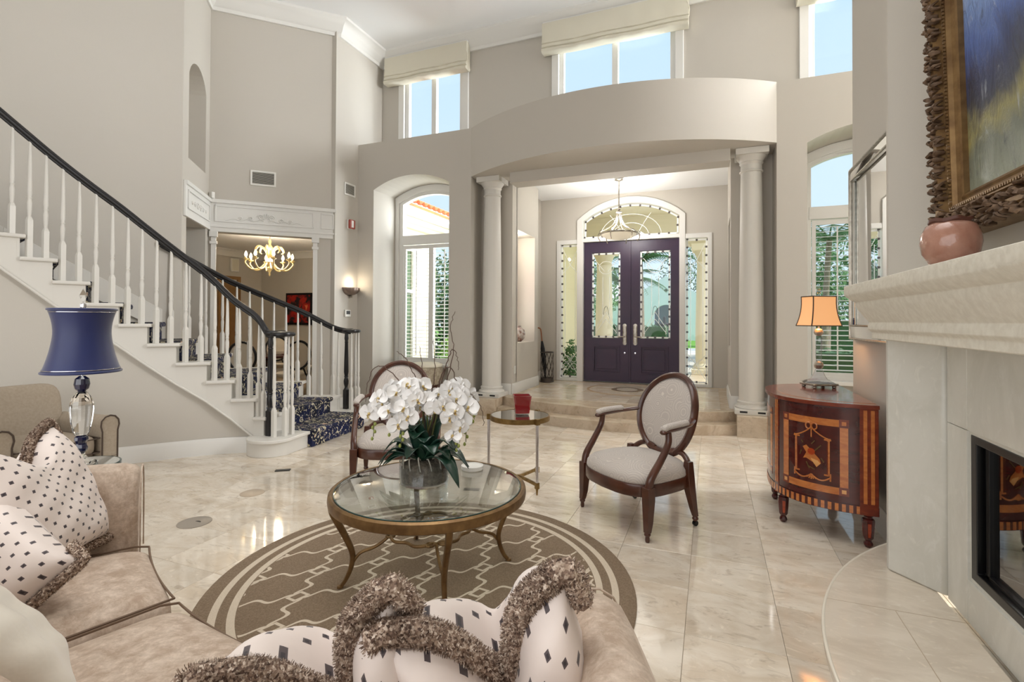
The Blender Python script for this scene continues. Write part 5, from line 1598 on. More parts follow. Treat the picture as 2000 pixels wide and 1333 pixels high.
for side in (0, 1, 3):
    Ls = (pw - .27) if side == 0 else (ph - .1)
    for k in range(int(Ls / .016)):
        t = (k + .5) / int(Ls / .016); o_ = .114
        y, z = {0: (lerp(-pw / 2 + o_, pw / 2 - o_, t), o_), 1: (pw / 2 - o_, o_ + Ls * t), 3: (-pw / 2 + o_, o_ + Ls * t)}[side]
        m.box((-.115, y, z), (.012, .010, .010), 0)
stuff(m.build('beaded_sight_edge', M['gilt'], pt, 0))
# tilt of the hung picture: top leans out from the wall
pt.rotation_euler = (0, radians(-1.5), 0)

pot = thing('clay_pot', 'glazed terracotta pot with a dark rim on the mantel shelf', 'pot', (.825, 2.33, 1.606))
pot.scale = (.86, .86, .95)
potm = pm('glazed_terracotta', S(188, 142, 122), .16, var=(7, .25), col2=S(140, 92, 76), coat=.5, bmp=(30, .2))
m = MB(); m.lathe([(.045, 0), (.075, .012), (.098, .05), (.106, .09), (.102, .125), (.088, .155), (.072, .168), (.066, .172)], 40); m.build('body', potm, pot, 60)
m = MB()
pr = [(.070, .166), (.078, .172), (.076, .184), (.066, .186), (.060, .180), (.060, .160)]
m.grid(len(pr), 40, lambda i, j: (pr[i][0] * cos(2 * pi * j / 40) * (1 + .03 * sin(j * 1.3)), pr[i][0] * sin(2 * pi * j / 40) * (1 + .03 * sin(j * 1.3)), pr[i][1] + .004 * sin(j * .9)), False, True); m.build('rim', pm('dark_glazed_rim', S(92, 58, 48), .3, coat=.3), pot, 60)

# ------------------------------------------------------------------ armchair by the stairs
def rbox(m, c, d, r=.03, n=3, mi=0, M=None, puff=(0, 0, 0)):
    """soft box: superellipsoid-like grid"""
    nu, nv = 28, 15
    e1, e2 = .35, .35
    def sg(x, p): return (abs(x) ** p) * (1 if x >= 0 else -1)
    def fn(i, j):
        u = 2 * pi * i / nu; v = -pi / 2 + pi * j / (nv - 1)
        x = sg(cos(v), e1) * sg(cos(u), e2); y = sg(cos(v), e1) * sg(sin(u), e2); z = sg(sin(v), e1)
        p = V((c[0] + x * d[0] / 2 * (1 + puff[0] * (1 - y * y) * (1 - z * z)), c[1] + y * d[1] / 2, c[2] + z * d[2] / 2 * (1 + puff[2] * (1 - x * x) * (1 - y * y))))
        return M @ p if M else p
    m.grid(nu, nv, fn, True, False, mi)
    return m
ac = thing('upholstered_armchair', 'taupe linen armchair with dark piping under the curve of the stairs', 'armchair', (-4.83, 2.245, 0), radians(-2))
# local +x is the front
m = MB(); rbox(m, (.02, 0, .235), (.62, .56, .25)); m.build('seat_base', M['armchairfab'], ac, 60)
m = MB(); rbox(m, (.05, 0, .40), (.64, .53, .15), puff=(0, 0, .25)); sc_ = m.build('seat_cushion', M['armchairfab'], ac, 60)
m = MB()
for z in (.345, .455): m.tube([(.05 + .318 * a, .262 * b, z) for a, b in ((-1, -.94), (-1, .94), (-.95, 1), (.95, 1), (1, .94), (1, -.94), (.95, -1), (-.95, -1))], .005, 6, closed=True)
m.build('piping', M['darkpiping'], sc_, 60)
m = MB(); R = Matrix.Translation((-.29, 0, .52)) @ Matrix.Rotation(radians(-9), 4, 'Y'); rbox(m, (0, 0, 0), (.17, .60, .68), M=R); bk = m.build('backrest', M['armchairfab'], ac, 60)
for s in (-1, 1):
    m = MB()
    # arm: upright slab with a rolled top, seen end-on in front
    prof = [(-.055, .04), (-.055, .50), (-.066, .545), (-.062, .585), (-.035, .615), (.0, .625), (.035, .615), (.060, .585), (.066, .545), (.055, .50), (.055, .04)]
    n = len(prof); cyy = s * .325
    vs = [(x0, cyy + p[0] + (0 if True else 0), p[1] - (.02 if x0 < 0 else 0)) for x0 in (-.30, .37) for p in prof]
    m.add(vs, [(i, (i + 1) % n, n + (i + 1) % n, n + i) for i in range(n)] + [tuple(range(n)), tuple(range(2 * n - 1, n - 1, -1))])
    ar = m.build('arm', M['armchairfab'], ac, 50, .008)
    m = MB(); m.tube([(.372, cyy + p[0] * .98, p[1]) for p in prof], .006, 6); m.tube([(.372, cyy - .057, .30), (.372, cyy + .057, .30)], .001, 4); m.build('piping', M['darkpiping'], ar, 60)
for (x, y) in ((.30, .32), (.30, -.32), (-.30, .30), (-.30, -.30)):
    m = MB(); m.lathe([(.018, 0), (.026, .06), (.028, .12)], 10, c=(x, y, 0)); m.build('leg', M['walnut'], ac, 40)

# ------------------------------------------------------------------ lamp table and the blue lamp behind the sofa arm
lt = thing('lamp_table', 'small round glass-topped table behind the sofa arm, under the blue lamp', 'table', (-3.13, 1.66, 0))
m = MB(); m.lathe([(0, .598), (.165, .598), (.17, .604), (.17, .612), (.165, .617), (0, .617)], 48); m.build('glass_top', M['tableglass'], lt, 40)
m = MB(); m.lathe([(.166, .596), (.173, .60), (.173, .616), (.166, .618)], 48, cap=False); m.build('bevelled_edge', M['glassedge'], lt, 40)
for k in range(3):
    a = radians(30 + 120 * k); m = MB()
    m.tube(catmull([(.15 * cos(a), .15 * sin(a), .596), (.17 * cos(a), .17 * sin(a), .40), (.08 * cos(a), .08 * sin(a), .25), (.16 * cos(a), .16 * sin(a), .08), (.22 * cos(a), .22 * sin(a), .006)], 5), .012, 8); m.build('leg', M['gilt'], lt, 50)
m = MB(); m.lathe([(.0, .24), (.085, .24), (.085, .26), (0, .26)], 24); m.build('stretcher', M['gilt'], lt, 50)
bl = thing('table_lamp', 'tall crystal table lamp with a concave navy blue shade beside the stairs', 'lamp', (-3.13, 1.66, .6185), radians(15))
bl.scale = (.77, .77, 1.035)
crs = pm('cut_crystal', (1, 1, 1, 1), 0.0, spec=.6); crs.node_tree.nodes['Principled BSDF'].inputs['Transmission Weight'].default_value = 1.0; crs.node_tree.nodes['Principled BSDF'].inputs['IOR'].default_value = 1.55
navy = pm('navy_silk', S(22, 40, 104), .42, sheen=.5, var=(3, .3), col2=S(14, 26, 78), bmp=(300, .05, .002))
navyg = pm('cobalt_glass', S(14, 18, 62), .06, spec=.8, coat=.6)
m = MB(); m.lathe([(.09, 0), (.092, .008), (.07, .018), (.04, .03), (.024, .045), (.020, .06)], 8); m.build('crystal_base', crs, bl, 15); m = MB(); m.lathe([(.035, .148), (.047, .17), (.060, .22), (.068, .28), (.066, .31), (.052, .345), (.034, .365), (.02, .375)], 8); m.build('crystal_body', crs, bl, 15)
m = MB(); m.lathe([(.012, .805), (.018, .81), (.018, .825), (.008, .83)], 10); m.build('finial_neck', M['chrome'], bl, 15)
m = MB(); m.lathe([(0, .828), (.030, .868), (0, .908)], 4); m.build('crystal_finial', crs, bl, 5)
m = MB(); m.lathe([(.016, .372), (.038, .388), (.046, .412), (.040, .440), (.016, .455)], 20); m.build('cobalt_ball', navyg, bl, 30)
m = MB(); m.lathe([(.018, .055), (.034, .07), (.038, .085), (.030, .10), (.030, .11), (.040, .125), (.038, .14), (.022, .152)], 10); m.build('cobalt_collar', navyg, bl, 30)
m = MB(); m.tube([(0, 0, .45), (0, 0, .81)], .006, 8)
for k in range(3): m.tube([(0, 0, .80), (.17 * cos(k * 2.1), .17 * sin(k * 2.1), .80)], .003, 6)
m.build('harp_rod', M['chrome'], bl, 40)
def shr(t): return .150 + .068 * (1 - t) ** 2.4 + .038 * max(0, (t - .55) / .45) ** 1.8
m = MB(); n = 48
prof = [(shr(k / 18), .475 + .325 * k / 18) for k in range(19)]
prof2 = prof + [(r - .004, z) for r, z in prof[::-1]]
m.grid(len(prof2), n, lambda i, j: (prof2[i][0] * cos(2 * pi * j / n), prof2[i][0] * sin(2 * pi * j / n), prof2[i][1]), True, True); sh = m.build('lamp_shade', navy, bl, 60)
m = MB()
for z, r in ((.478, shr(0)), (.798, shr(1))): m.tube([(r * cos(2 * pi * j / n), r * sin(2 * pi * j / n), z) for j in range(n)], .006, 8, closed=True)
m.build('shade_binding', navy, sh, 60)
m = MB()
for z, r in ((.492, shr(.045) + .002), (.784, shr(.955) + .002)): m.tube([(r * cos(2 * pi * j / n), r * sin(2 * pi * j / n), z) for j in range(n)], .0022, 6, closed=True)
m.build('silver_trim', M['chrome'], sh, 60)

# ------------------------------------------------------------------ curved sofa
SCX, SCY = -1.04, 3.16
sf = thing('curved_sofa', 'curved taupe velvet sofa with its back to the viewer at the bottom edge', 'sofa', (SCX, SCY, 0))
A0_, A1_ = 236.6, 289.6
def sec(m, prof, a0, a1, n, bulge=None, caps=True):
    """section [(r,z)] turned about the sofa's centre from angle a0 to a1 (degrees)"""
    k = len(prof)
    def fn(i, j):
        a = radians(lerp(a0, a1, i / (n - 1))); r, z = prof[j]
        if bulge: r, z = bulge(i / (n - 1), j, r, z)
        return (r * cos(a), r * sin(a), z)
    b = len(m.v); m.grid(n, k, fn, cv=True)
    if caps:
        m.f.append(tuple(b + j for j in range(k))); m.m.append(0)
        m.f.append(tuple(b + (n - 1) * k + j for j in range(k - 1, -1, -1))); m.m.append(0)
m = MB(); sec(m, [(2.13, .06), (2.12, .30), (2.78, .30), (2.80, .06)], A0_ - 3, A1_ + 3, 40); m.build('base', M['velvet'], sf, 50, .015)
def cush(a0, a1, h):
    m = MB(); n, k = 26, 28
    def fn(i, j):
        u = -1 + 2 * i / (n - 1); a = 2 * pi * j / k
        e = (1 - abs(u) ** 7) ** .5 if abs(u) < 1 else 0
        e = max(e, .02)
        cx, cz = cos(a), sin(a)
        rr = .31 * (abs(cx) ** .32) * (1 if cx > 0 else -1) * (.90 + .10 * e)
        zz = (abs(cz) ** .5) * (1 if cz > 0 else -1) * (.09 * e)
        if zz > 0: zz *= 1 + h * (1 - abs(u) ** 2.2) * (1 - (rr / .32) ** 2 * .8)
        ang = radians(lerp(a0, a1, (u + 1) / 2))
        R = 2.40 + rr - .012 * (1 - u * u) * (1 if rr < 0 else 0)
        return (R * cos(ang), R * sin(ang), .385 + zz)
    m.grid(n, k, fn, False, True)
    m.f.append(tuple(range(k))); m.m.append(0); m.f.append(tuple((n - 1) * k + j for j in range(k - 1, -1, -1))); m.m.append(0)
    o = m.build('seat_cushion', M['velvet'], sf, 75)
    p = MB()
    g = radians(.35)
    fr = [(2.092 * cos(radians(a)), 2.092 * sin(radians(a)), .455) for a in [lerp(a0 + .5, a1 - .5, t / 20) for t in range(21)]]
    s0 = [(r * cos(radians(a0 + .12)), r * sin(radians(a0 + .12)), .462) for r in (2.65, 2.5, 2.3, 2.14)]
    s1 = [(r * cos(radians(a1 - .12)), r * sin(radians(a1 - .12)), .462) for r in (2.14, 2.3, 2.5, 2.65)]
    p.tube(s0 + fr + s1, .004, 6); p.build('piping', M['piping'], o, 60)
cush(237.2, 252.6, .35); cush(252.8, 273.6, .42); cush(273.8, 289.2, .35)
# back
bp = [(2.645, .28), (2.64, .50), (2.645, .69), (2.66, .765), (2.685, .795), (2.72, .805), (2.77, .80), (2.82, .77), (2.845, .70), (2.86, .30), (2.86, .06), (2.70, .06)]
m = MB(); sec(m, bp, A0_ - 4.2, A1_ + 4.0, 44); m.build('backrest', M['velvet'], sf, 60, .02)
# arms: rounded blocks, rising towards the back
for (ac_, sg_) in ((A0_ - 2.5, -1), (A1_ + 1.9, 1)):
    a = radians(ac_); er = V((cos(a), sin(a), 0)); et = V((-sin(a), cos(a), 0)) * sg_
    pr = [(-.085, .06), (-.085, .40), (-.088, .60), (-.080, .70), (-.055, .755), (-.02, .775), (.02, .775), (.055, .755), (.085, .70), (.105, .58), (.11, .40), (.11, .06)]
    n = len(pr); m = MB(); K = 14
    def fn(i, j):
        t = i / (K - 1); r = lerp(2.13, 2.84, t); x, z = pr[j]
        e = 1.0
        if t < .08: e = .90 + 1.25 * t
        zz = z if z < .3 else z * 1.0 + (z - .3) * (.10 * t)
        return er * (r + (.015 if t < .04 and j in (0, n - 1) else 0)) + et * (x * e) + V((0, 0, zz - (.015 if t < .04 else 0) * (z > .5)))
    m.grid(K, n, fn, cv=True)
    m.f.append(tuple(range(n))); m.m.append(0); m.f.append(tuple((K - 1) * n + j for j in range(n - 1, -1, -1))); m.m.append(0)
    o = m.build('arm', M['velvet'], sf, 60, .018)
    p = MB(); p.tube([er * 2.122 + et * (x * .92) + V((0, 0, z - .012)) for x, z in pr[1:-1]], .003, 6); p.build('piping', M['velvet'], o, 60)
for a in (236, 262, 290):
    for r in (2.18, 2.76):
        m = MB(); m.lathe([(.02, 0), (.03, .03), (.03, .07)], 12, c=(r * cos(radians(a)), r * sin(radians(a)), 0)); m.build('foot', M['blackwood'], sf, 40)

# ------------------------------------------------------------------ throw pillows with brush fringe and a chopped top
def pillow(label, loc, right, up, w, h, thick, chop, mat, fringe=True, seed=1, fr=.021, group='throw pillows on the sofa', ears=1.0):
    X = V(right).normalized(); Y = V(up); Y = (Y - X * Y.dot(X)).normalized(); Z = X.cross(Y)
    rr = random.Random(seed)
    t = thing('throw_pillow', label, 'pillow', loc, 0, group)
    N = 31
    def shape(u, v):
        # u,v in -1..1 -> offset in the pillow plane; knife edges bow inwards between the corners, top edge chopped in
        pin = .07
        x = u * w / 2 * (1 - pin * (1 - v * v) * abs(u) ** 3); y = v * h / 2 * (1 - pin * (1 - u * u) * abs(v) ** 3)
        k = chop * math.exp(-(u / .34) ** 2) * max(0, (v + .25) / 1.25) ** 2.4
        y -= k
        if ears and v > 0: 
            x *= 1 - .10 * ears * v * v; y += .035 * ears * v * v * abs(u) ** 2
        return x, y
    def th(u, v):
        e = max(0, (1 - u ** 4)) ** .48 * max(0, (1 - v ** 4)) ** .48
        d = 1 - .9 * chop * math.exp(-(u / .10) ** 2) * max(0, (v + .2) / 1.2)
        wr = 1 + .05 * sin(5 * u + 3 * v + seed) + .03 * sin(11 * v - 6 * u)
        return thick / 2 * e * d * wr
    m = MB()
    for s in (1, -1):
        def fn(i, j):
            u = -1 + 2 * i / (N - 1); v = -1 + 2 * j / (N - 1)
            x, y = shape(u, v); return X * x + Y * y + Z * (s * th(u, v))
        def uv(i, j):
            u = -1 + 2 * i / (N - 1); v = -1 + 2 * j / (N - 1); return (u * w / 2 + .013 * seed, v * h / 2 + (.02 if s > 0 else .031))
        m.grid(N, N, fn, uvf=uv)
    m.build('cover', mat, t, 80)
    if not fringe: return t
    # brush fringe: core cord and thousands of short yarn ends
    K = 44
    m = MB(); hb = MB()
    for vv in (1, -1):
        E = [(-1, vv * .72), (-1, vv * .86)] + [(-1 + 2 * k / K, vv) for k in range(K + 1)] + [(1, vv * .86), (1, vv * .72)]
        core = []
        for (u, v) in E:
            x, y = shape(u, v)
            n_ = V((u if abs(u) == 1 else u * .15, v if abs(v) == 1 else v * .15)).normalized()
            core.append(X * (x + n_.x * fr * .7) + Y * (y + n_.y * fr * .7))
        m.tube(core, fr * .84, 8)
        nE = len(core) - 1
        for q in range(7000 if vv > 0 else 3600):
            f = rr.random() * nE * .9999; i = int(f); p = core[i].lerp(core[i + 1], f - i)
            tg = (core[i + 1] - core[i]).normalized()
            a = rr.uniform(0, 2 * pi)
            x = tg.orthogonal().normalized(); y = tg.cross(x)
            d = (x * cos(a) + y * sin(a) + tg * rr.uniform(-.35, .35)).normalized()
            L_ = fr * rr.uniform(.92, 1.08); b = p + d * fr * .6; e = p + d * L_
            sd = d.cross(tg).normalized() * .0016
            hb.add([b - sd, b + sd, e + sd * .6, e - sd * .6], [(0, 1, 2, 3)])
    m.f += [tuple(len(m.v) + i for i in f) for f in hb.f]; m.m += hb.m; m.v += hb.v
    o = m.build('brush_fringe', M['fringe'], t, 0, fixn=False); stuff(o)
    return t
pillow('dotted blush silk pillow with a wide brush fringe, at the right arm of the sofa', (-.39, .985, .640), (.87, .385, .31), (-.07, -.505, .83), .38, .46, .29, .19, M['dotted'], seed=1, fr=.030)
pillow('dotted blush silk pillow with a brush fringe, in the middle of the sofa back', (-.695, .860, .600), (.79, .49, .37), (-.046, -.54, .81), .39, .45, .29, .19, M['dotted'], seed=2, fr=.029)
pillow('large dotted blush pillow leaning in the left corner of the sofa, fringe along its top', (-2.25, 1.06, .73), (-.49, .87, .0), (-.42, -.07, .905), .46, .46, .20, .09, M['dotted'], seed=3, fr=.020)
pillow('dotted blush pillow at the left edge, leaning in front of the corner pillow', (-2.115, .84, .600), (.33, .62, .68), (-.88, 0, .47), .42, .46, .19, .03, M['dotted'], seed=4, fr=.020)
pillow('plain cream satin pillow lying in the lower left corner', (-1.42, .59, .675), (.90, -.30, -.10), (-.25, -.45, .80), .31, .38, .17, .03, M['cream_satin'], fringe=False, seed=5)

# ------------------------------------------------------------------ small things on floor and walls
fc = thing('floor_outlet_cover', 'round grey floor outlet cover set in the tiles left of the rug', 'outlet', (-3.29, 2.42, .0006))
gm = pm('grey_cover_plate', S(168, 158, 146), .35, .3)
m = MB(); m.lathe([(0, 0), (.105, 0), (.105, .002), (.10, .0045), (0, .0045)], 32); m.build('cover_plate', gm, fc, 40)
m = MB(); m.panel([(.012 * 2 * cos(t) if True else 0, .014 * sin(t)) for t in [pi * k / 8 for k in range(9)]], (), (.02, .01, .0046), (1, 0, 0), (0, 1, 0), (0, 0, .0008)); m.build('finger_hole', M['firebox'], fc, 0)
for (x, y, rz, lb) in ((-3.67, 3.55, .6, 'small dark rectangular floor outlet near the bottom step of the stairs'), (-1.83, 3.74, .3, 'dark rectangular floor outlet in the tiles behind the coffee table, seen through its glass')):
    o = thing('floor_outlet', lb, 'outlet', (x, y, .0006 if y > 3.2 else .0145), rz)
    m = MB(); m.box((0, 0, .003), (.13, .055, .006)); m.build('plate', M['blackmetal'], o, 0, .002)
    m = MB(); m.box((.0, 0, .0065), (.10, .03, .001)); m.build('lid', M['darkplastic'], o, 0)
fc2 = thing('floor_outlet_cover', 'small pale round cover plate set flush in the tiles in front of the stairs', 'outlet', (-3.42, 3.0, .0006))
m = MB(); m.lathe([(0, 0), (.09, 0), (.09, .002), (.086, .0035), (0, .0035)], 32); m.build('cover_plate', pm('beige_cover_plate', S(190, 172, 150), .3), fc2, 40)

def grille(label, A, U, Nn, u, z, w, h):
    c = A + U * u + V((0, 0, z)) + Nn * .001
    g = thing('air_vent', label, 'vent', c, atan2(U.y, U.x), 'wall air vents')
    sgn = 1 if V((-U.y, U.x, 0)).dot(Nn) > 0 else -1
    m = MB(); m.panel(rect(-w / 2, w / 2, -h / 2, h / 2), [rect(-w / 2 + .025, w / 2 - .025, -h / 2 + .025, h / 2 - .025)[::-1]], (0, 0, 0), T=(0, sgn * .012, 0)); m.build('frame', M['whiteplastic'], g, 0, .003)
    m = MB(); m.box((0, sgn * .0015, 0), (w - .04, .003, h - .04)); m.build('back_plate', M['darkplastic'], g, 0)
    n = int((h - .05) / .017)
    s0 = None
    for k in range(n):
        if s0 is None:
            m = MB(); m.box((0, 0, 0), (w - .05, .011, .0025)); s0 = m.build('slat', pm('vent_slat', S(190, 186, 176), .5), g, 0); o = s0
        else: o = copy(s0, g)
        o.location = (0, sgn * .007, lerp(-h / 2 + .034, h / 2 - .034, k / (n - 1))); o.rotation_euler = (radians(38) * sgn, 0, 0)
uv_ = (V((-6.16, 5.54, 0)) - A0).dot(UD)
grille('wide air vent high on the angled wall above the dining opening', A0, UD, ND, uv_, 3.47, .34, .22)
AX, UX, NX = V((XL, 6.29, 0)), V((0, 1, 0)), V((1, 0, 0))
grille('white air vent on the narrow wall above the fire alarm', AX, UX, NX, .25, 3.48, .26, .20)
o = MB(); q = A0 + UD * (LD - .045) + ND * .05; o.box((0, 0, 0), (.06, .05, .09), 0); o.tube([(0, 0, .0), (0, .03, -.05)], .02, 8)
o = o.build('motion_sensor', M['whiteplastic'], None, 40, .01, loc=(q.x, q.y, 3.15)); tag(o, 'small white motion sensor in the wall corner above the dining frieze', 'sensor')
fa = thing('fire_alarm', 'red fire alarm horn on the narrow wall above the sconce', 'alarm', (XL + .002, 6.545, 2.92))
m = MB(); m.box((.012, 0, 0), (.024, .13, .15)); m.build('back_box', M['whiteplastic'], fa, 0, .004)
m = MB(); m.box((.045, 0, 0), (.045, .125, .145)); m.build('horn_body', M['redplastic'], fa, 0, .012)
m = MB(); m.box((.070, -.01, 0), (.006, .05, .11)); m.build('strobe_lens', M['whiteplastic'], fa, 0, .003)
th_ = thing('thermostat', 'white thermostat with a dark screen below the sconce', 'thermostat', (XL + .002, 6.50, 1.49))
m = MB(); m.box((.012, 0, 0), (.024, .13, .11)); m.build('case', M['whiteplastic'], th_, 0, .006)
m = MB(); m.box((.025, 0, .012), (.003, .085, .055)); m.build('screen', M['darkplastic'], th_, 0)
# wall sconce: fluted bowl shining up
ws = thing('wall_sconce', 'fluted silver half-bowl wall sconce glowing upward between alarm and thermostat', 'lamp', (XL + .002, 6.55, 1.86))
m = MB(); n = 25
def scf(i, j):
    a = -pi / 2 + pi * i / (n - 1); t = j / 7
    r = .155 * (1 - (1 - t) ** 2.2) ** .6 * (1 + .05 * cos(i * pi * 2 / 3)) + .004
    return (max(0, r * cos(a)), r * sin(a), -.09 + .13 * t)
m.grid(n, 8, scf); o = m.build('fluted_bowl', pm('pewter_metal', S(150, 132, 122), .35, .8), ws, 70, fixn=False); sl_ = o.modifiers.new('thick', 'SOLIDIFY'); sl_.thickness = .006
m = MB(); m.lathe([(.02, -.12), (.03, -.10), (.012, -.085)], 12, c=(.03, 0, 0)); m.box((.004, 0, -.03), (.008, .09, .12)); m.build('wall_bracket', M['silver'], ws, 40)
glow = pm('lit_frosted_glass', S(255, 246, 226), .5, emit=S(255, 232, 196), es=2.0)
m = MB(); m.lathe([(0, .0), (.05, .01), (.05, .03), (0, .05)], 14, c=(.065, 0, -.01)); m.build('bulb', glow, ws, 50)
def point(name, loc, w, col, r=.05):
    d = bpy.data.lights.new(name, 'POINT'); d.energy = w; d.color = col; d.shadow_soft_size = r
    o = bpy.data.objects.new(name, d); COL.objects.link(o); o.location = loc
point('sconce_light', (XL + .09, 6.55, 1.98), 1.8, (1, .86, .66), .04)

# ------------------------------------------------------------------ dining room: chandelier, painting, table, chairs, door
DCX, DCY = -7.55, 6.95
ch = thing('chandelier', 'pale gold blown-glass chandelier with lit candle lamps in the dining room', 'chandelier', (DCX, DCY, 2.42))
gg = pm('gold_murano_glass', S(232, 208, 150), .15, spec=.8, emit=S(240, 206, 130), es=.10)
m = MB(); m.lathe([(.004, -.24), (.02, -.21), (.012, -.18), (.035, -.13), (.045, -.09), (.02, -.06), (.06, -.02), (.085, .02), (.06, .05), (.03, .08), (.05, .14), (.035, .20), (.018, .24), (.04, .28), (.045, .31), (.018, .35), (.03, .40), (.012, .44)], 16); m.build('glass_body', gg, ch, 50)
m = MB(); m.tube([(0, 0, .44), (0, 0, .55)], .006, 6); m.build('chain', M['brass'], ch, 50)
n = 8
for k in range(n):
    a = 2 * pi * k / n + .2; cs, sn = cos(a), sin(a)
    m = MB(); m.tube(catmull([(.05 * cs, .05 * sn, .02), (.16 * cs, .16 * sn, -.10), (.30 * cs, .30 * sn, -.12), (.40 * cs, .40 * sn, -.02), (.39 * cs, .39 * sn, .04)], 5), .014, 8)
    m.lathe([(.01, .03), (.05, .05), (.055, .06), (.02, .065), (.018, .09)], 10, c=(.39 * cs, .39 * sn, 0)); ar = m.build('arm', gg, ch, 50)
    m = MB(); m.lathe([(.012, .09), (.028, .12), (.022, .16), (.004, .20)], 10, c=(.39 * cs, .39 * sn, 0)); m.build('candle_lamp', pm('lit_candle_lamp', S(255, 244, 220), .5, emit=S(255, 226, 176), es=4.0) if k == 0 else bpy.data.materials['lit_candle_lamp'], ar, 50)
for k in range(6):
    a = 2 * pi * k / 6; cs, sn = cos(a), sin(a)
    m = MB(); m.tube(catmull([(.03 * cs, .03 * sn, .12), (.10 * cs, .10 * sn, .26), (.19 * cs, .19 * sn, .30), (.24 * cs, .24 * sn, .22), (.20 * cs, .20 * sn, .18)], 5), [lerp(.012, .024, sin(pi * i / 20)) for i in range(21)], 7, flat=.5); m.build('leaf', gg, ch, 50)
point('chandelier_light', (DCX, DCY, 2.55), 55, (1, .86, .66), .25)
fp_ = thing('framed_picture', 'red and black abstract picture on the far dining room wall', 'picture', (-8.93, 9.095, 1.63))
m = MB(); m.box((0, -.02, 0), (.78, .04, .74)); m.build('black_frame', M['blackmetal'], fp_, 0, .004)
rp_, nt, b_, N_, L_ = nodes('red_abstract_paint')
na = noise(nt, 6, 5, .6, dist=.6); nb = noise(nt, 2.3, 3)
c_ = mix(nt, S(12, 10, 16), S(176, 26, 12), ramp(nt, mth(nt, 'MULTIPLY', na, mth(nt, 'ADD', nb, .5)), [(.44, 0.0), (.55, 1.0)]))
c_ = mix(nt, c_, S(240, 150, 90), ramp(nt, na, [(.64, 0.0), (.70, 1.0)])); L_.new(c_, b_.inputs['Base Color'])
m = MB(); m.box((0, -.042, 0), (.68, .006, .64)); m.build('canvas', rp_, fp_, 0)
sp = thing('wall_speaker', 'small white wall speaker on the left dining room wall', 'speaker', (-10.145, 8.33, 2.62)); m = MB(); m.box((.03, 0, 0), (.06, .20, .30)); m.build('speaker_case', M['whiteplastic'], sp, 0, .01); m = MB(); m.box((.062, 0, 0), (.004, .17, .26)); m.build('speaker_grille', M['linen'], sp, 0)
dd = sroot('door_2'); oak = pm('oak_door', S(156, 118, 76), .45, var=(6, .3), col2=S(134, 98, 60))
m = MB(); m.box((-10.14, 8.21, 1.13), (.03, .42, 2.26)); m.build('door_leaf', oak, dd, 0)
m = MB(); m.panel(rect(7.93, 8.49, 0, 2.36), [rect(8.0, 8.42, .01, 2.29)[::-1]], (-10.15, 0, 0), (0, 1, 0), (0, 0, 1), (.05, 0, 0)); m.build('door_frame', oak, dd, 0)
dt = thing('dining_table', 'dark polished dining table under the chandelier', 'table', (DCX, DCY, 0))
m = MB(); m.lathe([(0, .71), (.66, .71), (.68, .725), (.68, .745), (.66, .755), (0, .755)], 40); m.build('table_top', M['mahogany'], dt, 40)
m = MB(); m.lathe([(.34, 0), (.32, .04), (.10, .10), (.07, .20), (.10, .36), (.06, .56), (.12, .68), (.24, .71)], 20); m.build('pedestal', M['mahogany'], dt, 40)
creamf = pm('cream_chair_fabric', S(216, 206, 190), .7)
dc0 = None
for k, (a, lb) in enumerate([(-62, 'dining chair with an oval back nearest the opening, right of the table'), (-20, 'dining chair with an oval back on the right side of the dining table'), (215, 'dining chair with an oval back on the left of the dining table'), (250, 'dining chair with an oval back seen behind the stair balusters'), (60, 'dining chair with an oval back on the far side of the dining table'), (130, 'dining chair with an oval back against the left dining room wall')]):
    ar_ = radians(a); loc_ = (DCX + .92 * cos(ar_), DCY + .92 * sin(ar_), 0.002)
    if dc0 is None:
        t = thing('dining_chair', lb, 'chair', loc_, ar_ + pi / 2, 'dining chairs around the table')
        m = MB(); m.lathe([(0, .42), (.23, .42), (.25, .44), (.25, .47), (.22, .49), (0, .50)], 24); m.build('seat', creamf, t, 50)
        m = MB(); m.tube([(.21 * cos(2 * pi * j / 28), -.24 - .05 * sin(2 * pi * j / 28) * .6, .78 + .24 * sin(2 * pi * j / 28)) for j in range(28)], .020, 8, closed=True); m.build('back_frame', M['blackwood'], t, 50)
        m = MB(); m.add([(.20 * cos(2 * pi * j / 28), -.235 - .03 * sin(2 * pi * j / 28), .78 + .23 * sin(2 * pi * j / 28)) for j in range(28)], [tuple(range(28))]); m.build('back_pad', creamf, t, 0)
        for (x, y) in ((.2, .16), (-.2, .16), (.18, -.2), (-.18, -.2)):
            m = MB(); m.tube([(x, y, .44), (x * 1.05, y * 1.1, 0)], [.022, .013], 8); m.build('leg', M['blackwood'], t, 50)
        m = MB(); m.tube([(.15, -.22, .44), (.09, -.235, .57)], .015, 6); m.tube([(-.15, -.22, .44), (-.09, -.235, .57)], .015, 6); stuff(m.build('back_support', M['blackwood'], t, 50))
        dc0 = t
    else: copy_tree(dc0, loc_, ar_ + pi / 2, lb)

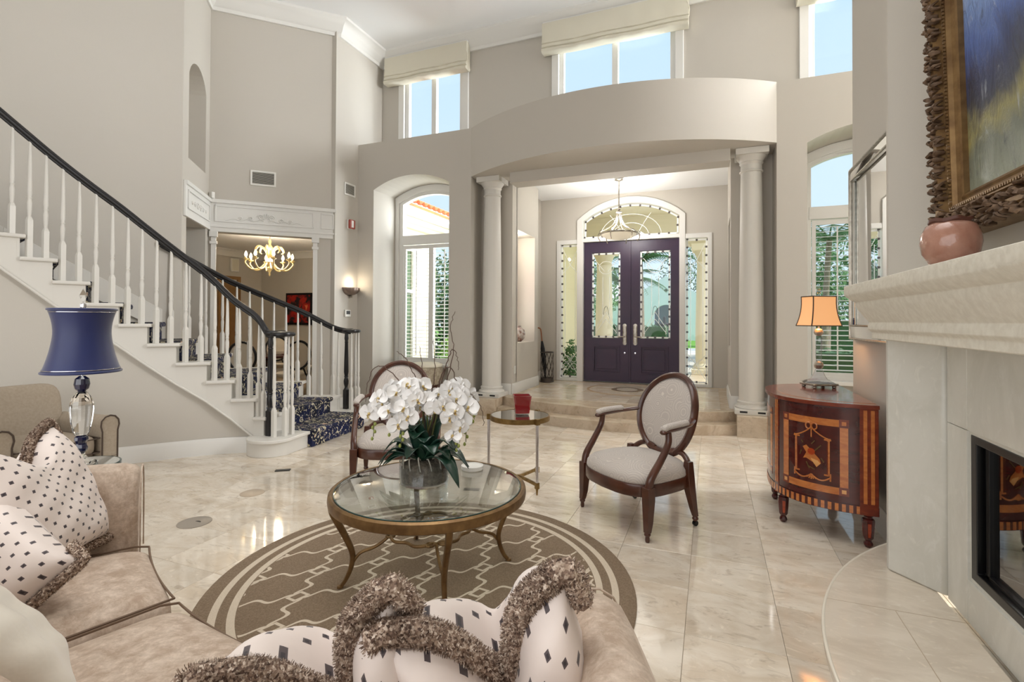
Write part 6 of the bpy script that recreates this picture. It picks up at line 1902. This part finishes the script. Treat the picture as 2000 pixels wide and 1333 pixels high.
# ------------------------------------------------------------------ entry: pendant, umbrella stand, vase, niche picture, stool
pe = thing('pendant_light', 'silver metal pendant with a shallow alabaster bowl hanging before the front door', 'lamp', (-1.40, 8.25, 2.78))
alab = pm('alabaster_glass', S(240, 232, 212), .4, emit=S(255, 240, 212), es=.25)
m = MB(); m.lathe([(0, -.07), (.10, -.062), (.20, -.035), (.27, .0), (.285, .02), (.275, .02), (.19, -.02), (0, -.05)], 36); m.build('glass_bowl', alab, pe, 60)
m = MB(); m.lathe([(.285, .018), (.30, .022), (.30, .045), (.285, .048)], 36, cap=False); m.build('bowl_ring', M['silver'], pe, 40)
m = MB(); m.tube([(0, 0, .38), (0, 0, .895)], .010, 8); m.lathe([(0, .92), (.07, .92), (.075, .91), (.04, .895), (.012, .885)], 20); m.lathe([(.015, .36), (.05, .375), (.055, .39), (.02, .41), (.03, .43), (.012, .45)], 14); m.build('rod', M['silver'], pe, 40)
for k in range(6):
    a = 2 * pi * k / 6 + .3; cs, sn = cos(a), sin(a)
    m = MB(); m.tube(catmull([(.03 * cs, .03 * sn, .38), (.05 * cs, .05 * sn, .28), (.10 * cs, .10 * sn, .18), (.20 * cs, .20 * sn, .11), (.30 * cs, .30 * sn, .06), (.335 * cs, .335 * sn, -.02), (.30 * cs, .30 * sn, -.09)], 4), .008, 6); m.build('arm', M['silver'], pe, 50)
for k in range(3):
    m = MB(); a = 2 * pi * k / 3
    m.tube([((.30 + .05 * sin(3 * t + a)) * cos(t + a), (.30 + .05 * sin(3 * t + a)) * sin(t + a), .03 + .035 * cos(2 * t + a)) for t in [1.9 * j / 16 for j in range(17)]], .006, 6); m.build('vine_strand', M['silver'], pe, 50)
us = thing('umbrella_stand', 'pierced dark metal umbrella stand in the left corner by the front door', 'umbrella stand', (-2.83, 8.92, ZP))
iron = pm('pierced_iron', S(92, 84, 78), .45, .7)
m = MB()
for z in (.012, .55): m.tube([(.12 * cos(2 * pi * j / 24), .12 * sin(2 * pi * j / 24), z) for j in range(24)], .010, 6, closed=True)
m.lathe([(0, 0), (.12, 0), (.12, .08), (.115, .08), (.11, .01), (0, .01)], 24); m.build('base_and_rim', iron, us, 50)
m = MB()
for k in range(10):
    for s in (-1, 1):
        m.tube([(.118 * cos(2 * pi * k / 10 + s * 1.3 * t), .118 * sin(2 * pi * k / 10 + s * 1.3 * t), .05 + .5 * t) for t in [j / 8 for j in range(9)]], .0045, 5)
stuff(m.build('lattice', iron, us, 50))
um = thing('umbrella', 'black umbrella with a wooden crook handle standing in the iron stand', 'umbrella', (-2.845, 8.90, ZP + .02), 0)
m = MB(); m.lathe([(.006, 0), (.012, .05), (.045, .35), (.040, .60), (.018, .74)], 12, M=Matrix.Rotation(radians(-6), 4, 'Y')); m.build('canopy', pm('black_umbrella_cloth', S(20, 20, 22), .7), um, 50)
R = Matrix.Rotation(radians(-6), 4, 'Y'); m = MB(); m.tube([R @ V(p) for p in catmull([(0, 0, .72), (0, 0, .92), (-.015, 0, .975), (-.06, 0, .99), (-.095, 0, .96), (-.10, 0, .92)], 5)], .013, 8); m.build('crook_handle', pm('cane_wood', S(150, 92, 54), .4), um, 50)
nv = thing('niche_vase', 'round bronze and white vase on the ledge of the entry niche', 'vase', (-3.03, 7.95, 1.033))
m = MB(); m.lathe([(.05, 0), (.10, .05), (.125, .12), (.10, .20), (.045, .24), (.05, .27), (.042, .27)], 28); m.build('body', pm('painted_porcelain', S(216, 210, 204), .2, var=(14, .12), col2=S(120, 80, 66)), nv, 60)
nb_ = thing('niche_figurine', 'small dark bronze figure beside the vase on the niche ledge', 'figurine', (-2.98, 7.66, 1.033))
m = MB(); m.tube([(0, -.08, .06), (0, 0, .09), (0, .08, .07)], [.03, .045, .03], 8); m.tube([(0, -.08, .07), (0, -.11, .14), (0, -.14, .15)], [.02, .022, .016], 8)
for (x, y) in ((.02, -.06), (-.02, -.06), (.02, .06), (-.02, .06)): m.tube([(x, y, .07), (x, y, 0)], [.014, .009], 6)
m.build('body', pm('brown_bronze', S(96, 52, 40), .35, .5), nb_, 60)
npic = thing('niche_picture', 'dark and pink flower picture hung inside the entry niche', 'picture', (-3.178, 7.62, 1.98))
m = MB(); m.box((.012, 0, 0), (.02, .40, .72)); m.build('frame', M['blackmetal'], npic, 0)
fp2, nt, b_, N_, L_ = nodes('pink_flower_print'); na = noise(nt, 5, 3, .5, dist=.5)
t_ = N_.new('ShaderNodeTexCoord'); s_ = N_.new('ShaderNodeSeparateXYZ'); L_.new(t_.outputs['Object'], s_.inputs[0])
c_ = ramp(nt, mth(nt, 'MULTIPLY_ADD', s_.outputs[2], 1.35, .5), [(.25, S(150, 160, 180)), (.35, S(214, 130, 150)), (.62, S(230, 110, 130)), (.72, S(50, 40, 44))]); L_.new(mix(nt, c_, S(236, 190, 196), ramp(nt, na, [(.5, 0.0), (.6, .7)])), b_.inputs['Base Color'])
m = MB(); m.box((.024, 0, 0), (.004, .36, .68)); m.build('print', fp2, npic, 0)
nd = thing('niche_downlight', 'small lit downlight in the top of the entry niche', 'lamp', (-2.98, 7.72, 2.822)); m = MB(); m.lathe([(0, .002), (.045, .002), (.05, .008), (0, .008)], 20); m.build('lens', pm('lit_downlight_lens', S(255, 246, 230), .4, emit=S(255, 240, 214), es=5.0), nd, 40); m = MB(); m.lathe([(.045, .0), (.06, .0), (.06, .008), (.045, .008)], 20, cap=False); m.build('trim_ring', M['whiteplastic'], nd, 40)
point('niche_light', (-2.98, 7.72, 2.76), 6, (1, .92, .8), .04)
point('pendant_lamp', (-1.40, 8.25, 3.02), 46, (1, .98, .95), .2)
sw = tag(MB().box((0, 0, 0), (.008, .075, .12)).build('light_switch', M['whiteplastic'], None, 0, .003, loc=(-2.845, 7.32, .62)), 'white wall plate low on the left entry wall by the column', 'outlet')
sto = thing('drum_stool', 'round carved pale stool on a dark wooden foot below the left window', 'stool', (-4.02, 6.62, 0))
carved = pm('carved_weave', S(196, 184, 162), .8, var=(26, .16), col2=S(150, 136, 114), bmp=(40, .9, .03))
m = MB(); m.lathe([(0, .68), (.24, .68), (.255, .66), (.255, .60), (.24, .50), (.20, .42), (0, .42)], 32); m.build('carved_drum', carved, sto, 50)
m = MB(); m.lathe([(.22, 0), (.23, .03), (.17, .06), (.10, .14), (.09, .24), (.13, .33), (.20, .39), (.215, .42)], 24); m.build('wooden_foot', M['walnut'], sto, 40)
wp = thing('white_cushion', 'white seat cushion on top of the carved drum stool', 'cushion', (-4.02, 6.62, .681)); m = MB(); m.lathe([(0, 0), (.235, 0), (.25, .02), (.245, .045), (.20, .06), (0, .066)], 32); m.build('cover', M['linen'], wp, 60)

# ------------------------------------------------------------------ outdoors: porch, garden, street
grass = pm('lawn_grass', S(120, 168, 62), .9, var=(3, .3), col2=S(96, 148, 52))
paver = pm('driveway_paver', S(214, 204, 190), .8, var=(2, .3), col2=S(198, 188, 174))
cream = pm('cream_stucco', S(240, 228, 190), .85, bmp=(60, .15))
portic = pm('porch_stucco', S(236, 226, 200), .85, bmp=(60, .15))
whites = pm('white_stucco', S(240, 242, 246), .85)
clay = pm('orange_clay_tile', S(214, 104, 58), .8, var=(6, .3), col2=S(186, 84, 46))
leafg = [pm('dark_hedge_leaf', S(52, 96, 40), .6, var=(9, .3), col2=S(34, 70, 30)), pm('mid_green_leaf', S(78, 128, 60), .6, var=(9, .3), col2=S(52, 96, 44)), pm('bright_green_leaf', S(124, 160, 60), .6, var=(9, .3), col2=S(90, 132, 46))]
bark = pm('palm_bark', S(150, 136, 118), .9, var=(12, .2), col2=S(112, 98, 82))
o = MB().box((0, 44, -.16), (140, 69.0, .12)).build('lawn', grass, None, 0); o['kind'] = 'structure'
o = MB().box((-1.4, 17.5, -.09), (9.0, 11.0, .06)).build('driveway', paver, None, 0); o['kind'] = 'structure'
o = MB().box((0, 25.5, -.085), (140, 5.0, .06)).build('street', pm('pale_street', S(226, 222, 216), .9), None, 0); o['kind'] = 'structure'
o = MB().box((-1.35, 10.85, .08), (4.9, 2.8, .28)).build('porch_floor', M['step'], None, 0, .01); o['kind'] = 'structure'
pr_ = sroot('porch_roof')
MB().box((-1.35, 10.86, 3.92), (5.3, 2.8, .2)).build('porch_ceiling', portic, pr_, 0)
MB().box((-1.35, 12.06, 3.46), (5.3, .40, .74)).build('porch_beam', portic, pr_, 0, .02)
m = MB(); m.box((-3.05, 10.9, 2.0), (.20, 2.85, 4.0))
for z in (.9, 1.5, 2.1, 2.7): m.box((-2.948, 10.9, z), (.012, 2.8, .012))
o = m.build('wall_porch_left', cream, None, 0); o['kind'] = 'structure'
def porch_column(x, y, label):
    t = thing('porch_column', label, 'column', (x, y, .22), 0, 'columns of the front porch')
    MB().box((0, 0, .06), (.56, .56, .12)).build('base_plinth', portic, t, 0, .01)
    m = MB(); m.lathe([(.25, .12), (.26, .16), (.24, .20), (.215, .24)], 28); m.build('base_moulding', portic, t, 40)
    m = MB(); m.lathe([(.205, .24), (.205, 1.0), (.19, 1.8), (.172, 2.46)], 28); m.build('shaft', portic, t, 60)
    m = MB(); m.lathe([(.172, 2.44), (.19, 2.47), (.175, 2.49), (.175, 2.56), (.21, 2.64), (.25, 2.72)], 28); m.box((0, 0, 2.79), (.56, .56, .14)); m.build('capital', portic, t, 40)
porch_column(-2.36, 11.9, 'thick cream porch column seen through the left door leaf')
porch_column(-.12, 11.9, 'cream porch column seen through the right sidelight')

def foliage(name, parent, c, r, n, s, mat, rnd, box=False):
    m = MB()
    for k in range(n):
        if box: p = V((c[0] + rnd.uniform(-1, 1) * r[0], c[1] + rnd.uniform(-1, 1) * r[1], c[2] + rnd.uniform(-1, 1) * r[2]))
        else:
            d = V((rnd.gauss(0, 1), rnd.gauss(0, 1), rnd.gauss(0, 1))).normalized() * (rnd.random() ** .4)
            p = V((c[0] + d.x * r[0], c[1] + d.y * r[1], c[2] + d.z * r[2]))
        a = V((rnd.gauss(0, 1), rnd.gauss(0, 1), rnd.gauss(0, 1))).normalized(); b = a.orthogonal().normalized()
        L = s * rnd.uniform(.7, 1.3); w = L * .42
        m.add([p - a * L * .5, p + b * w * .5, p + a * L * .5, p - b * w * .5], [(0, 1, 2, 3)])
    return stuff(m.build(name, mat, parent, 0, fixn=False))
rg = random.Random(21)
def hedge(label, x, y, sx, sy, h, mi=0, n=1600, s=.11):
    t = thing('hedge', label, 'hedge', (x, y, -.1), 0, 'clipped hedges in the front garden')
    m = MB(); m.box((0, 0, h / 2 - .03), (sx - .1, sy - .1, h - .06)); m.build('branches', leafg[0], t, 0)
    foliage('foliage', t, (0, 0, h / 2), (sx / 2, sy / 2, h / 2), n, s, leafg[mi], rg, True)
hedge('dark clipped hedge just outside the right arched window', 2.9, 9.6, 3.4, .8, 1.05, 0, 2600)
hedge('green hedge beyond the lawn, outside the right arched window', 6.0, 31, 12, 1.2, 1.6, 1, 2200, .22)
hedge('low hedge behind the porch column, seen through the left door leaf', -4.6, 21, 6.0, 1.2, 1.3, 0, 1600, .2)
hedge('low bright hedge by the drive, seen through the right door leaf', .9, 17, 2.4, .9, .9, 2, 900, .16)
def bush(label, x, y, r, h, mi, n=900, s=.12):
    t = thing('shrub', label, 'shrub', (x, y, -.1), 0, 'shrubs around the porch')
    m = MB(); m.tube([(0, 0, 0), (.03, .02, h * .5)], [.04, .02], 6); m.tube([(0, 0, .1), (-r * .4, .1, h * .6)], [.03, .012], 6); m.build('stem', bark, t, 50)
    foliage('foliage', t, (0, 0, h * .55), (r, r, h * .5), n, s, leafg[mi], rg)
bush('leafy shrub outside the left sidelight of the front door', -2.74, 10.35, .19, 1.05, 1, 700, .08)
bush('tall dark green shrub outside the left arched window', -6.2, 11.4, .9, 3.2, 0, 2600, .14)
bush('bright green shrub low outside the left arched window', -5.25, 10.2, .55, 1.2, 2, 1100, .10)
bush('small bright shrub beside the porch column at the right sidelight', .42, 11.2, .25, .8, 2, 500, .09)
def palm(label, x, y, h, L, nf, lean=0.0, mi=1):
    t = thing('palm_tree', label, 'palm', (x, y, -.1), rg.uniform(0, 6), 'palm trees across the street')
    m = MB(); m.tube([(lean * (k / 8) ** 2, 0, h * k / 8) for k in range(9)], [.12 - .03 * k / 8 for k in range(9)], 10); m.build('trunk', bark, t, 60)
    fm = None
    for k in range(nf):
        a = 2 * pi * k / nf * 1.0 + rg.uniform(-.2, .2); up = rg.uniform(.1, .75)
        if fm is None:
            m = MB(); P = [V((L * t_ / 12, 0, L * (.55 * (t_ / 12) - .75 * (t_ / 12) ** 2.2))) for t_ in range(13)]
            m.tube(P, [.03 * (1 - i / 14) for i in range(13)], 5)
            for i in range(1, 13):
                for s in (-1, 1):
                    for q in (0, .5):
                        p = P[i].lerp(P[i - 1], q); ll = L * .30 * sin(pi * (.12 + .80 * i / 13))
                        e = p + V((ll * .45, s * ll, -ll * .35)); w = V((.03 * L / 2.4, 0, 0))
                        m.add([p - w, p + w, e], [(0, 1, 2)])
            fm = m.build('frond', leafg[mi], t, 0, fixn=False); o = fm
        else: o = copy(fm, t)
        o.location = (lean, 0, h); o.rotation_euler = (0, -up + .25, a)
palm('palm with drooping fronds seen through the left door leaf', -3.35, 20, 2.9, 1.7, 18, .1)
palm('tall palm seen through the top of the right door leaf', -2.32, 18.5, 3.6, 2.0, 17, .1, 1)
palm('palm outside the right arched window', 3.8, 21, 4.4, 2.3, 16, .2, 1)
palm('small distant palm low outside the right arched window', 6.2, 36, 2.6, 1.8, 13, 0, 0)
palm('palm reflected beside the right sidelight', 1.2, 24.5, 5.0, 2.4, 14, 0, 1)
def tree(label, x, y, h, r, mi, n=1800, s=.30):
    t = thing('tree', label, 'tree', (x, y, -.1), 0, 'trees across the street')
    m = MB(); m.tube([(0, 0, 0), (.1, 0, h * .3), (0, .1, h * .6)], [.22, .16, .08], 8); m.build('trunk', bark, t, 60)
    foliage('foliage', t, (0, 0, h * .62), (r, r, h * .40), n, s, leafg[mi], rg)
tree('broad green tree outside the right arched window', 4.9, 27, 5.6, 2.2, 1)
tree('dark green tree behind the hedge outside the right arched window', 9.5, 41, 5.2, 3.2, 0)
tree('leafy tree behind the palm in the left door leaf', -7.8, 33, 5.6, 2.6, 1)
tree('dark tree far behind the white house', -1.0, 52, 8.5, 4.5, 0)
tree('dark tree seen through the right sidelight', 2.2, 44, 5.2, 2.2, 0)
tree('tree far down the street beyond the palms', -14, 48, 7, 4.0, 0)
pale_roof = pm('pale_roof_tile', S(206, 200, 196), .9)
nh = thing('house', 'white stucco house with an arched entrance across the street', 'house', (-3.2, 40, -.1))
m = MB(); arch_ = archloop(-.9, .9, 0, 2.0, 2.7)[2:]
m.panel([(-2.6, 0), (-.9, 0)] + arch_[::-1] + [(.9, 0), (2.6, 0), (2.6, 3.3), (0, 4.9), (-2.6, 3.3)], (), (0, 0, 0), T=(0, .4, 0)); m.build('gable_wall', whites, nh, 0)
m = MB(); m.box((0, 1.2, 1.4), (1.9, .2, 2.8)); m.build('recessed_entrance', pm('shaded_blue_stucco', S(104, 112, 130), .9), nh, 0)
m = MB(); m.box((-5.2, 2.2, 1.5), (5.6, 4.0, 3.0)); m.build('side_wing', whites, nh, 0)
m = MB(); m.box((4.2, 3.2, 1.5), (3.6, 4.0, 3.0)); m.build('garage_wing', whites, nh, 0)
for (x, y, w) in ((-5.2, 2.2, 6.2), (4.2, 3.2, 4.2)):
    m = MB(); m.panel([(-2.4, 3.0), (2.4, 3.0), (0, 4.4)], (), (x - w / 2, y, 0), (0, 1, 0), (0, 0, 1), (w, 0, 0)); m.build('tiled_roof', pale_roof, nh, 0)
m = MB(); m.lathe([(.12, 0), (.12, .02), (0, .03)], 12, M=Matrix.Translation((0, -.02, 3.8)) @ Matrix.Rotation(pi / 2, 4, 'X')); m.build('round_vent', M['darkplastic'], nh, 0)
fo = thing('fountain', 'dark tiered garden fountain in front of the white house', 'fountain', (-2.4, 29.0, -.1))
m = MB(); m.lathe([(.9, 0), (1.0, .1), (1.0, .55), (.9, .6), (.85, .5), (0, .5)], 24); m.build('basin', pm('dark_cast_iron', S(52, 56, 58), .6), fo, 40)
m = MB(); m.lathe([(.2, .5), (.12, .9), (.16, 1.1), (.5, 1.3), (.48, 1.36), (.1, 1.3), (.08, 1.7), (0, 1.75)], 18); m.build('tier', bpy.data.materials['dark_cast_iron'], fo, 40)

# own wing seen through the left arched window: cream wall, eave and clay tiles
wg = sroot('wall_exterior_wing')
m = MB(); m.panel([(7.58, -.1), (9.45, -.1), (9.45, 3.5), (7.58, 3.5)], [rect(8.28, 8.52, .55, 2.75)[::-1]], (-5.52, 0, 0), (0, 1, 0), (0, 0, 1), (-.02, 0, 0)); m.build('stucco_wall', cream, wg, 0)
m = MB(); m.panel(rect(8.22, 8.58, .48, 2.82), [rect(8.29, 8.51, .56, 2.74)[::-1]], (-5.51, 0, 0), (0, 1, 0), (0, 0, 1), (.04, 0, 0)); m.box((-5.49, 8.40, 1.95), (.03, .24, .06)); m.build('window_frame', M['trim'], wg, 0)
m = MB(); m.box((-5.535, 8.40, 1.65), (.01, .24, 2.2)); m.build('dark_window_pane', pm('green_reflecting_pane', S(66, 84, 62), .15), wg, 0)
m = MB()
for k, (d, z, h) in enumerate(((.05, 3.10, .10), (.12, 3.22, .08), (.20, 3.31, .10))): m.box((-5.52 + d / 2, 8.6, z), (d, 2.2, h))
m.build('eave_moulding', cream, wg, 0, .01)
m = MB(); m.box((-5.30, 8.65, 3.40), (.50, 2.3, .06)); m.box((-5.06, 8.65, 3.46), (.03, 2.3, .16)); m.build('fascia', M['trim'], wg, 0)
m = MB(); m.panel([(-5.02, 3.50), (-7.4, 4.45), (-7.4, 4.40), (-5.02, 3.45)], (), (0, 7.6, 0), (1, 0, 0), (0, 0, 1), (0, 2.25, 0)); m.build('roof_deck', clay, wg, 0)
t0_ = None
for j in range(12):
    for i in range(3):
        if t0_ is None:
            m = MB(); m.grid(9, 2, lambda a, b: ((-.42 if b else 0), (.085 if b == 0 else .07) * cos(pi * a / 8), (.085 if b == 0 else .07) * sin(pi * a / 8)))
            t0_ = m.build('roof_tile', clay, wg, 60); so = t0_.modifiers.new('t', 'SOLIDIFY'); so.thickness = .015; o = t0_
        else: o = copy(t0_, wg)
        o.location = (-5.0 - .36 * i, 7.72 + .185 * j, 3.51 + .144 * i); o.rotation_euler = (0, radians(21.8), 0)
